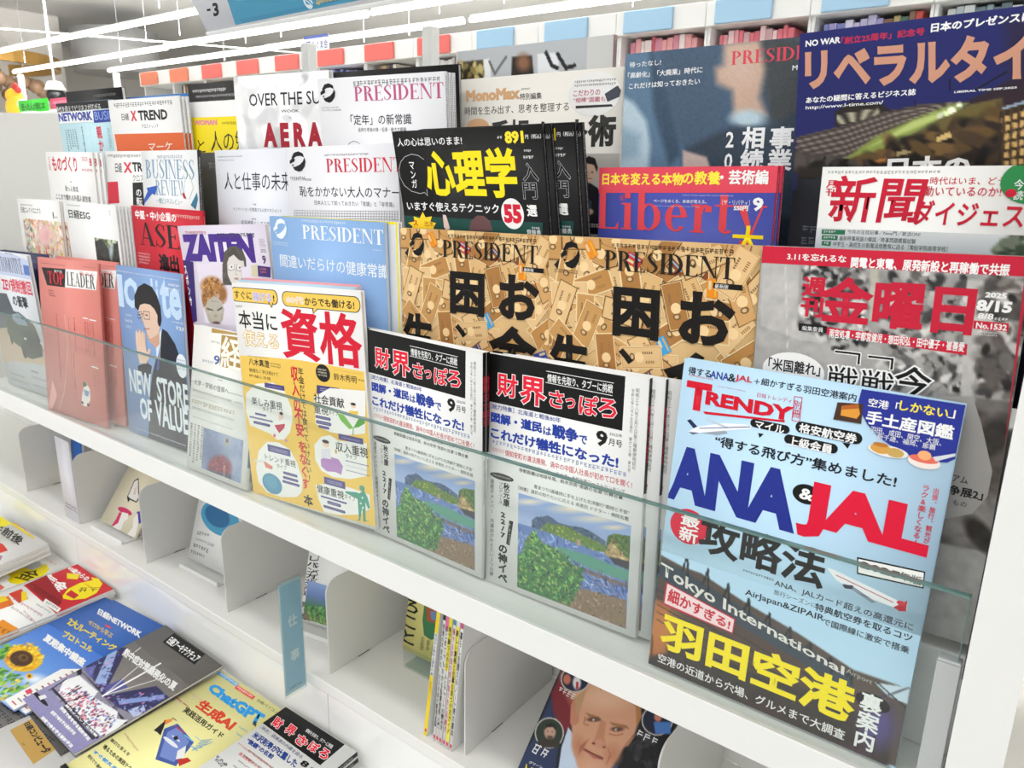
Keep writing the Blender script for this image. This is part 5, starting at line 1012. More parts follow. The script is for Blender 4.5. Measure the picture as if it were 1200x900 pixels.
ART['phaji'] = ('#f0f0f4', [
 ('s','PRESIDENT',[81,15.5,215.4,31.9],'#d02f45'),
 ('p',[11.4,13.3,17.4,7,27,5.3,36,8,37.9,13.1,30.5,11.1,21.9,11.5,16.5,14],'#1b1b1d'),
 ('p',[7.4,17.1,14,13.3,19,14.7,17.7,17.9,13.2,19.1,7.7,21],'#1b1b1d'),
 ('p',[38.7,13.1,40.6,18.2,38.2,24.5,31.6,29.6,25.5,30.8,17.1,28.8,13.3,24.9,19.4,24.3,28.3,21.9,34.7,18.1],'#1b1b1d'),
 ('p',[11.1,21.7,16.3,21.7,14.3,24.3],'#1b1b1d'),
 ('gr',[78.3,9.9,159.9,12.6],1,'#555555',95),
 ('gr',[5.8,36.5,38.5,40.9],1,'#777777',96),
 ('t','プレジデントMOOK',[7.9,38.7,49.9,42.3],'#1b1b1d'),
 ('t','恥をかかない大人のマナー',[23.4,48.8,209.8,62.3],'#26262a',0.006),
 ('t','日本人として知っておきたい「常識」と「非常識」',[52.8,66.5,199.7,72.4],'#3a3a40'),
 ('l',[9.7,80.5,206,77.4],0.25,'#8a8a90'),
 ('l',[9.3,83.9,205.9,80.3],0.25,'#8a8a90'),
 ('l',[8.9,87.3,205.7,83.3],0.25,'#8a8a90'),
 ('l',[8.5,90.6,205.5,86.3],0.25,'#8a8a90'),
 ('l',[8,94,205.3,89.3],0.25,'#8a8a90'),
 ('l',[7.6,97.4,205.1,92.2],0.25,'#8a8a90'),
 ('l',[9.7,80.5,7.3,99.3],0.25,'#8a8a90'),
 ('l',[15.4,80.4,13,99.1],0.25,'#8a8a90'),
 ('l',[21,80.3,18.7,98.9],0.25,'#8a8a90'),
 ('l',[26.6,80.2,24.3,98.7],0.25,'#8a8a90'),
 ('l',[32.1,80,29.9,98.5],0.25,'#8a8a90'),
 ('l',[37.6,79.9,35.4,98.3],0.25,'#8a8a90'),
 ('l',[43.1,79.8,41,98.1],0.25,'#8a8a90'),
 ('l',[48.5,79.7,46.4,97.9],0.25,'#8a8a90'),
 ('l',[53.9,79.5,51.9,97.8],0.25,'#8a8a90'),
 ('l',[59.3,79.4,57.3,97.6],0.25,'#8a8a90'),
 ('l',[64.6,79.3,62.6,97.4],0.25,'#8a8a90'),
 ('l',[69.9,79.2,68,97.2],0.25,'#8a8a90'),
 ('l',[75.2,79,73.3,97],0.25,'#8a8a90'),
 ('l',[80.4,78.9,78.5,96.9],0.25,'#8a8a90'),
 ('l',[85.6,78.8,83.8,96.7],0.25,'#8a8a90'),
 ('l',[90.8,78.7,89,96.5],0.25,'#8a8a90'),
 ('l',[95.9,78.6,94.1,96.3],0.25,'#8a8a90'),
 ('l',[101,78.5,99.3,96.2],0.25,'#8a8a90'),
 ('l',[106,78.3,104.3,96],0.25,'#8a8a90'),
 ('l',[111.1,78.2,109.4,95.8],0.25,'#8a8a90'),
 ('l',[116.1,78.1,114.5,95.6],0.25,'#8a8a90'),
 ('l',[121,78,119.5,95.5],0.25,'#8a8a90'),
 ('l',[126,77.9,124.4,95.3],0.25,'#8a8a90'),
 ('l',[130.9,77.8,129.4,95.1],0.25,'#8a8a90'),
 ('l',[135.8,77.7,134.3,95],0.25,'#8a8a90'),
 ('l',[140.6,77.5,139.2,94.8],0.25,'#8a8a90'),
 ('l',[145.4,77.4,144,94.6],0.25,'#8a8a90'),
 ('l',[150.2,77.3,148.8,94.5],0.25,'#8a8a90'),
 ('l',[155,77.2,153.6,94.3],0.25,'#8a8a90'),
 ('l',[159.7,77.1,158.4,94.2],0.25,'#8a8a90'),
 ('l',[164.4,77,163.1,94],0.25,'#8a8a90'),
 ('l',[169.1,76.9,167.8,93.8],0.25,'#8a8a90'),
 ('l',[173.7,76.8,172.5,93.7],0.25,'#8a8a90'),
 ('l',[178.4,76.7,177.2,93.5],0.25,'#8a8a90'),
 ('l',[183,76.6,181.8,93.4],0.25,'#8a8a90'),
 ('l',[187.5,76.5,186.4,93.2],0.25,'#8a8a90'),
 ('l',[192.1,76.4,190.9,93.1],0.25,'#8a8a90'),
 ('l',[196.6,76.3,195.5,92.9],0.25,'#8a8a90'),
 ('l',[201,76.2,200,92.7],0.25,'#8a8a90'),
 ('l',[205.5,76.1,204.5,92.6],0.25,'#8a8a90')])
ART['psych_a'] = ('#0f0f10', [
 ('t','人の心は思いのまま!',[5.9,7,99,15.6],'#f6f6f4',0.012),
 ('t','891',[154.5,4.2,177.3,15.7],'#ffe53a',0.05),
 ('gr',[145.1,8.3,151.6,11.9],1,'#f6f6f4',97),
 ('t','円（税込）',[179.1,7.8,197.8,12],'#f6f6f4'),
 ('l',[2.5,39.7,6.6,32,13.9,26.6,24.8,23.8,34.6,25.2,42.1,29.4],0.35,'#b8b8b8'),
 ('l',[2.5,39.7,2.5,48.3,7.4,57.3,17.3,63.3,30.2,65.7,36.5,64.3,40.7,67.7,40.8,60.8],0.35,'#b8b8b8'),
 ('v','マンガ',[18.7,30,27.7,60.1],'#f6f6f4',0.015),
 ('t','心理学',[42.3,19.1,165,68.3],'#ffe51f',0.035),
 ('t','入',[172.8,34.5,191.1,51.1],'#0f0f10',0.01,('#c8c8c8',0.02)),
 ('t','門',[171.2,53.1,187.9,68.6],'#0f0f10',0.01,('#c8c8c8',0.02)),
 ('gr',[176.1,21.6,184.4,24.1],1,'#f6f6f4',98),
 ('gr',[174.6,27.2,188.9,30.7],1,'#f6f6f4',99),
 ('t','いますぐ使えるテクニック',[6.8,74.5,138.3,84.5],'#f6f6f4',0.018),
 ('p',[-1.5,90.7,191.8,91.4,189.3,107.8,-4,117.7],'#1d4a44'),
 ('e',[140.8,68.4,169.5,99.5],'#f4f2f0'),
 ('t','55',[144.1,74.3,166.6,93.6],'#d8213c',0.06),
 ('t','選',[173.7,74.4,186.1,85.8],'#f6f6f4',0.03),
 ('gr',[177.8,96,188.7,98.7],1,'#f6f6f4',100),
 ('t','齊藤勇',[171.4,98.9,188.3,104],'#f6f6f4'),
 ('p',[59.4,87.8,64,88.1,67.4,102.3,62.2,105.5,58.8,101.3],'#e6c8be'),
 ('p',[94.4,104.1,98.8,93.3,108,87.1,117.4,87.2,124.8,92.3,127.3,102.6],'#6a4a4c'),
 ('p',[4.4,98.6,14.8,96.9,14.8,91,23.7,93,30,85.7,33.1,91.8,43,90.1,39.5,95.9,47.7,97.4,42.4,103.1,46.6,106.2,7.6,108,10.6,102.4],'#ffd92e'),
 ('t','ス',[13.1,95.6,19.6,101.5],'#d2142d',0.03),
 ('t','出本',[30.4,95.5,44,101.8],'#b04a20')])
ART['liberty'] = ('#4650a6', [
 ('p',[-2.3,-1.9,174.3,-0.8,174.8,21.7,-1.6,23.6],'#e04a5c'),
 ('t','日本を変える本物',[3.7,5,88.1,16.2],'#ffe84a',0.03),
 ('t','の教養',[87.4,3.9,123.5,15.5],'#ffe84a',0.03),
 ('t','・芸術編',[123.2,3.1,165.7,15.3],'#f6f6f4',0.03),
 ('s','Liberty',[-1.7,20.9,166.5,66.6],'#e0474e'),
 ('gr',[23.8,24.9,35.7,30.5],1,'#e0474e',101),
 ('t','ページをめくる、未来が見える。',[59.6,28.5,111.9,31.6],'#f6f6f4',0.01),
 ('gr',[60.4,34.2,105.7,35.2],1,'#c8cce8',102),
 ('t','［ザ・リバティ］',[126.5,28,151.3,32.3],'#f6f6f4'),
 ('t','9',[153.8,25.7,163.1,36.8],'#f6f6f4',0.04),
 ('t','550円',[137.2,32.6,150.2,37.1],'#f6f6f4',0.04),
 ('gr',[88.5,24.1,136.7,25.4],1,'#c0c4e4',103),
 ('t','大',[137.5,49.4,165.7,75.4],'#ffe21f',0.02)])
ART['shimbun'] = ('#f4f4f0', [
 ('gr',[4.1,2.9,82.8,5.7],1,'#9a9a9a',104),
 ('v','月刊',[3.9,9.5,13.5,22.5],'#cc1f38',0.02),
 ('t','新聞',[8.8,6.4,77.1,7.7,73.3,40.9,7.8,43.1],'#cc1f38',0.018),
 ('t','ダイジェスト',[70,24.2,153.2,25.5,153.6,42.8,69.2,42.7],'#cc1f38',0.02),
 ('t','時代はいま、どう',[77.8,7.7,125.1,13.2],'#cc1f38',0.01),
 ('t','動いているのか!',[74.9,14.3,123.9,21.4],'#cc1f38',0.01),
 ('e',[122.3,-4.1,161.3,26.1],'#2f8a4c'),
 ('t','今日の',[130.7,9.3,148.6,16.5],'#f6f6f4',0.01),
 ('t','読書',[131.5,17,143.1,23.4],'#f6f6f4',0.01),
 ('e',[126.2,15.9,133.2,21.6],'#cc1f38'),
 ('pic',[0,47.5,152,75.3],1.5,[('f','#d3d8da'),('g','#e3e6e6','#c9d0d4','#b0b8ba'),('k',[127.6,56.6,134.8,46.7,146.4,45.8,163.9,52.8,165.7,64.3,128.7,64.7],150,2,5,1.5,['#4a5a48','#6a7a60','#3a483c','#8a9480'],4)]),
 ('p',[4.3,48.6,22.3,48.4,22.2,52.2,4.2,52.3],'#2f7a58'),
 ('gr',[5.7,49.2,15.6,51.3],1,'#f6f6f4',105),
 ('t','今月の注目記事／New門／就活ON!',[24,48,76.1,51.2],'#2a3a34'),
 ('p',[4.8,53.1,17.1,53,17.1,56.9,4.7,56.8],'#2f7a58'),
 ('gr',[6.2,53.8,16.1,55.8],1,'#f6f6f4',106),
 ('t','最新時事用語の解説／時事問題模擬試験',[18.4,53,73.7,56.9],'#2a3a34'),
 ('p',[5.2,57.7,12.4,57.8,12.3,61.6,5.2,61.3],'#2f7a58'),
 ('gr',[6.6,58.3,11.3,60.6],1,'#f6f6f4',107),
 ('t','中学生・高校生の新聞活用教育に迫る［常総学院高等学校］',[14.1,57.7,95.7,61.7],'#2a3a34')])
ART['netbiz'] = ('#bfe0e8', [
 ('p',[-11.6,-1.1,235.7,0.3,237.4,14.3,-3.7,15.8],'#151515'),
 ('t','時代を超えてビジネスが広がる',[-3,5.1,171.7,16.5],'#f6f6f4'),
 ('p',[-3.7,15.8,231,15.7,231,35.4,2.9,35.8],'#f2f2f0'),
 ('t','NETWORK',[2.9,17.1,134.3,32.7],'#2a3a9a',0.05),
 ('p',[141,16.4,236.9,15.9,234.2,36.6,139.1,37.4],'#28409a'),
 ('t','BUSINESS',[145.4,18.5,255.2,33],'#9ab4e8'),
 ('v','成功物語',[86.8,41.1,91.2,94],'#2a5a6a',0.015),
 ('v','ダイレクト',[119.3,42.9,120.5,97],'#2a5a6a',0.015),
 ('v','親か',[142.7,42.2,162.1,87.9],'#d83048',0.03),
 ('gv',[18.5,47.2,67.7,87.9],5,'#3a6a78',108),
 ('gv',[182.6,47,191.7,85],2,'#3a6a78',109)])
ART['xtrend_a'] = ('#f3f2f0', [
 ('gr',[16.7,5.2,195.3,13.3],1,'#555555',110),
 ('t','日経',[37.7,22.5,61.1,33.4],'#1b1b1d',0.01),
 ('t','X',[68.1,18.8,84.3,35.1],'#d8324a',0.05),
 ('t','TREND',[90.4,19,177.2,34.7],'#222222',0.04),
 ('t','クロストレンド',[96.6,40.3,147.8,47.1],'#333333'),
 ('p',[6.5,55.4,219.1,55,222.2,87.1,9.2,87.8],'#df6a38'),
 ('t','マーケ',[111.7,70,182.6,68.7,179.9,81.9,108.3,84.7],'#f3e4da',0.01)])
ART['woman'] = ('#f2f1ef', [
 ('gr',[27.4,-4.1,126.1,1.1],1,'#777777',111),
 ('p',[1.9,23,137.8,23.5,119.7,233.1,-20.2,244.5],'#f7e022'),
 ('t','WOMAN',[16,27,79.7,35.1],'#e88aa0',0.06),
 ('gr',[92.5,30.6,129,36.5],1,'#6a6a20',112),
 ('t','人の勉強',[57.8,44.2,188.9,74.4],'#2a2a1a'),
 ('t','と',[20.4,56.8,41.5,76.2],'#2a2a1a')])
ART['blackmag'] = ('#121214', [
 ('gr',[12.6,8.4,105,14],1,'#f6f6f4',113),
 ('gr',[21,17.4,199.5,21.8],1,'#c8c8c8',114)])
ART['plainblack'] = ('#151516', [
 ('gr',[105,8.4,189,14],1,'#777777',115)])
ART['bluemag'] = ('#3f78b8', [
 ('gr',[21,8.4,189,16.8],1,'#cfe0f2',116)])
ART['gap_shade'] = ('#4a4a4c', [
 ('gr',[21,14,189,28],1,'#8a8a8a',117)])
ART['aera'] = ('#eeeeee', [
 ('pic',[0,0,210.2,103.5],2.5,[('f','#eeeeee'),('k',[-1.9,-6.2,239.4,-0.7,233.2,98.1,-10.7,100.6],60,6,16,2.2,['#f8f8f8','#e2e3e4','#f2f2f2','#e8e8ea'],4),('n',0.03,18)]),
 ('t','OVER THE SUN',[34.4,24,210.2,41],'#26262a',0.008),
 ('t','WOOK',[106.6,46.7,145.3,50.5],'#333333',0.01),
 ('t','by',[122.6,55.9,128,58.6],'#777777'),
 ('t','A E R A',[62.8,63.7,190.5,96.9],'#a81e30',0.06),
 ('t','AERA',[212.6,6.8,226.5,10.4],'#a81e30',0.05)])
ART['pteinen'] = ('#f0f0f3', [
 ('s','PRESIDENT',[66.2,11.2,211.2,28],'#c05a86'),
 ('p',[7.6,12.7,12.7,7.1,20.8,5.7,28.4,8.2,30,12.9,23.8,10.9,16.6,11.3,11.9,13.5],'#1b1b1d'),
 ('p',[4.3,16.1,9.8,12.8,14,14.1,12.9,17,9.2,18,4.6,19.7],'#1b1b1d'),
 ('p',[30.7,12.9,32.3,17.5,30.2,23.2,24.6,27.7,19.4,28.8,12.4,26.9,9.2,23.3,14.4,22.8,21.9,20.7,27.3,17.4],'#1b1b1d'),
 ('p',[7.4,20.3,11.8,20.4,10,22.7],'#1b1b1d'),
 ('gr',[65.4,4.7,208.7,11.4],1,'#777777',118),
 ('gr',[3.7,33.7,37.3,35.6],1,'#777777',119),
 ('t','プレジデントMOOK',[4.2,36.3,40.8,38.7],'#1b1b1d'),
 ('t','「定年」の新常識',[56.7,43.6,160.2,55.7],'#242428',0.008),
 ('t','金持ち老後の株・投資・働き方戦略',[68.9,58.7,151.4,63.9],'#3a3a40'),
 ('l',[47.8,82.2,50.7,77.6,58.8,74.9,67.9,76.4,73.5,82],0.4,'#777777')])
ART['monomax'] = ('#e6e2d9', [
 ('t','MonoMax',[7.5,12.1,85.5,24.7],'#d6a97c',0.06),
 ('gr',[87.7,13.7,99.4,16],1,'#555555',120),
 ('t','特別編集',[86.2,19,115.6,25.8],'#1b1b1d',0.008),
 ('t','時間を生み出す、思考を整理する',[5.5,30.2,151.3,39.1],'#4a4844'),
 ('e',[150.1,2.5,212.8,45.2],'#f0efec'),
 ('gr',[157.5,10.1,207.4,17.6],2,'#444444',121),
 ('t','こだわりの',[156.4,19.3,189.2,25.4],'#c0506a',0.012),
 ('t','“相棒”図鑑も',[156.6,26.6,195.5,31.6],'#c0506a',0.012),
 ('p',[194.5,24.5,209.4,17.2,213.5,22.2,211.9,28,198.2,32.2],'#4a4e56'),
 ('p',[159.8,34.5,203,34.6,205.1,36.8,159.9,37.3],'#3a3a3a'),
 ('e',[8,43.1,42.4,63.1],'#dcae84'),
 ('t','手帳',[45,45.7,99.6,75],'#3a3a38',0.03),
 ('t','ノート',[100.7,47.8,175.2,70.7],'#3a3a38',0.03),
 ('t','術',[175.8,44.3,209.5,75.4],'#3a3a38',0.045),
 ('pic',[166.5,82.2,215,164.5],1,[('f','#c9c6c0'),('y',[166.5,82.2,217,79.6,221.5,164.5,169.7,167.7],'#b9b5ae',0.9),('y',[168,122.9,172,114,179,110.9,189.9,116.5,199.1,127.8,200.9,165.8,169.7,167.7],'#24242a',0.9),('b',179,100.5,11,8.8,84.6,'#cfae98',0.25),('y',[169.1,102.4,169.7,89.7,177.3,84.5,185.7,86.8,189.7,96.4,188.5,101,184.7,93.6,175.4,91.9,171.5,99.5],'#2a2424',0.7),('b',175.8,101.1,1.4,0.9,-179.6,'#4a3a34',0.5),('b',182.9,101.1,1.4,0.9,-179.6,'#4a3a34',0.5),('l',[176.8,107.5,182.4,107.4],0.5,'#9a5a50'),('l',[179.4,101.7,178.8,104.6],0.4,'#a8846e'),('y',[168.3,128.8,183.4,130,183.1,140.1,168.7,139.4],'#3a4a5a',0.7),('b',181,141.3,5,3,177.6,'#c8a490',0.5),('y',[191.6,116.5,217.7,93.4,221.5,164.5,200.9,165.8],'#a8a49c',1.4)]),
 ('t','武田双雲',[178.6,153.3,198.7,157.6],'#f6f6f4')])
ART['curves'] = ('#c9c9c6', [
 ('pic',[2,0,183.3,46.6],1.5,[('f','#b9bcbe'),('y',[0.3,11.8,42.2,11.6,42.1,39.2,-0.2,37],'#4a4230',1.2),('k',[0.3,13.4,42.2,13.2,42.1,33,-0,30.6],50,2,5,1.5,['#8a7a4a','#3a3428','#c8b878'],4),('y',[42.2,11.6,50.7,10.7,54.9,39.9,44.2,39.3],'#e8e8e6',1.1),('y',[83.9,11.6,111.7,12.2,116.1,43.1,82.5,41.3],'#2a2420',1.6),('b',100,18.7,9.7,8.6,-154.5,'#8a6248',1),('y',[119.4,11.4,145.9,11.9,150.5,44.9,120,43.3],'#e2e4e6',1),('l',[130.8,10.8,138.7,24.2,146.3,27.5],2.2,'#2a2a2c'),('l',[145.9,13.3,157.4,28.2,168.3,26.1],2.2,'#2a2a2c'),('l',[50.7,13.8,59.2,27.9,75.7,11],1.6,'#6a6a6a')])])
ART['pdark'] = ('#45586c', [
 ('pic',[0,0,210,289.9],1.6,[('f','#4a5f76'),('y',[-16.9,-18,30.8,-7.5,51.1,38.8,65.8,103.8,76.8,213.3,-6.5,219.9],'#5f7b94',9.9),('y',[23.7,-8.2,49.2,35.7,63.4,94.4,51.8,103.7,32.6,53.2],'#3f5266',7),('y',[-14.7,31.9,10.3,44.3,25.9,62.2,30.8,84.4,30.4,108.3,-11.4,108.2],'#b9cdd8',6.2),('y',[-13.5,60.7,19.3,74.6,18.5,93.8,-11.7,99.9],'#93aebe',10),('y',[29.2,-4.7,95,4,99.8,65,82.3,94.7,60.5,75.8,44.1,38.4],'#4b5d72',11.5),('y',[128.2,-4.1,193.8,2.2,205.1,104.7,143.7,66.7,133.8,23.9],'#464a4c',11.8),('y',[97.9,0,130,-1.2,136.8,24.1,134.3,46.4,141.6,60.9,112.5,62.6,108.9,39.2,94.1,32.6,91.4,19.4,100.8,17.2],'#c3a592',7),('b',115,18.3,16.3,13.2,63.4,'#cbb0a0',1.2),('b',125.1,63.8,15.4,7.2,-175.7,'#b9cfd8',0.8),('y',[100.6,73.9,113.1,69.9,144.2,72.4,172,56.7,216.9,88.4,215.9,202.2,73.2,213.6,68.2,88.3],'#3a4652',6.3),('y',[64.9,89.8,89.1,96.3,93.1,105.5,66.1,108.5],'#c9b0a6',2.7),('n',0.025,1.6)]),
 ('s','PRESIDENT',[105.9,6.6,193.1,7.3,194,17.8,106.2,17.9],'#d84a5c'),
 ('t','待ったなし!',[4.7,7.5,37.6,12.6],'#f6f6f4',0.008),
 ('t','「高齢化」「大廃業」時代に',[3.4,16.9,79.6,22.3],'#f6f6f4',0.012),
 ('t','これだけは知っておきたい',[5,26.6,77.7,32.1],'#f6f6f4',0.012),
 ('v','20',[102.3,71,118.2,108.6],'#f6f6f4',0.02),
 ('v','相続',[121.3,70.2,142.7,108.7],'#f6f6f4',0.03),
 ('v','事業',[146.2,71.1,167.7,108.8],'#f6f6f4',0.03),
 ('t','MOOK',[160.6,22.2,180.1,26.2],'#f6f6f4',0.01)])
ART['libtime'] = ('#23265e', [
 ('pic',[0,0,181.8,291.1],1.2,[('g','#262a66','#23265e','#2a2c5c','#1e1c2e'),('y',[131.6,55.3,154.1,42.7,192.1,26.6,201,90.4,145,76.6,117.2,61],'#33262e',2.3),('y',[138.2,7.6,189.7,9.3,196,54.2,145.2,47.1],'#2b2646',9.4),('y',[30.1,60.5,41.5,53.8,63.2,56.9,72.2,63.4,32.3,72.7,30.4,71],'#2a2624',0.4),('l',[32.1,63.6,62.1,60.5],0.35,'#a8a48c'),('l',[32.1,65,62.2,61.5],0.35,'#a8a48c'),('l',[32.2,66.3,62.3,62.5],0.35,'#a8a48c'),('l',[32.3,67.7,62.3,63.6],0.35,'#a8a48c'),('l',[32.4,69,62.4,64.6],0.35,'#a8a48c'),('l',[32.5,70.4,62.5,65.6],0.35,'#a8a48c'),('y',[1,78.7,14.2,75.9,38.2,71.5,66.6,63.3,93.6,59.2,113.2,59.3,122.3,61.3,107.8,70,76.9,87,57.8,98.2,40.3,102.2,2.8,100.9],'#564c46',0.6),('l',[1.1,80.2,38.3,73,74.9,62.8,113.2,59.6],0.45,'#3a3230'),('l',[1.2,82.3,38.5,75.1,75,64.7,113.2,60],0.45,'#8a7f78'),('l',[1.3,84.3,38.6,77.3,75.2,66.6,113.3,60.4],0.45,'#3a3230'),('l',[1.4,86.4,38.8,79.4,75.4,68.5,113.3,60.8],0.45,'#8a7f78'),('l',[1.5,88.5,38.9,81.5,75.5,70.4,113.4,61.2],0.45,'#3a3230'),('l',[1.6,90.5,39.1,83.7,75.7,72.3,113.4,61.6],0.45,'#8a7f78'),('l',[1.7,92.6,39.2,85.8,75.8,74.2,113.4,62.1],0.45,'#3a3230'),('l',[1.8,94.7,39.3,88,76,76.1,113.5,62.5],0.45,'#8a7f78'),('l',[1.9,96.8,39.5,90.1,76.2,78,113.5,62.9],0.45,'#3a3230'),('l',[2,98.8,39.6,92.3,76.3,79.9,113.6,63.3],0.45,'#8a7f78'),('l',[2.1,100.9,39.8,94.4,76.5,81.8,113.6,63.7],0.45,'#3a3230'),('l',[2.3,103,39.9,96.6,76.6,83.8,113.7,64.2],0.45,'#8a7f78'),('y',[37.1,99.3,60.9,81.8,86.5,70.1,113.3,60.7,122.3,61.3,106.5,70,76.9,87,57.8,98.2],'#8a9a4a',2.8),('y',[57.1,89.1,86.6,71.5,111.1,64,113.9,66.3,87.1,77.3],'#b9c878',1.9),('k',[99.6,66.7,113.4,62.1,119.9,62.5,107.8,70],40,1,3,1.5,['#d8e8b0','#8a9a5a','#e8f0d0'],5),('y',[40.2,100.9,76.9,87.3,107.8,70,123.6,62.1,143,58.9,144.7,73.8,96.8,93.8,78.3,103.4],'#6a5f34',1.2),('y',[78.3,103.4,96.8,93.8,144.7,73.8,145.3,79.3,102.6,98.4,86.7,103.7],'#2a211c',0.6),('k',[40.3,102.2,96,85,144.1,68.4,148.7,108.6,40.6,106.9],160,2,7,3,['#2e2620','#4a3a2a','#1c1816','#6a5230'],6),('y',[103.9,84,112.7,80.2,113.9,84.5,104.2,87.5],'#d8b878',0.4),('y',[60.8,99.5,70.7,97.2,70.9,99.6,61,102],'#b8763a',0.4),('y',[77.5,93.7,82.9,92,88.6,94.2,77.7,96.7],'#a89468',0.4),('y',[142.8,68.3,167.8,59.5,196,54.2,204.7,117,146.4,109.9],'#3a2e24',0.5),('y',[144.5,72.4,196.3,56.7,197,61.3,144.5,76.5],'#d8b070',0.4),('y',[145.2,78.5,197.4,64.4,198,69,145.2,82.6],'#d8b070',0.4),('y',[145.9,84.6,198.5,72.1,199.1,76.8,145.9,88.7],'#d8b070',0.4),('y',[146.6,90.7,199.6,79.9,200.2,84.6,146.6,94.8],'#d8b070',0.4),('y',[147.3,96.8,200.7,87.7,201.3,92.5,147.3,101],'#d8b070',0.4),('y',[148,103,201.8,95.6,202.4,100.4,148,107.2],'#d8b070',0.4),('y',[148.8,109.2,202.9,103.6,203.5,108.4,148.8,113.4],'#d8b070',0.4),('l',[145,65.7,149.2,112.8],0.9,'#4a3a28'),('l',[149.6,66.1,153.9,113],0.9,'#4a3a28'),('l',[154.1,66.4,158.5,113.1],0.9,'#4a3a28'),('l',[158.7,66.7,163.1,113.2],0.9,'#4a3a28'),('l',[163.2,67,167.7,113.3],0.9,'#4a3a28'),('l',[167.6,67.3,172.2,113.4],0.9,'#4a3a28'),('l',[172,67.7,176.7,113.6],0.9,'#4a3a28'),('l',[176.4,68,181.2,113.7],0.9,'#4a3a28'),('l',[180.7,68.3,185.6,113.8],0.9,'#4a3a28'),('l',[185,68.6,189.9,113.9],0.9,'#4a3a28'),('l',[189.3,68.9,194.3,114],0.9,'#4a3a28'),('l',[193.5,69.2,198.6,114.1],0.9,'#4a3a28'),('y',[143.8,65.6,195.6,51.6,195.8,53.2,144.2,67.3],'#9ab0c0',0.4),('k',[2.4,92.9,40,97.5,69.6,101.6,70.6,113.8,3.4,112.2],80,2,5,2,['#1e1a18','#3a3430','#4a4440'],8),('y',[2.9,102.6,203.6,108.9,216.5,200.8,8.4,214],'#2a2420',4.2)]),
 ('l',[108.5,43.5,109.5,51],0.5,'#1a1a2a'),
 ('l',[126.3,52.1,143.4,41.9],0.6,'#1a1a24'),
 ('l',[86.9,56.6,87.5,60.2],0.4,'#1a1a2a'),
 ('t','NO WAR',[4.8,5.6,30.7,10.2],'#f6f6f4',0.03),
 ('t','「創立25周年」記念号',[31.4,6.2,89,11.4],'#c8304a',0.02),
 ('t','日本のプレゼンスは高まるか',[93,4,183.2,10.3],'#f6f6f4',0.035),
 ('t','リベラルタイム',[4.5,12.2,184.4,17.1,188.8,49.1,6.1,41.8],'#c9937a',0.045),
 ('t','あなたの疑問に答えるビジネス誌',[7.4,48,87,52.8],'#f6f6f4',0.025),
 ('t','http://www.l-time.com/',[7.4,54.7,65,58.2],'#f6f6f4',0.01),
 ('t','LIBERAL TIME SEP.2025',[112.4,52,151.2,53.4],'#f6f6f4',0.03),
 ('t','日本の',[71.6,97.2,128.5,114.7],'#f6f6f4',0.04)])
ART['yellowframe'] = ('#eceae4', [
 ('p',[0,0,210,0,210,280,0,280],'#f0e028'),
 ('p',[2.5,2.8,207.5,2.8,207.5,271.6,2.5,271.6],'#d9dcdf'),
 ('gv',[147,28,193.2,168],3,'#444444',122),
 ('e',[157.5,173.6,189,196],'#22242a'),
 ('p',[151.2,196,195.3,196,199.5,238,147,238],'#3a3f4a')])
ART['stackdark'] = ('#20242a', [
 ('v','永',[130.2,50.4,178.5,95.2],'#f6f6f4',0.03),
 ('v','米',[130.2,112,178.5,156.8],'#f6f6f4',0.03),
 ('gr',[10.5,28,105,140],12,'#5a6068',123)])
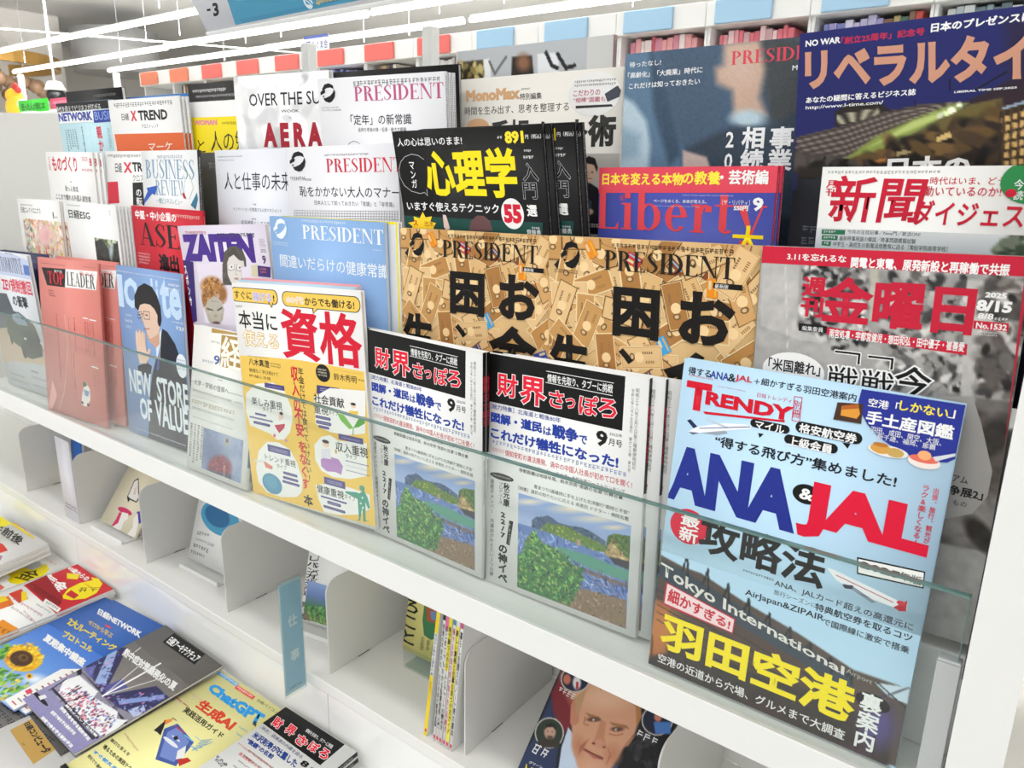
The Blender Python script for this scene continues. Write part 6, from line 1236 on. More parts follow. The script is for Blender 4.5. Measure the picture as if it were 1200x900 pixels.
ART['f_net'] = ('#4a7cd4', [
 ('pic',[0,118.3,211,281.7],1.6,[('f','#5a8ade'),('g','#4a7cd4','#6a9ae2','#a8c8ee'),('k',[-25.4,290.3,70.4,237.9,117.7,231.3,167.7,231.7,170.7,256.8,168,276.2,129.1,310.1,17.1,329.5],500,2,5,1.6,['#5a9a3c','#7ab84a','#3f7a30','#a8cc5a','#e8d040','#8ac050'],3),('b',156.5,221.3,19.6,10.5,164.9,'#e8f0f8',1.4),('k',[11,215.4,3.2,199.3,24,196.4,42.9,210.4,52.4,224.7,39,228.3],60,3,6,1.5,['#5a9a3c','#7ab84a','#3f7a30'],4),('b',78.8,201.4,49.8,26.6,7.7,'#f0b81e',0.12),('k',[51.1,220.4,19.3,194.1,36.9,171.8,80.4,170.3,120.3,190.5,122.2,214,100.7,230.4],260,1.5,3,3,['#f4c830','#e8a818','#f8d84a','#d89410'],5),('b',74.2,203.4,30.8,16.5,7.2,'#4a3020',0.15),('b',75,200.8,14.2,7.4,9.7,'#7a5a30',0.3),('b',76.1,200.1,6.5,3.3,11.1,'#3a2818',0.4),('k',[57,214.6,44.8,198.7,58.6,187.7,88.7,190.9,105,208,88.9,219.9],90,1,1.8,1,['#2e1c12','#6a4828','#4a3018'],6),('b',139.8,221.7,9.9,4.9,13.4,'#f0b81e',0.15),('b',139.8,221.7,4.5,2.2,12.9,'#5a3a20',0.3)]),
 ('t','日経NETWORK',[32.7,30.3,181.9,29.3,199.1,47.5,49.1,44.6],'#f4f4f4',0.05),
 ('t','2大ルーティング',[15.7,78.7,188.4,85.1,199,99.4,33.2,98.4],'#f4dc3a',0.04),
 ('t','プロトコル',[50.9,110.2,154.7,111.2,166.6,124.6,66.4,125.1],'#f4dc3a',0.04),
 ('t','夏期集中講座',[33.7,135.1,180.7,140.2,195.1,156.8,48.4,152.4],'#f6f6f4',0.05),
 ('t','ゼロから学ぶ',[56.4,64.2,141.5,64.8,155.7,78,67.3,73.8],'#e8c830',0.02),
 ('e',[99.6,55.1,121.2,59.7],'#e04a5c'),
 ('p',[171.8,278,167.6,179.6,202.2,157.1,215.7,172.4,211.7,265.1,219.1,284.6],'#f2f1ee'),
 ('p',[184.1,273.6,184,271,200.7,272.2,201,274.6],'#c86a70'),
 ('p',[184.5,264.2,184.5,261.6,201.3,262.8,201.6,265.2],'#8a8a8a'),
 ('p',[185,254.6,184.9,252,201.9,253.4,202.1,255.8],'#9a5a60'),
 ('p',[185.5,245,185.4,242.4,202.4,243.8,202.7,246.3],'#c86a70'),
 ('p',[186,235.3,185.9,232.6,203,234.1,203.3,236.6],'#8a8a8a'),
 ('p',[186.5,225.4,186.4,222.7,203.6,224.3,203.9,226.8],'#9a5a60'),
 ('p',[187,215.5,186.9,212.7,204.2,214.4,204.4,216.9],'#c86a70'),
 ('p',[187.5,205.4,187.4,202.6,204.8,204.3,205,206.9],'#8a8a8a'),
 ('p',[188,195.2,187.9,192.4,205.4,194.2,205.7,196.8],'#9a5a60'),
 ('p',[188.5,184.9,188.4,182,206,183.9,206.3,186.6],'#c86a70'),
 ('p',[189,174.4,188.9,171.5,206.6,173.5,206.9,176.2],'#8a8a8a'),
 ('e',[184.6,175.3,204,176.2],'#f0d020'),
 ('p',[175.6,247.4,176,238.2,189.5,240.2,189.8,249.8],'#d8485c')])
ART['f_arch'] = ('#77736f', [
 ('pic',[0,64.3,202.8,257.3],1.5,[('f','#8f8b86'),('g','#75716d','#85807c','#9a96b4','#8c88b8'),('y',[105.5,169.1,-1.2,152.6,-8.5,113.6,-3.5,89.4,9.7,79.6],'#3a3860',1.3),('y',[105.5,169.1,154.5,166.5,213.9,154.7,207.3,101.7,156.4,100.4],'#3a3860',1.3),('y',[59.9,163.3,-4.1,110.3,-1.5,93.1,82.9,155.2],'#9cb0dc',1),('y',[83.9,154.4,88.8,128,119.2,132.6,105.7,166.8],'#5a5a9a',1),('y',[137.2,158.4,187.3,103.8,199.4,107.7,150.3,162.1],'#8aa0d8',1),('y',[4.8,157.7,11.7,138.1,43.2,162],'#6a70b0',1),('y',[174.9,159.5,183.1,136.8,206.8,143.8,199.1,161.7],'#b8c8e8',1),('k',[2.9,154.4,-1.3,87.8,101.3,163.6,189.9,97.5,207.5,151.5,163.2,168.3,104.5,169.9,62.7,165.7],260,1,2.5,2,['#5a5aa0','#a8b8e0','#3a3a70','#c88ab8','#7a8ad0'],4),('y',[9.7,163.6,204.4,173.7,201.8,179.5,168,172.9,107.5,167.6,70.6,164.3],'#16161a',1.4),('l',[105.5,169.1,103.8,40.3],2.2,'#f2f0f0'),('l',[105.5,169.1,76.1,85.5],0.9,'#f2f0f0'),('l',[105.5,169.1,142.6,88],0.9,'#f2f0f0'),('l',[33.2,77.6,20.1,35.1],0.9,'#f2f0f0'),('l',[105.5,169.1,104.2,35],1.6,'#ffffff'),('y',[7.6,193.1,16.6,170.2,87.5,169.5,96.1,180.5,164.6,171.3,179.3,180.6,197.9,170.6,208.9,212.6,129.2,218.1,40.1,218],'#f1f2f4',1),('k',[22.7,213.4,46,182.7,181.2,179.1,205.2,215.4,129.2,218.1,66.7,219.5],420,1,2.6,1.6,['#d85a7a','#5a6ab0','#2a2a3a','#f0f0f4','#c8405a','#8a98c8','#6a4a6a','#e8a0b0'],5),('y',[12.7,216.4,14.9,212.6,198.3,216.8,199.3,221.6],'#26242c',0.7),('y',[77.7,223.9,78,219.5,195.9,222.3,195.3,226.5],'#3a364a',0.6),('y',[-3.8,166.5,1.6,160.1,17.8,167,13.5,172.5],'#1a1a20',1),('l',[14.6,219.5,7.8,188.4],1.6,'#1a1a22'),('l',[50.4,205.9,51.8,182.8],1.4,'#1a1a22'),('l',[71,212,80.7,183.3],1.4,'#1a1a22'),('n',0.02,3)]),
 ('p',[38.1,3.4,146,1,158,29.5,47,31.1],'#1c1c1c'),
 ('t','日経アーキテクチュア',[45.5,11,146.9,8.4,154.5,26.4,54,28.1],'#f6f6f4',0.03),
 ('t','熱中症対策義務化の夏',[8,80.9,181.9,73.3,193.9,89.3,21.8,97.2],'#f2f2f0',0.04),
 ('e',[-8.9,234.6,54.4,241.3],'#131313'),
 ('p',[15.3,238.1,19.7,228.8,30.9,230,28.1,239.8],'#e8e8e8'),
 ('t','技術で命を守る設計手法',[74,222.4,190.3,226.5,191.9,232.1,76.2,228.3],'#f6f6f4',0.05),
 ('t','技術で命を守る設計手法',[72.1,236.4,158.7,235.1,160.5,240.6,74.2,242.2],'#f6f6f4',0.05),
 ('t','技術で命を守る設計手法',[72.8,252.2,183.8,249.9,185.4,255.3,74.9,257.9],'#f6f6f4',0.05),
 ('t','屋外イベントの対策',[74.5,215.8,193.3,216.7,195.1,220.7,76.5,219.8],'#f6f6f4',0.04)])
ART['f_gpt'] = ('#fbf5ac', [
 ('p',[-0.5,4.3,58.5,3.7,62,11,0.5,10.5],'#4f9fd8'),
 ('p',[57.1,6.9,109.4,6.9,112.1,14.4,60.9,15.1],'#e04a40'),
 ('gq',[3.5,4.9,57.5,4.4,59.7,9.4,2.5,9],'#f4f4f4',123),
 ('gq',[61.7,8,106.3,8.1,109,13.5,63.4,13.3],'#f4f4f4',124),
 ('t','日経パソコン',[118.6,6.6,173.1,6.1,175.6,12.2,120.7,12.3],'#33332a'),
 ('t','ChatGPT',[18.2,28.2,161.6,24.3,176.3,48.5,24.7,46.5],'#2f9be0',0.06),
 ('t','&',[156.4,42.7,166.1,42.4,171.5,50.9,161.6,50.4],'#222222',0.03),
 ('t','生成AI',[40.2,63,139,60.1,144.2,82.8,46.6,83.1],'#dc4830',0.05),
 ('t','実践活用ガイド',[34.6,89.7,143.4,89.9,149.5,100.1,39.7,102.1],'#222222',0.03),
 ('e',[3.7,66.6,51,66.9],'#b03a2c'),
 ('e',[-15.4,88.2,41.3,90],'#b03a2c'),
 ('gq',[17.4,68.9,37.7,62.7,41.6,67.1,21.5,73.3],'#f4dcd0',125),
 ('gq',[2,91.5,24.2,85.9,28.5,91,6.4,96.6],'#f4dcd0',126),
 ('p',[52.6,141.3,59.6,122,119.7,129.7,142.1,174,103.3,185.2],'#4a5ea8'),
 ('p',[63.9,142.5,66.8,126.4,112.6,133.1,132.3,171.1,102.5,178.1],'#7a8fd0'),
 ('e',[68.7,148.3,109.6,154.8],'#e8ecf4'),
 ('e',[76.8,140.6,100.5,143.5],'#f4f4f4'),
 ('p',[81.9,142.5,85.2,137.3,93.7,141.2,89.7,145.9],'#22242c'),
 ('p',[115.1,155.2,116.2,141.2,136.9,156.7,129.3,166.5],'#f0f0ee'),
 ('p',[33.7,131,43.9,118.8,46.7,126.5,44.8,137.4],'#e88a3a'),
 ('e',[38.6,118.7,53.1,120],'#2a2420'),
 ('p',[42.1,153.6,36,129.4,48.5,139.5,61.9,153.2,50.2,152.3],'#22242a'),
 ('e',[60,126.5,88.5,128.5],'#c8382c'),
 ('e',[47.6,111,65.6,111.3],'#7ac0e8'),
 ('e',[91.2,128.4,119.5,130.8],'#7ac0e8'),
 ('e',[107.1,120.7,125.9,121.6],'#7ac0e8'),
 ('e',[118.8,135.7,142.3,137.3],'#7ac0e8'),
 ('p',[131.5,164.9,141.3,153.6,151.9,154.4,146.3,171],'#c8382c'),
 ('l',[131.6,138.9,139.4,128.9],0.7,'#7ab0d8'),
 ('l',[130.5,135.3,139.1,125.1],0.7,'#7ab0d8'),
 ('l',[129.5,131.6,138.8,121.3],0.7,'#7ab0d8'),
 ('l',[128.4,127.9,138.5,117.5],0.7,'#7ab0d8'),
 ('l',[127.3,124.3,138.2,113.7],0.7,'#7ab0d8'),
 ('l',[126.2,120.6,137.9,109.8],0.7,'#7ab0d8'),
 ('l',[133.8,141.7,144,112.2],0.6,'#7ab0d8'),
 ('t','Copilotも',[147.1,63.7,167.6,63.2,171,68.1,150,68.3],'#4a9ad8'),
 ('t','Geminiも',[156.2,75.1,176.3,74.4,179,78.9,159,79.6],'#4a9ad8'),
 ('t','適切な答えを',[1.9,201.8,60.8,201.6,62.3,206.9,6.7,207.4],'#2a2a22',0.02),
 ('t','得るための実践テクニック',[6.5,215,116.6,213.6,120.3,220.9,11.9,222.2],'#2a2a22',0.03),
 ('gq',[8.5,183.2,66,190.6,66.7,193.7,9.5,187.1],'#c88a6a',127),
 ('t','すぐ使える',[5.4,230.6,72.9,228.1,74.5,233.8,8.5,235.7],'#4a9ae0',0.06),
 ('t','便利です!最新',[7.8,239.8,53.3,242.3,55.4,247.6,10.2,245.2],'#2a2a22',0.02)])
ART['f_zai'] = ('#f1f1ef', [
 ('p',[0,-2,144.8,0.8,146.4,51.8,-0.3,46.4],'#171717'),
 ('t','財',[5.6,21.9,27.2,23,34.3,41.5,13.2,40.6],'#e8223c',0.04,('#f6f6f4',0.04)),
 ('t','界',[36.5,20.2,57.5,21.3,64.1,39.6,43.5,38.6],'#e8223c',0.04,('#f6f6f4',0.04)),
 ('t','さ',[68.5,25.5,88.7,26.5,94.8,44.4,74.9,43.6],'#e8223c',0.04,('#f6f6f4',0.04)),
 ('t','っ',[86.9,31,95.8,31.5,98.5,39.5,89.6,39.1],'#e8223c',0.04,('#f6f6f4',0.04)),
 ('t','ぽ',[97.1,23.2,116.8,24.3,122.4,42,103,41.2],'#e8223c',0.04,('#f6f6f4',0.04)),
 ('t','ろ',[121.6,23.6,140.8,24.6,146,42.1,127.1,41.3],'#e8223c',0.04,('#f6f6f4',0.04)),
 ('t','情報を先取り、タブーに挑戦',[69.5,11.8,132.4,12.3,135,20.1,71.3,18.8],'#f6f6f4',0.01),
 ('t','［独自］道議選の内幕を語る',[4.7,49.5,111.4,54.1,112,60.5,5.1,55.8],'#2a3a7a'),
 ('t','米沢則寿が吐露した',[6.6,64,112.2,64.6,119.5,78.4,10.5,76],'#22408f',0.04),
 ('t','“後継”の名前',[9.3,79.5,73.8,79.3,76.3,87.6,13,88.6],'#22408f',0.045),
 ('t','8',[116.9,58.7,132.4,58.5,133,68.8,118.6,69.2],'#1b1b1d',0.04),
 ('t','月号',[136.6,61.3,150.9,60.9,152.4,68.8,138.1,68.4],'#1b1b1d',0.01),
 ('gq',[5.3,95,99.4,96,101,99.7,6.6,98.5],'#d83a4a',128),
 ('t','違法開発から不適切事業者',[24.1,105.3,112.9,106.5,114.3,111.8,25.5,111.2],'#d83a4a',0.01),
 ('t','“レバンガ”',[1.5,129.1,31.8,131.9,29.3,142,3.7,139.5],'#1b1b1d',0.04),
 ('gq',[30.7,94.5,115.9,96.4,116.9,99.7,32,97.9],'#4a4a48',129),
 ('gq',[33.3,105.6,117.6,107.1,118.6,110.3,34.5,109],'#4a4a48',130),
 ('gq',[35.7,116.6,119.3,117.6,120.3,120.7,37,119.9],'#4a4a48',131),
 ('gq',[38.2,127.4,121,127.9,122,131,39.4,130.6],'#4a4a48',132),
 ('gq',[40.6,138,122.7,138.1,123.6,141.1,41.8,141.2],'#4a4a48',133)])
ART['f_okane'] = ('#f3f2ee', [
 ('p',[72.6,117.6,31,91,27.5,62.3,59.8,40.5,92.4,40.7,113.1,45.8,134.5,32.7,164.1,38.5,187.4,57.1,190.3,79.1,192.4,109.1,162.3,117.9,143.9,117,128.2,105.4,96.9,114.5],'#f2de10'),
 ('t','お',[50.2,70.8,83.1,57.2,114.6,91.6,79.1,103.8],'#4a3c14',0.03),
 ('t','金',[125.5,65.8,163.2,51.9,191.7,90,140,104],'#4a3c14',0.02),
 ('gq',[77.3,122.1,118.3,113.5,126.3,119.2,85.5,127.9],'#3a3a3a',134),
 ('p',[89.2,61,107.4,37.3,134,41.7,137.5,64.5,108.3,71.3],'#c8ccd0'),
 ('gq',[50,20.9,154.8,16,159.4,22.7,55.2,27.7],'#f0a8a0',135),
 ('p',[71.6,151.7,131.2,135.3,172.5,133.1,178.5,143.6,106.6,163.4],'#e8705e'),
 ('gq',[134.7,156.2,188.2,147.1,195.5,152.5,142.3,161.6],'#e04a3a',136)])
ART['f_money'] = ('#f3f2ee', [
 ('p',[-6.3,-1.6,172.6,-2.2,177.3,117.6,6.6,114.2],'#c8202c'),
 ('t','60歳からの',[-1.3,12.9,84.8,7.7,93.9,23.8,4.7,24.6],'#f6f6f4',0.03),
 ('t','年金',[-7,58.7,88.6,51.1,97.9,80.9,9.7,77],'#f6f6f4',0.04),
 ('p',[24.6,33,52.8,17.9,71.4,30.5,50.3,43.8],'#ecd816'),
 ('p',[116.7,80.2,96.1,60.1,90.6,34.3,99.7,11.4,84.8,7.7,102.4,-2.6,131.6,4.7,160.5,29.9,165,55.2,147.8,76.3,129.5,84.1],'#f2de10'),
 ('p',[106.8,58.9,140.3,57.3,147.8,70.6,115.4,73.9],'#c8202c'),
 ('gq',[108.8,42.2,137.1,19.2,150.1,31.1,128,56.4],'#7a6414',137),
 ('gq',[100.1,26.6,138.3,25.8,141.9,30.3,103.8,31.2],'#c8202c',138),
 ('p',[7,110.1,-5.2,65.3,122.5,82.6,168,115.1],'#9c1824'),
 ('gq',[2.4,98.5,147.9,90.3,151.9,97.5,8.5,105],'#3a0c10',139),
 ('gq',[42.3,103.9,141.1,95.9,147.4,101.2,45.1,109.2],'#5a1018',140),
 ('p',[100.9,107.3,165.9,103.3,176.8,114.6,113.9,117.9],'#f1f0ec'),
 ('gq',[112,109,163.6,105.1,168,109.7,118.4,114.3],'#333333',141),
 ('p',[20.1,147.9,19,122.9,73.5,129.6,75.5,149.2],'#cf3a26'),
 ('p',[31.5,127.6,39.6,121,75.4,131.7,74.1,143.3],'#ecd020'),
 ('p',[24.9,176.3,29.3,151.2,74.6,156.9,73.4,185.2],'#e0701e'),
 ('p',[14.9,170.2,22.5,156.8,47.6,157.8,46.1,173.1],'#ecd020'),
 ('gq',[44.6,146,159.1,135.7,164.7,141.1,51,151.5],'#b8606a',142),
 ('gq',[59.7,162.1,165.6,156.6,171,161.8,65.9,167.4],'#9a8a8a',143),
 ('gq',[113.5,152.7,175.3,155.2,181.1,160,116.9,156.6],'#c86a70',144),
 ('gq',[104.9,125.3,161.3,120.5,167.4,125.6,111.3,130.5],'#8a8a8a',145),
 ('p',[122.2,204.6,117,192.8,187.1,186.5,203.2,230.3,156.7,226.4],'#e8901e'),
 ('gq',[135.3,206.7,187.5,195.4,198.7,204.4,147.2,215.8],'#5a3a10',146)])
ART['f_white'] = ('#f2f1ee', [
 ('p',[-46.7,3.7,121.6,5.1,124.2,9.3,-41.8,10.3],'#ecd020'),
 ('gq',[-42,-1,108.9,-1.7,114.4,3.7,-35.6,4.7],'#e0806a',147),
 ('t','年前後',[-49.6,21.8,105.8,19,126.2,42.3,-22.5,44.3],'#22221e',0.03),
 ('gq',[18.9,41,112.8,40.1,118.3,45.3,24.8,46.3],'#6a6a66',148),
 ('p',[45.4,69,87,60.5,128.5,65.7,124.5,89.2],'#d83a2a'),
 ('e',[80,75.6,134.9,75.8],'#f0a020'),
 ('p',[103.4,96,145.5,82.5,163.1,94.9,124.9,109.6],'#a87aa0')])
ART['f_green'] = ('#1f7a3a', [
 ('p',[0,0,210,0,210,84,0,84],'#f0e020'),
 ('gr',[21,14,189,70],1,'#2a5a2a',150)])
ART['f_comp'] = ('#f0efed', [
 ('p',[12.2,0.5,116.9,-2.4,126.2,33.7,16.1,33.2],'#b89248'),
 ('t','日経コンピュータ',[15.4,4.5,113.6,2.6,113.5,17.6,16.8,13.3],'#191510',0.05),
 ('gq',[62,28.5,73.3,26.7,75.7,29.5,65.6,31.6],'#3a2c10',150),
 ('p',[160.5,8.6,159,-1.9,170.1,-4.1,174.7,-0.4,176,10],'#18181a')])
ART['f_peach'] = ('#e2b892', [
 ])
ART['f_grey'] = ('#8a8886', [
 ('gr',[10.5,14,189,112],6,'#3a3a3a',152)])
ART['c_women'] = ('#ece2c6', [
 ('e',[39.7,161.9,97.6,174.7],'#d8326a'),
 ('p',[52,175.1,81.1,175.2,82.3,195.1,79.4,212.1,49.7,208.4,52.6,191.3],'#d8326a'),
 ('p',[61.3,172.5,84.9,170.1,91.5,180.4,83.8,190.7,88.9,205.4,79.4,212.1,66.7,195.5],'#f6f2ea'),
 ('p',[54.7,209,70.1,194.5,83.4,211.7,59.2,213.8],'#f6f2ea'),
 ('p',[109.1,159.4,120.8,153.8,145.3,173.4,136,180],'#4a3a9a'),
 ('p',[109.6,175.4,114,160.1,133.1,176.8,146.6,208.6,116.2,213.4,122.9,191.7],'#f6f2ea'),
 ('p',[50.7,139,45.7,100.2,56,90.8,94.6,130.7,93.2,141.7,64.9,141.9,64.5,149.4],'#232323'),
 ('p',[53,136.8,48.7,101.9,56.8,94.8,90,130.3,89.7,139.4,63.6,138.9],'#f4eee8'),
 ('t','もしもし',[62,110.3,67.8,108.8,73.7,128,68,129.5],'#d8326a',0.02),
 ('gq',[5.2,124.9,29.4,127,19.9,188,-1.2,185.5],'#4a4438',152),
 ('gq',[32.1,134.7,46.4,134.3,36.9,166.8,23.4,164.2],'#4a4438',153),
 ('gq',[26,71.1,51.2,70.9,52.5,75.6,26.8,76],'#1b1b1d',154)])
ART['c_sphere'] = ('#eeeeec', [
 ('e',[15.1,74.1,142.5,139.6],'#4a9cc0'),
 ('e',[27.8,82.8,110.4,125.6],'#2f6a9a'),
 ('gq',[15,149.1,59.1,144.6,59.3,151.6,13.6,157.3],'#555555',155),
 ('gq',[15.7,163.9,75.5,160,73.7,166.4,13.7,170.5],'#777777',156),
 ('gq',[11.4,176,68.3,173.9,67.1,182.5,10.2,184.7],'#1b1b1d',157),
 ('gq',[6.1,190.8,53.8,189.9,51.9,196.4,6.3,197.9],'#444444',158)])
ART['c_levanga'] = ('#efefed', [
 ('v','レバンガ北海道 第2章',[-2.2,91.5,25.2,207.4],'#1b1b1d',0.02),
 ('v','「レバンガ」',[9,88.1,28.8,162.6],'#1b1b1d'),
 ('pic',[7.3,136.8,62,205.2],1.5,[('f','#6a86bc'),('g','#8fa8d6','#6f86bc','#4d7a50','#8d7763'),('k',[15.3,181.2,56.9,176.1,62,205.2,20.6,210.6],80,1,3,2,['#5f9a52','#3f7048','#7fb860'],3)])])
ART['c_tokoro'] = ('#e9e08e', [
 ('v','ところこと',[-12.3,42.3,29.8,178.5],'#1b1b1d',0.02),
 ('p',[36,95.8,71,93.9,75.2,143.7,58.1,152.2,43.4,149.5,36.4,127],'#3f7a50'),
 ('p',[40.3,99.9,71.5,97.1,74.2,120,45.7,123.6],'#a85a38'),
 ('p',[50.7,104.5,66.1,101.7,67.7,117.6,54.5,117.6],'#6a8ab0'),
 ('gv',[35.9,153.7,73.6,178.8],3,'#3a3a2a',160)])
ART['c_face'] = ('#22252e', [
 ('pic',[0,0,179,259.9],1.1,[('f','#1d2027'),('y',[-5.7,260.1,4.3,213.3,2.4,118.8,-21.4,95.4,6.9,32,50.3,111.2,37.2,193.5,63.2,271.8,9.6,298.3],'#2c3a5c',3.4),('y',[1.4,151.6,3.6,118.3,12.5,91.9,31.5,119.1,38.6,145.3,48.5,176.7,41.8,191.5,15.1,172.5],'#7a2830',4.1),('y',[44.8,180.7,59.5,188,76.7,212,122.8,220.8,130.6,259.5,72,289,47.1,207.6],'#c9d8ec',1.3),('y',[111.3,195.7,135.5,193,170.7,239.3,130.6,259.5],'#26406a',1.8),('y',[120.8,160,173.9,109.1,210.1,199.2,139.1,234.3],'#17171a',2.4),('k',[127.7,152.4,174.8,135.3,182.2,170.9,135.5,193],60,3,7,1.4,['#2a2a2e','#3a3a3e','#1a1a1c'],3),('b',72.4,111.5,55.6,41.2,159,'#c89a6c',0.35),('b',62.6,96.2,58.6,33.3,158.4,'#d4b07c',0.5),('y',[46.1,173.1,36.7,141.3,41.9,117.2,74.2,103.5,111.7,104.2,132.2,127.7,134,149.5,126.6,173,122.2,197.2,119.1,218.3,96.7,231.3,76.3,216.7,59.7,199.5],'#d09a7a',3.9),('b',78,123.5,31.5,15.2,157,'#dcae90',1.2),('y',[45.2,175.8,35.7,153.8,37.7,143.3,48.5,148.3,55.7,168.8,53,174.7],'#c08264',1.3),('y',[125.8,171.2,131.2,157.5,136.1,148.5,131.3,166.4],'#b87c5e',1.2),('y',[37.7,143.3,49.5,121.3,48.7,131.3,51.3,154.2,50.6,164],'#b8926a',2.6),('y',[79.7,103.6,122.1,104.4,134.3,126.7,132.8,141,121.8,118.5,102.9,108],'#b07a48',3.2),('y',[59.6,154.1,79.9,150.9,87,154.7,66.5,156.9],'#9a6a48',1.6),('y',[95.8,150.8,119.2,144.9,125.3,147.1,102,152.6],'#9a6a48',1.6),('b',74.2,157.2,9.3,2.6,156,'#5a3a2c',0.8),('b',109.5,154.3,8.5,2.7,155.7,'#5a3a2c',0.8),('b',75.7,157,3.7,1.3,156.1,'#cfc4bc',0.5),('b',109.3,155,3.3,1.2,155.6,'#cfc4bc',0.5),('b',77.1,156.4,1.5,1.3,159.4,'#2a221e',0.5),('b',110.7,154.7,1.4,1.2,155.2,'#2a221e',0.5),('y',[83.9,153.8,91.4,152.8,97.1,170.8,103.6,179.2,95.8,185,85.8,182.9,85.5,171.6],'#bf8464',3.2),('b',93.7,180.4,7.2,4.9,155.5,'#cc9074',0.8),('b',86.8,183.8,2.4,1.4,155.6,'#6a3a2a',0.8),('b',102.2,181.7,2.4,1.2,155.1,'#6a3a2a',0.8),('l',[77.1,196,92.8,195.5,105.7,195],1.4,'#7a4034'),('y',[77.4,196.8,93.3,196.6,106.3,196.3,95,200.1],'#b8685a',1.3),('b',68.6,195.4,10.3,7.3,62.9,'#bf8262',1.5),('b',116.4,184.4,10,9.3,69.4,'#bf8262',1.5),('b',95.4,212.1,14.2,8,154.6,'#d8a486',1.3),('l',[61.9,158.9,63.4,167.7,71.1,166.6],0.6,'#a0603f'),('l',[101.9,164.1,111.4,162,119.2,156.3],0.6,'#a0603f'),('y',[78.3,181.7,70.8,194.3,73.1,204.7,76.2,194.2],'#a86248',2.5),('y',[106.6,180,115.1,187.3,112.9,199.4,113.2,185.9],'#a86248',2.5),('k',[33.7,135.3,51.2,113.2,93.2,97.9,123.8,108.3,113.4,108.2,71.5,109.5,45.4,130.3],80,0.8,1.6,7,['#c8a070','#a87848','#d8b888','#9a6a3c'],9),('b',22.3,198.9,21.9,19.5,166.7,'#c8c0b8',0.02),('b',22.3,198.9,20.1,18,167.4,'#2e3a2c',0.05),('b',22.6,197.4,9.5,8.6,49,'#c09a86',0.3),('y',[13.9,199.4,13.2,191.4,19.2,186.3,26.8,186.5,29.7,192.2,24.1,190.1,16.1,194.1],'#221e1e',1),('y',[11,214.9,24,206.6,41,201.1,44.8,208.7,15,222.5],'#3a342c',2),('b',19.2,198.4,1.3,0.6,156.6,'#2a201c',0.5),('b',25.9,195.9,1.3,0.6,156.5,'#2a201c',0.5),('y',[20.8,203.4,29.2,200,29.8,204,24,206.6],'#5a4438',1.7),('b',26.8,121.1,22,17.1,162.1,'#c8c0b8',0.02),('b',26.8,121.1,20.2,15.8,162.2,'#2a2c44',0.05),('b',15.3,125.9,6.9,5.7,55.7,'#c8745a',0.4),('b',31.1,124.2,9,6.1,61.4,'#e4e0dc',0.5),('y',[29.4,123.7,33,122.2,37,131.5,33.2,131.9],'#b82a34',0.7),('b',154.8,122.1,20.8,18.3,150.7,'#c8c0b8',0.02),('b',154.8,122.1,19.2,16.9,150.8,'#22283c',0.05),('y',[151.4,125.9,172.1,116.6,177.4,129.8,159,138.1],'#4a7ac0',1.8),('b',154.3,117.9,5.8,5,71.9,'#c8806a',0.5)]),
 ('gq',[9.3,138.4,40.9,138.3,39.1,146.3,9.5,145.7],'#e8e8e8',160),
 ('gq',[9.9,218.3,37.7,216.6,34.3,232,7.2,230.8],'#e8e8e8',161),
 ('gq',[135.8,141.9,171.3,141.3,172.7,150.7,133.8,151.9],'#e8e8e8',162),
 ('t','グリーン',[11.8,241.7,33.1,239.5,33.2,243,12,245.3],'#f6f6f4',0.02),
 ('t','トランプ',[9,247.2,44.1,245.5,47.5,257.4,10.3,257.1],'#f0e020',0.05)])
ART['c_blue'] = ('#2f6ac0', [
 ('p',[0,140,210,140,210,224,0,224],'#e8c060'),
 ('p',[63,154,168,154,168,210,63,210],'#3a2a20')])
ART['spine_base'] = ('#f0efec', [
 ])
ART['tag'] = ('#b6d4e6', [
 ('p',[0,0,42,0,42,200,0,200],'#c9dde8'),
 ('p',[2.5,4,39.5,4,39.5,193,2.5,193],'#a8cce2'),
 ('t','仕',[12.6,60,30.2,80],'#f2f5f6',0.02),
 ('t','事',[13.4,122,31.1,142],'#f2f5f6',0.02),
 ('gr',[8.4,186,33.6,191],1,'#3a5a78',164)])
ART['card'] = ('#eceaf0', [
 ('gr',[7.4,160,66.6,176],2,'#3a3a3e',165)])
ART['spine_1'] = ('#f3f2ef', [
 ('p',[0,0,7,0,7,77.1,0,77.1],'#f0d42a'),
 ('p',[0,149.1,7,149.1,7,257,0,257],'#f0d42a'),
 ('v','今日から始める家計の本',[1.1,77.1,6,149.1],'#3a4a7a',0.02),
 ('e',[1.4,244.1,5.6,250.6],'#d8485c'),
 ('v','完全ガイド',[1.4,159.3,5.6,192.8],'#d8a020',0.02)])
ART['spine_2'] = ('#f2f1ee', [
 ('p',[0,0,7,0,7,51.4,0,51.4],'#26262a'),
 ('v','老後の不安がなくなるお金の話完全版',[0.8,56.5,6.2,231.3],'#2a2a30',0.03),
 ('e',[1.1,245.4,6,253.1],'#d8485c')])
ART['spine_3'] = ('#f4f2f0', [
 ('p',[0,0,7,0,7,64.2,0,64.2],'#e070a0'),
 ('v','はじめてでもわかる投資信託入門',[0.8,56.5,6.2,231.3],'#3a3a40',0.03),
 ('e',[1.1,245.4,6,253.1],'#d8485c')])
ART['spine_4'] = ('#f2f0ea', [
 ('p',[0,12.9,7,12.9,7,128.5,0,128.5],'#e8d838'),
 ('v','株で勝つ人のルールとチャートの読み方',[0.8,56.5,6.2,231.3],'#1e1e22',0.03),
 ('e',[1.1,245.4,6,253.1],'#d8485c')])
ART['spine_5'] = ('#f0f0f2', [
 ('p',[0,0,7,0,7,51.4,0,51.4],'#5a90a0'),
 ('v','得する年金の受け取り方と手続き',[0.8,56.5,6.2,231.3],'#c03a5a',0.03),
 ('e',[1.1,245.4,6,253.1],'#d8485c')])
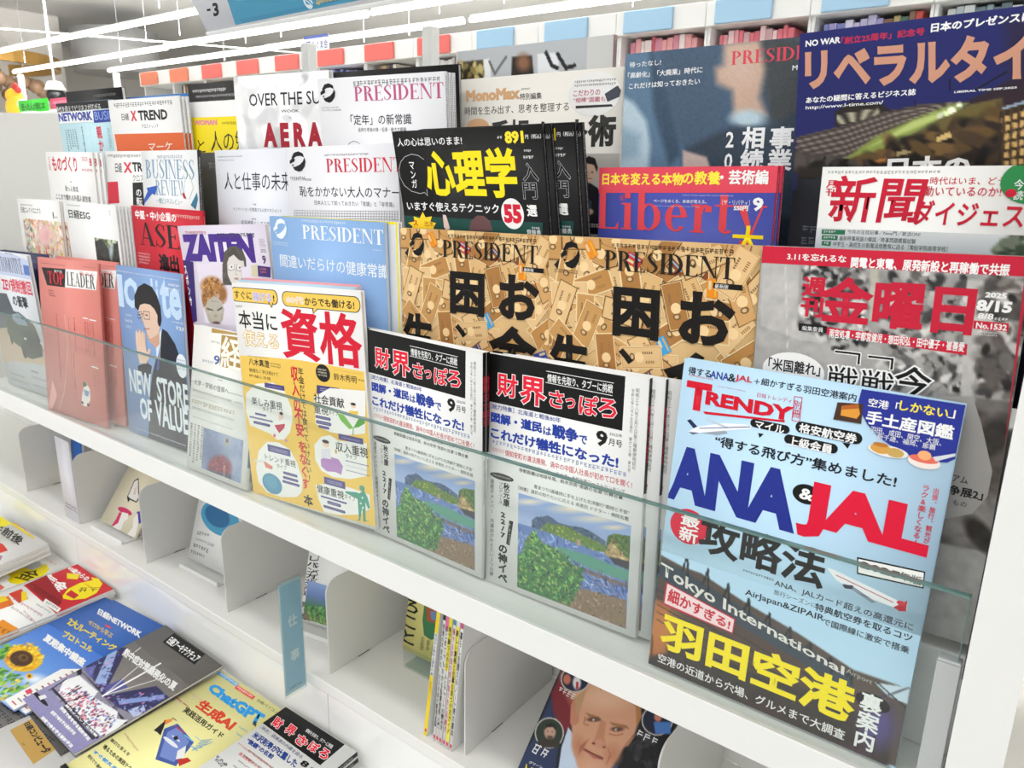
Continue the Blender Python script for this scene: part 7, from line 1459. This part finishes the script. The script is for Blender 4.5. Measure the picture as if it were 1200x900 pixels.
ART['spine_6'] = ('#f3f2ee', [
 ('p',[0,51.4,7,51.4,7,244.1,0,244.1],'#efe04a'),
 ('v','新しい資格と仕事の見つけ方ガイド',[0.8,56.5,6.2,231.3],'#1e1e22',0.03),
 ('e',[1.1,245.4,6,253.1],'#d8485c')])
ART['spine_7'] = ('#f4f3f0', [
 ('p',[0,0,7,0,7,51.4,0,51.4],'#c85a80'),
 ('v','暮らしを整えるノート術の基本',[0.8,56.5,6.2,231.3],'#3a3a3e',0.03),
 ('e',[1.1,245.4,6,253.1],'#d8485c')])
ART['kogu'] = ('#e8eaf0', [
 ('p',[0,0,150,0,150,10.6,0,10.6],'#5a6aa8'),
 ('p',[0,59.4,150,59.4,150,66,0,66],'#5a6aa8'),
 ('p',[7.5,19.8,37.5,19.8,37.5,56.1,7.5,56.1],'#3a4a88'),
 ('t','こぐま会',[48,19.8,144,52.8],'#4a4f78',0.02)])
ART['neon'] = ('#4fdc4a', [
 ('t','困った人が読む本',[19.8,9,178.2,28.8],'#1f3a20',0.02)])
ART['pinkcard'] = ('#ec5a7c', [
 ('gr',[15,6.8,135,17],1,'#f8e0e6',166),
 ('e',[45,17,105,34],'#f0c070')])
SPOT = {   # x, y, z of the bottom edge's middle, width, height, lean, turn, tilt
 'trendy': [-0.1003, -0.0117, -0.0002, 0.2098, 0.2874, 0.0876, 0.0038, -0.0021],
 'zaikai_b': [-0.3254, 0.0122, 0.0003, 0.1891, 0.2582, 0.0264, -0.0103, 0.0293],
 'zaikai_a': [-0.5104, 0.0107, 0.0002, 0.1823, 0.261, -0.012, -0.0248, -0.003],
 'shikaku': [-0.7087, 0.0002, 0.0001, 0.2377, 0.2955, 0.0048, 0.0519, 0.0469],
 'keizai': [-0.9072, -0.0151, -0.0003, 0.148, 0.2173, 0.163, 0.0186, 0.0074],
 'iolite': [-1.1196, 0.0187, 0.0003, 0.1824, 0.2825, 0.0348, 0.0406, 0.0014],
 'topleader': [-1.3465, -0.0143, -0.0003, 0.2032, 0.2813, 0.0735, 0.0562, 0.0156],
 'auto': [-1.5954, 0.0074, 0.0001, 0.2103, 0.2763, -0.0363, 0.0197, 0.019],
 'mono': [-1.5413, 0.043, 0.095, 0.194, 0.2801, 0.0185, -0.0234, 0.0083],
 'esg': [-1.3213, 0.0432, 0.0953, 0.1936, 0.281, -0.007, -0.0214, -0.0015],
 'asean': [-1.0995, 0.052, 0.0952, 0.2082, 0.281, 0.0064, -0.0008, -0.0028],
 'zaiten': [-0.9008, 0.043, 0.092, 0.2104, 0.268, -0.0372, 0.0173, 0.0645],
 'pblue': [-0.6959, 0.0372, 0.0957, 0.2129, 0.283, -0.0104, 0.0074, 0.0085],
 'pmoneya': [-0.4595, 0.0381, 0.0953, 0.21, 0.2811, 0.0136, 0.013, 0.0133],
 'pmoneyb': [-0.2574, 0.0381, 0.0961, 0.2107, 0.2846, -0.0228, -0.0245, 0.0199],
 'kinyobi': [-0.0529, 0.017, 0.0961, 0.1815, 0.2897, -0.0064, -0.0016, 0.0269],
 'dezukuri': [-1.4649, 0.0778, 0.1803, 0.204, 0.2814, 0.0055, -0.0348, -0.0076],
 'xtrend_b': [-1.2358, 0.0759, 0.1806, 0.21, 0.2822, 0.0381, 0.0006, -0.0032],
 'bizrev': [-1.1201, 0.0778, 0.1826, 0.1734, 0.2803, 0.0398, -0.0311, 0.0021],
 'hito': [-0.8934, 0.0758, 0.1808, 0.21, 0.2833, 0.0255, -0.0006, 0.0127],
 'phaji': [-0.7031, 0.0761, 0.1813, 0.2088, 0.285, -0.0166, -0.0036, 0.0169],
 'psych_a': [-0.4699, 0.0824, 0.1885, 0.1993, 0.2946, -0.1735, -0.0, 0.0118],
 'liberty': [-0.2447, 0.0805, 0.1809, 0.1729, 0.2634, -0.0254, -0.0161, 0.0155],
 'shimbun': [-0.0462, 0.076, 0.1802, 0.152, 0.2658, -0.0204, 0.0004, 0.015],
 'netbiz': [-1.4662, 0.1269, 0.2607, 0.21, 0.2907, -0.0363, 0.0083, -0.0032],
 'xtrend_a': [-1.2347, 0.1139, 0.2597, 0.2164, 0.2871, -0.0252, 0.0301, -0.005],
 'woman': [-1.0328, 0.129, 0.2578, 0.21, 0.2792, -0.001, 0.0037, -0.0066],
 'aera': [-0.8836, 0.1205, 0.2632, 0.2102, 0.3007, -0.0179, 0.0072, -0.0159],
 'pteinen': [-0.6639, 0.1099, 0.2598, 0.2133, 0.2872, -0.0631, 0.0203, -0.0157],
 'monomax': [-0.4509, 0.1332, 0.2564, 0.215, 0.2835, -0.0199, -0.0155, -0.0003],
 'pdark': [-0.2269, 0.119, 0.2605, 0.21, 0.2899, -0.0052, 0.0213, 0.0133],
 'libtime': [-0.0579, 0.1119, 0.2607, 0.1818, 0.2911, -0.0923, 0.055, 0.0403],
 'f_money': [-1.5852, -0.1826, -0.4425, 0.1766, 0.257, 1.5631, -0.0085, -0.0001],
 'f_okane': [-1.8018, -0.1655, -0.4588, 0.182, 0.257, 1.5623, -0.009, -0.0005],
 'f_net': [-1.3677, -0.2187, -0.4494, 0.211, 0.2817, 1.5541, 0.085, 0.0032],
 'f_arch': [-1.1767, -0.1921, -0.4528, 0.2028, 0.2573, 1.4988, -0.0187, -0.0014],
 'f_gpt': [-0.9661, -0.2156, -0.457, 0.208, 0.28, 1.5231, 0.0172, -0.0006],
 'f_zai': [-0.7981, -0.1879, -0.4434, 0.1722, 0.2568, 1.534, 0.0275, 0.0014],
 'f_white': [-1.8323, -0.2078, -0.43, 0.182, 0.257, 1.4666, 0.01, -0.0031],
 'f_comp': [-1.1393, -0.4864, -0.452, 0.21, 0.28, 1.5685, -0.0629, -0.0025],
 'header': [-0.7791, 0.1968, 0.6502, 0.8, 0.12, -0.489, -0.0098, 0.001],
 'c_women': [-1.5732, 0.1286, -0.343, 0.148, 0.21, 0.6398, 0.0337, 0.0028],
 'c_sphere': [-1.2591, 0.1597, -0.3425, 0.1479, 0.21, 0.3075, 0.0325, 0.003],
 'c_levanga': [-0.8945, 0.1723, -0.3426, 0.1477, 0.21, 0.3036, 0.1862, 0.0173],
 'c_tokoro': [-0.6953, 0.2129, -0.3428, 0.13, 0.19, 0.1854, 0.0126, 0.0024],
 'c_face': [-0.3555, 0.1149, -0.345, 0.179, 0.2599, 0.7488, -0.0199, 0.002],
 'curves': [-0.4749, 0.1522, 0.2904, 0.215, 0.2835, -0.0199, -0.0155, -0.0003]}

# ---------------------------------------------------------------- the display rack
YB = [0, .038, .076, .114]; ZS = [-.0035, .086, .17, .248]  # shelf surfaces of the four tiers
XL, XR = -1.76, .034
rack = thing('magazine_rack', 'white stepped magazine rack with glass fronted shelf, cubbies and low table', 'rack', (0, 0, -.96))
def part(name, mb, m, parent=rack):
    o = mb.build(name, m, parent); o.location = Vector((0, 0, .96)) if parent is rack else Vector((0, 0, 0)); return o
part('display_shelf', MB().box(-2.75, XR, -.0285, .33, -.033, ZS[0], .0012), WHITE)
part('shelf_lip', MB().box(-2.75, XR, -.0305, -.0285, -.0345, .0005, .0006), WHITE)
for k in (1, 2, 3):
    part('tier_step', MB().box(XL, XR, YB[k]-.004 if k == 1 else YB[k]-.008, YB[k]+.0295 if k < 3 else .27, ZS[0]-.0, ZS[k], .0015), WHITE)
part('back_board', MB().box(XL, XR, .27, .285, -.0, .47, .002), WHITE)
side = [(.285, .55), (.09, .54), (.07, .51), (-.03, .22), (-.03, -.0034), (.285, -.0034)]
part('left_end_panel', MB().prism(side, 'x', XL-.02, XL), GREIGE)
post = [(-.04, -.96), (-.04, .62), (.3, .66), (.3, -.96)]
pm = MB(); pm.prism(post, 'x', .037, .069)
part('right_end_post', pm, WHITE)
part('side_strip', MB().box(.0355, .037, -.022, .0, .172, .235).box(.0355, .037, -.022, .0, .1, .169), mat('navy_strip', '#1b2030', .2, .5))
gp = MB(); gp.box(XL+.004, .0315, -.0257, -.0213, .0004, .163)
gp.box(XL+.004, .0318, -.0259, -.0211, .1631, .1648, mi=1).box(.0315, .0321, -.0259, -.0211, .0004, .1648, mi=1)
part('glass_front', gp, [GLASS, GEDGE])
br = MB(); br.box(.0195, .0345, -.0285, -.0262, .0005, .112, .0008).box(.0195, .0345, -.0208, -.0185, .0005, .112, .0008).box(.0195, .0345, -.0285, -.0185, .112, .1145, .001)
part('glass_holder', br, STEEL)
# cubby level
ZF = -.352
XL2 = -2.75
part('cubby_floor', MB().box(XL2, XR, .08, .322, ZF-.02, ZF, .0015), SHELFIN)
part('cubby_back', MB().box(XL2, XR, .322, .33, ZF, -.034), SHELFIN)
for a, b in ((XL2, -1.681), (-1.679, -.801), (-.799, XR)): part('riser_panel', MB().box(a, b, .082, .094, -.47, ZF-.004, .001), GLOSSW)
part('table_top', MB().box(XL2, XR, -.95, .09, -.5, -.466, .004), WHITE)
part('table_base', MB().box(XL2+.05, XR-.05, -.85, .08, -.96, -.5), GREIGE)
part('lower_cabinet', MB().box(XL2, XR, .095, .27, -.96, -.375), GREIGE)
# shelf dividers: thin plates with a rounded top corner
DX = [-1.97, -1.68, -1.39, -1.10, -.812, -.523, -.234]
DN = ['at the far left', 'beside the white card', 'right of the two women booklet', 'right of the blue sphere booklet', 'right of the blue tag', 'holding the thin magazines', 'right of the big face magazine']
for x, n in zip(DX, DN):
    t = thing('shelf_divider', f'grey white divider plate with a rounded corner, {n}', 'shelf divider', (x, .098, ZF+.0004), 0, 'cubby dividers')
    o = [(0, 0), (.215, 0), (.215, .166)]+[(.022-.022*math.sin(a), .144+.022*math.cos(a)) for a in np.linspace(0, PI/2, 7)]
    MB().prism(o, 'x', -.0012, .0012).build('plate', GREIGE, t)
    MB().box(-.0016, .0016, .06, .085, .0, .0012).build('foot_slot', BLACK, t)
# neighbouring fixture past the end post
t = MB().prism([(-.03, -.96), (-.012, .02), (.006, .3), (.3, .3), (.3, -.96)], 'x', .094, .12).build('neighbour_panel', GREIGE); tag(t, 'grey end panel of the next rack beyond the dark gap at right', 'rack panel')
# header sign on two posts
for x, n in ((-1.04, 'left'), (-.763, 'right')):
    t = thing('sign_post', f'square white post under the header sign, the {n} one of two', 'post', (x, .2975, .44), 0, 'header sign posts')
    MB().box(-.009, .009, -.009, .009, .0, .2, .001).build('tube', WHITE, t); MB().box(-.012, .012, -.0122, -.0092, -.06, .02, .001).build('clamp', WHITE, t)
def P6(k): p = SPOT[k]; return p[:3]+p[5:8]
def SZ(k): p = SPOT[k]; return p[3]*1000, p[4]*1000
def mag(k, label, T, spine=None, group=None, art=None, name='magazine', cat='magazine', d=None):
    p = list(P6(k))
    if d: p = [a+b for a, b in zip(p, list(d)+[0]*(6-len(d)))]
    if p[3] < .3 and p[2] > -.1:                            # rest the lowest corner on its shelf
        s = min(ZS, key=lambda v: abs(v-p[2])); low = p[2]-abs(SPOT[k][3]/2*math.sin(p[5]))*math.cos(p[3])-max(T/1000*math.sin(p[3]), 0); p[2] += max(s+.0002-low, 0)
    return magazine(art or k, label, p, SZ(k), T, spine, group, name, cat)
t = thing('header_sign', 'grey and teal header sign with a minus 3 mark over the rack', 'sign', (0, 0, 0)); sh = Sheet(*SZ('header')); sh.bgc = '#e6e7ea'; sh.run(ART['header'][1]); sh.build('sign_face', t, PRINT, .003)
MB().box(-.4, .4, -.004, .012, -.006, .0, .001).build('bottom_rail', WHITE, t); MB().box(-.36, .36, .004, .012, .001, .118, .001).build('stiffener', WHITE, t); pose(t, P6('header')); t.location.z += .006
# ---------------------------------------------------------------- front row behind the glass
mag('trendy', 'light blue airline guide magazine with giant blue and red capitals at the right end', 7)
zs = ('#f2f2f0', [('p', [0, 0, 6, 0, 6, 110, 0, 110], '#141414'), ('v', '財界さっぽろ', [1, 25, 4.4, 80], '#e8223c', .03), ('gv', [1.2, 118, 4, 180], 1, '#333333', 5)])
z = mag('zaikai_b', 'white monthly with black masthead and seascape painting, right front copy beside the airline guide', 5.2, zs)
copies(z, [(.013, .0058, .0), (.026, .0116, -.0005)], ['white monthly with black masthead, first copy peeking out behind the right front copy', 'white monthly with black masthead, second copy peeking out behind the right front copy'], 'monthlies with black mastheads')
z2 = copy_tree(z); pose(z2, P6('zaikai_a')); z2.scale.x = .945; z2.location.z += .0005; z2.location.x -= .0005; z2['label'] = 'white monthly with black masthead and seascape painting, front copy beside the yellow guide'; z2['group'] = 'monthlies with black mastheads'
copies(z2, [(-.006, .0064, 0)], ['white monthly with black masthead hidden behind the copy next to the yellow guide'], 'monthlies with black mastheads')
s1 = mag('shikaku', 'yellow and white qualification guide with big red characters beside the monthlies', 6)
s1['group'] = 'qualification guides'
for i, (c, n) in enumerate((('#bcd8ea', 'blue'), ('#f0a8b0', 'pink'))):
    ART['pastel'] = (c, []); p = list(P6('shikaku')); W, H = SZ('shikaku'); nrm = Vector((-math.sin(p[4]), math.cos(p[4]), 0))*(.0066*(i+1))
    magazine('pastel', f'qualification guide with {n} edge standing behind the yellow qualification guide', [p[0]+nrm.x-.006, p[1]+nrm.y, p[2]+.003]+p[3:], (W-22-2*i, H+1.5+2.0*i), 5, None, 'qualification guides')
ks = ('#eceeea', [('p', [0, 150, 14, 150, 14, 185, 0, 185], '#7a8ab0'), ('gv', [4, 20, 10, 140], 1, '#555555', 8), ('gv', [4, 190, 10, 210], 1, '#555555', 9)])
mag('keizai', 'small cream economics quarterly with gold title block and red flower photo', 9, ks)
mag('iolite', 'blue magazine cover with a man in black suit and glasses raising his hand', 5, d=[.003, -.004])
p = P6('iolite'); magazine('plainblack', 'black magazine tucked behind the blue cover with the man in a suit', [p[0]-.006, p[1]+.0022, ZS[0]+.0035]+p[3:5]+[0], (178, 276), 3)
tl = mag('topleader', 'salmon pink business weekly with black and white title box, front copy', 5, ('#d87f76', [('gv', [1, 8, 4, 270], 1, '#5a2a26', 3)]))
copies(tl, [(.022, .02, .003)], ['salmon pink business weekly, copy half hidden behind the front copy'], 'salmon pink weeklies')
mag('auto', 'car magazine with a dark green off-road car at far left', 6)
mag('auto', 'navy blue magazine standing behind the car magazine', 6, art='navy', d=[.028, .012, 0, .05])
# ---------------------------------------------------------------- second tier
m1 = mag('mono', 'white electronics magazine with a colourful pastel collage at far left', 5)
copies(m1, [(.008, .0066, 0)], ['white electronics magazine, copy behind the one with pastel collage'], 'electronics magazines')
m1 = mag('esg', 'white magazine with a small dark landscape photo, front copy of its stack', 3, ('#e4e2e0', [('gv', [.5, 5, 2.5, 270], 1, '#777777', 4)]))
copies(m1, [(.003, .0042, -.001), (.006, .0084, -.002), (.009, .0126, -.002), (.012, .0168, -.003)], ['first copy behind the white magazine with dark landscape photo', 'second copy behind the white magazine with dark landscape photo', 'third copy behind the white magazine with dark landscape photo', 'rearmost copy behind the white magazine with dark landscape photo'], 'white landscape magazines')
mag('asean', 'bright red business magazine with tall black serif capitals', 4, ('#c01c30', [('gv', [.8, 8, 3.2, 120], 1, '#f0dcd8', 6)]))
mag('zaiten', 'pale lilac magazine with purple capitals and drawn caricatures of two women', 6, d=[-.004])
mag('pblue', 'pale blue business guide with white serif title above the yellow guide', 5)
mag('pblue', 'yellow bordered guide behind the pale blue business guide', 5, art='yellowframe', d=[.017, .0065, .001])
pz = ('#e9e2d2', [('gv', [.6, 20, 2.6, 270], 1, '#23211c', 11), ('gv', [2.8, 60, 5, 260], 1, '#3a352c', 12)])
mag('pmoneya', 'banknote covered money guide, left of two, above the black masthead monthly', 6, pz, 'banknote covered guides', d=[-.003])
mag('pmoneyb', 'banknote covered money guide, right of two, beside the grey weekly', 6, pz, 'banknote covered guides', d=[.003, .003])
mag('kinyobi', 'grey photo weekly with a red top band and big red characters', 6, d=[-.002, .014])
# ---------------------------------------------------------------- third tier
m1 = mag('dezukuri', 'white manufacturing magazine with small red title at far left', 2.4)
copies(m1, [(.012, .0034, 0), (.0215, .0068, -.001)], ['first copy behind the white magazine with small red title', 'second copy behind the white magazine with small red title'], 'manufacturing magazines')
mag('xtrend_b', 'white trend magazine with red and black blocks, half covered, third tier', 6)
mag('bizrev', 'white business review with blue serif title and blue arrow', 6.5, ('#3a3c40', [('gv', [1.5, 10, 5, 240], 1, '#d8d8d8', 3)]), d=[.007, -.0135, 0])
mag('hito', 'pale lavender magazine with one thin line of black characters', 7, d=[-.008, .008, 0])
mag('hito', 'dark grey filler painted as the shaded gap beside the pale lavender magazine', 6, art='gap_shade', d=[-.062, .0165, -.003])  # added dark filler: the gap's shade is put into its colour
mag('phaji', 'white manners guide with crimson serif title and a printed grid', 6, d=[0, -.002, 0])
sp = ('#0d0d0e', [('gv', [1.2, 8, 4, 240], 1, '#b8b8b8', 13)])
ps = mag('psych_a', 'black psychology comic guide with huge yellow characters, front copy', 5, sp)
copies(ps, [(.006, .0058, -.001), (.029, .0116, .0), (.033, .0174, -.001)], ['black psychology comic guide pressed right behind the front copy', 'black psychology comic guide shifted right, showing half its price', 'black psychology comic guide, rearmost of the shifted pair'], 'black psychology guides')
lb = ('#bf2a42', [('p', [0, 62, 6, 62, 6, 263, 0, 263], '#3a4498'), ('gv', [1.5, 6, 4.5, 250], 1, '#e8c8c8', 4)])
l1 = mag('liberty', 'blue and red magazine with yellow headline and a large red serif title', 5, lb)
copies(l1, [(.002, .006, 0)], ['copy behind the blue and red magazine with yellow headline'], 'blue and red magazines')
for i in range(3):
    magazine('stackdark', ['frontmost', 'middle', 'rearmost'][i]+' dark magazine in the pile between the blue and red magazine and the news digest', [-.076+.002*i, .0824+.0044*i, .1705, 0, 0, 0], (150, 256+9*i), 3.4, ('#15171b', [('v', '永米', [.3, 12, 3.2, 70], '#e8e8e8', .03)]), 'dark magazines in the pile')
mag('shimbun', 'white news digest with slanted red title and a green disc', 5)
# ---------------------------------------------------------------- back tier
mag('netbiz', 'pale blue network magazine with black headline band at the left end', 5)
mag('netbiz', 'black magazine peeking over the pale blue network magazine', 6, art='plainblack', d=[.03, .0068, .02])
xs = ('#efeeea', [('gv', [.4, 6, 2.6, 200], 1, '#3a3a3a', 21)])
m1 = mag('xtrend_a', 'white trend magazine with an orange lower half, front copy on the back tier', 3, xs)
copies(m1, [(.004, .004, -.001), (.008, .008, -.001)], ['first copy behind the white and orange trend magazine', 'second copy behind the white and orange trend magazine'], 'white and orange trend magazines')
mag('xtrend_a', 'blue magazine just peeking over the white and orange trend magazine', 5, art='bluemag', d=[-.01, .034, .008])
mag('woman', 'white and yellow magazine for women beside the trend magazine', 6)
mag('woman', 'black magazine with white lettering rising behind the white and yellow magazine', 5, art='blackmag', d=[-.008, .0085, .028])
mag('aera', 'white clouded cover with crimson spaced capitals on the back tier', 6)
mag('pteinen', 'white retirement guide with pink serif title, front copy', 5, ('#e9e9ea', [('gv', [1, 5, 4, 270], 1, '#55555a', 7)]))
m1 = [o for o in COL.objects if o.get('label', '').startswith('white retirement guide')][0]
copies(m1, [(.0005, .0062, -.001), (.001, .0124, -.001)], ['first copy behind the white retirement guide', 'second copy behind the white retirement guide'], 'white retirement guides')
mag('pteinen', 'black magazine rising behind the white retirement guide', 5, art='plainblack', d=[-.008, .033, .012])
m1 = mag('monomax', 'cream stationery guide with beige title and a round inset of a pen case', 7)
mag('monomax', 'grey cover with black curved lines rising behind the cream stationery guide', 7, ('#8a6a68', [('gv', [1, 5, 6, 270], 2, '#2a2426', 9)]), art='curves', d=[-.024, .019, .034])
mag('pdark', 'dark blue blurred portrait cover with red serif title on the back tier', 7, ('#c03a48', []))
mag('libtime', 'navy night scene magazine with big beige characters at top right', 6)
# ---------------------------------------------------------------- cubbies
CL = clear_mat('stand_acrylic', '#f4f8f7', 1.4)
def easel(k, label, m, w, lip=.012, name='book_stand'):
    x, y, z, _, _, le, ya, ro = SPOT[k]; t = thing(name, label, 'book stand', (x, y, ZF+.0004), ya)
    MB().box(-w/2, w/2, -.022, .03, 0, .003, .001).build('base', m, t); MB().box(-w/2, w/2, -.026, -.022, 0, .009+lip, .0008).build('front_lip', m, t)
    b = MB().box(-w/2, w/2, 0, .003, 0, .1, .0006).build('back_rest', m, t); b.location = (0, .019, .0065); b.rotation_euler = (-le, 0, 0); return t
easel('c_women', 'white book stand under the booklet with two drawn women', WHITE, .13, .0); easel('c_sphere', 'white book stand under the white booklet with a blue sphere', WHITE, .13, .0); easel('c_levanga', 'white book stand under the booklet behind the blue tag', WHITE, .16, .0); easel('c_tokoro', 'clear acrylic book stand in front of the pale yellow booklet', CL, .075, .03); easel('c_face', 'white book stand under the news magazine with the big face', WHITE, .16, .0)
mag('c_women', 'cream booklet with two drawn women leaning in a cubby', 4, name='booklet', cat='booklet')
mag('c_sphere', 'white booklet with a blue sphere leaning in a cubby', 4, name='booklet', cat='booklet')
mag('c_levanga', 'white booklet with vertical black headline behind the blue category tag', 4, name='booklet', cat='booklet')
mag('c_tokoro', 'pale yellow booklet with handwritten characters left of the thin magazines', 5, name='booklet', cat='booklet')
mag('c_face', 'news magazine with a large stern face of a man in a suit, lower right cubby', 5)
ART['c_blue'] = ART['c_blue']; magazine('c_blue', 'blue book standing at the far left of the cubby row', [-1.93, .2, ZF+.0015, .1, 0, 0], (60, 190), 8, None, None, 'book', 'book')
# thin magazines standing in a row against a divider, bound edge forward
SPN = [(-.5935, .0062, 'first of the thin upright magazines, with a yellow and white bound edge'), (-.576, .0045, 'thin upright magazine with a black topped bound edge'), (-.5705, .005, 'thin upright magazine with a pink topped bound edge'), (-.5645, .0058, 'thin upright magazine with a mostly white and pale yellow bound edge'), (-.5575, .005, 'thin upright magazine with a teal topped bound edge'), (-.5515, .006, 'thin upright magazine with a bright yellow bound edge'), (-.5445, .0052, 'thin upright magazine with a rose topped bound edge, nearest the divider')]
for i, (x, T, lb) in enumerate(SPN):
    t = thing('magazine', lb, 'magazine', (x, .092, ZF+.0009), 0, 'thin upright magazines'); T2 = T*1000
    sh = Sheet(T2, 257); bg, ops = ART[f'spine_{i+1}']; sh.bgc = bg
    k = T2/7; ops = [tuple([o[0], *([ (o[1], [v*k if j % 2 == 0 else v for j, v in enumerate(o[2])]) if o[0] == 'v' else ([v*k if j % 2 == 0 else v for j, v in enumerate(o[1])],)][0]), *o[3 if o[0] == 'v' else 2:]]) for o in ops]
    sh.run(ops); sh.build('spine', t, PRINT, .0006)
    for s in (-1, 1): MB().box(*sorted((s*T/2, s*(T/2-.0004))), .0006, .182, 0, .257).build('cover', WHITE, t)
    MB().box(-T/2+.0005, T/2-.0005, .001, .18, .001, .256).build('pages', PAGES, t)
    t.rotation_euler = (0, math.radians([7.6, 6, 6, 6, 6, 6, 6][i]), 0)
# blue category tag in a clear sleeve, and the white card by a divider
t = thing('category_tag', 'pale blue upright category tag in a clear sleeve on the cubby edge', 'tag', (-.848, .0785, -.376)); W = .0400
sh = Sheet(40, 198); bg, ops = ART['tag']; sh.bgc = bg; sh.run(ops); o = sh.build('tag_face', t, PRINT, .0008); o.rotation_euler = (0, 0, PI/2); o.location = (0, -.0205, 0)
MB().box(.0003, .0011, -.0425, .0008, -.004, .203).build('sleeve', CL, t)
t = thing('shelf_card', 'white card with small print strapped beside a divider at left', 'card', (-1.7155, .0955, ZF+.001)); sh = Sheet(70, 198); bg, ops = ART['card']; sh.bgc = bg; sh.run(ops); sh.build('card_face', t, PRINT, .0008); MB().box(-.034, .034, .001, .004, .0, .19, .0005).build('backing', WHITE, t)
# ---------------------------------------------------------------- lying on the low table
mag('f_net', 'blue network magazine with a sunflower photo lying on the table', 4, d=[0, 0, -.004])
copies([o for o in COL.objects if o.get('label', '').startswith('blue network magazine with a sunflower')][0], [(.02, .0045, .008)], ['second blue network magazine sticking out under the sunflower copy'], 'blue network magazines')
mag('f_arch', 'grey and violet architecture magazine lying on the table', 5, d=[0, 0, .002])
mag('f_gpt', 'pale yellow magazine with blue and red computing title lying on the table', 5)
z = mag('f_zai', 'white monthly with a black masthead lying on the table, topmost of its pile', 7.5, ('#1a1a1a', [('gv', [2, 10, 6, 240], 1, '#e0e0e0', 3)]))
copies(z, [(.003, .0088, -.002)], ['white monthly lying under the topmost one on the table'], 'monthlies lying on the table')
z = mag('f_money', 'white magazine with a red pension panel lying on the table, topmost of its pile', 5)
copies(z, [(.002, .006, .001), (-.001, .012, -.001)], ['first copy under the magazine with a red pension panel', 'lowest copy under the magazine with a red pension panel'], 'pension magazines')
z = mag('f_okane', 'white book with a big yellow blob lying beside the red pension magazine', 5, name='book', cat='book', d=[0, -.016])
z = mag('f_white', 'white magazine with a yellow title strip lying at the left edge of the table', 6)
copies(z, [(.002, .007, 0), (-.002, .014, .001), (.001, .021, 0)], ['first copy under the white magazine with yellow strip', 'second copy under the white magazine with yellow strip', 'lowest copy under the white magazine with yellow strip'], 'white magazines with yellow strips')
mag('f_comp', 'white computer magazine with a gold label at the lower left corner', 4)
magazine('f_green', 'green and yellow magazine at the far left edge of the table', [-2.02, -.2, -.428, PI/2, .02, 0], (182, 257), 18)
magazine('f_peach', 'peach coloured booklet corner between the sunflower and gold label magazines', [-1.385, -.44, -.4545, PI/2, -.03, 0], (150, 210), 7, None, None, 'booklet', 'booklet')
magazine('f_grey', 'grey magazine showing under the architecture and gold label magazines', [-1.2, -.43, -.4632, PI/2, .05, 0], (210, 280), 2)
# ---------------------------------------------------------------- cards standing behind the rack
def card(k, label, W, H, loc, rz, cat='card', name='topic_card', stand=.05):
    t = thing(name, label, cat, loc, rz); sh = Sheet(W, H); bg, ops = ART[k]; sh.bgc = bg; sh.run(ops); sh.build('card_face', t, PRINT, .002).location.z = stand
    MB().box(-.006, .006, .002, .008, .001, stand+.03, .001).build('stem', WHITE, t); MB().box(-.04, .04, -.02, .03, .0006, .006, .001).build('foot', WHITE, t); return t
card('kogu', 'small white topic card with blue top edge above the red signed bookcases', 150, 66, (-2.54, 1.535, .843), .0, stand=.052)
card('neon', 'bright green card standing behind the left end of the rack', 198, 36, (-2.48, .44, .585), .0, stand=.004)
card('pinkcard', 'pink card standing beside the bright green card', 150, 34, (-2.29, .44, .585), .0, stand=.003)
t = MB().box(-3.4, -1.95, .4, .9, -.96, .585, .004).build('rear_counter', WHITE); tag(t, 'white counter behind the left end of the rack carrying bright cards', 'counter')
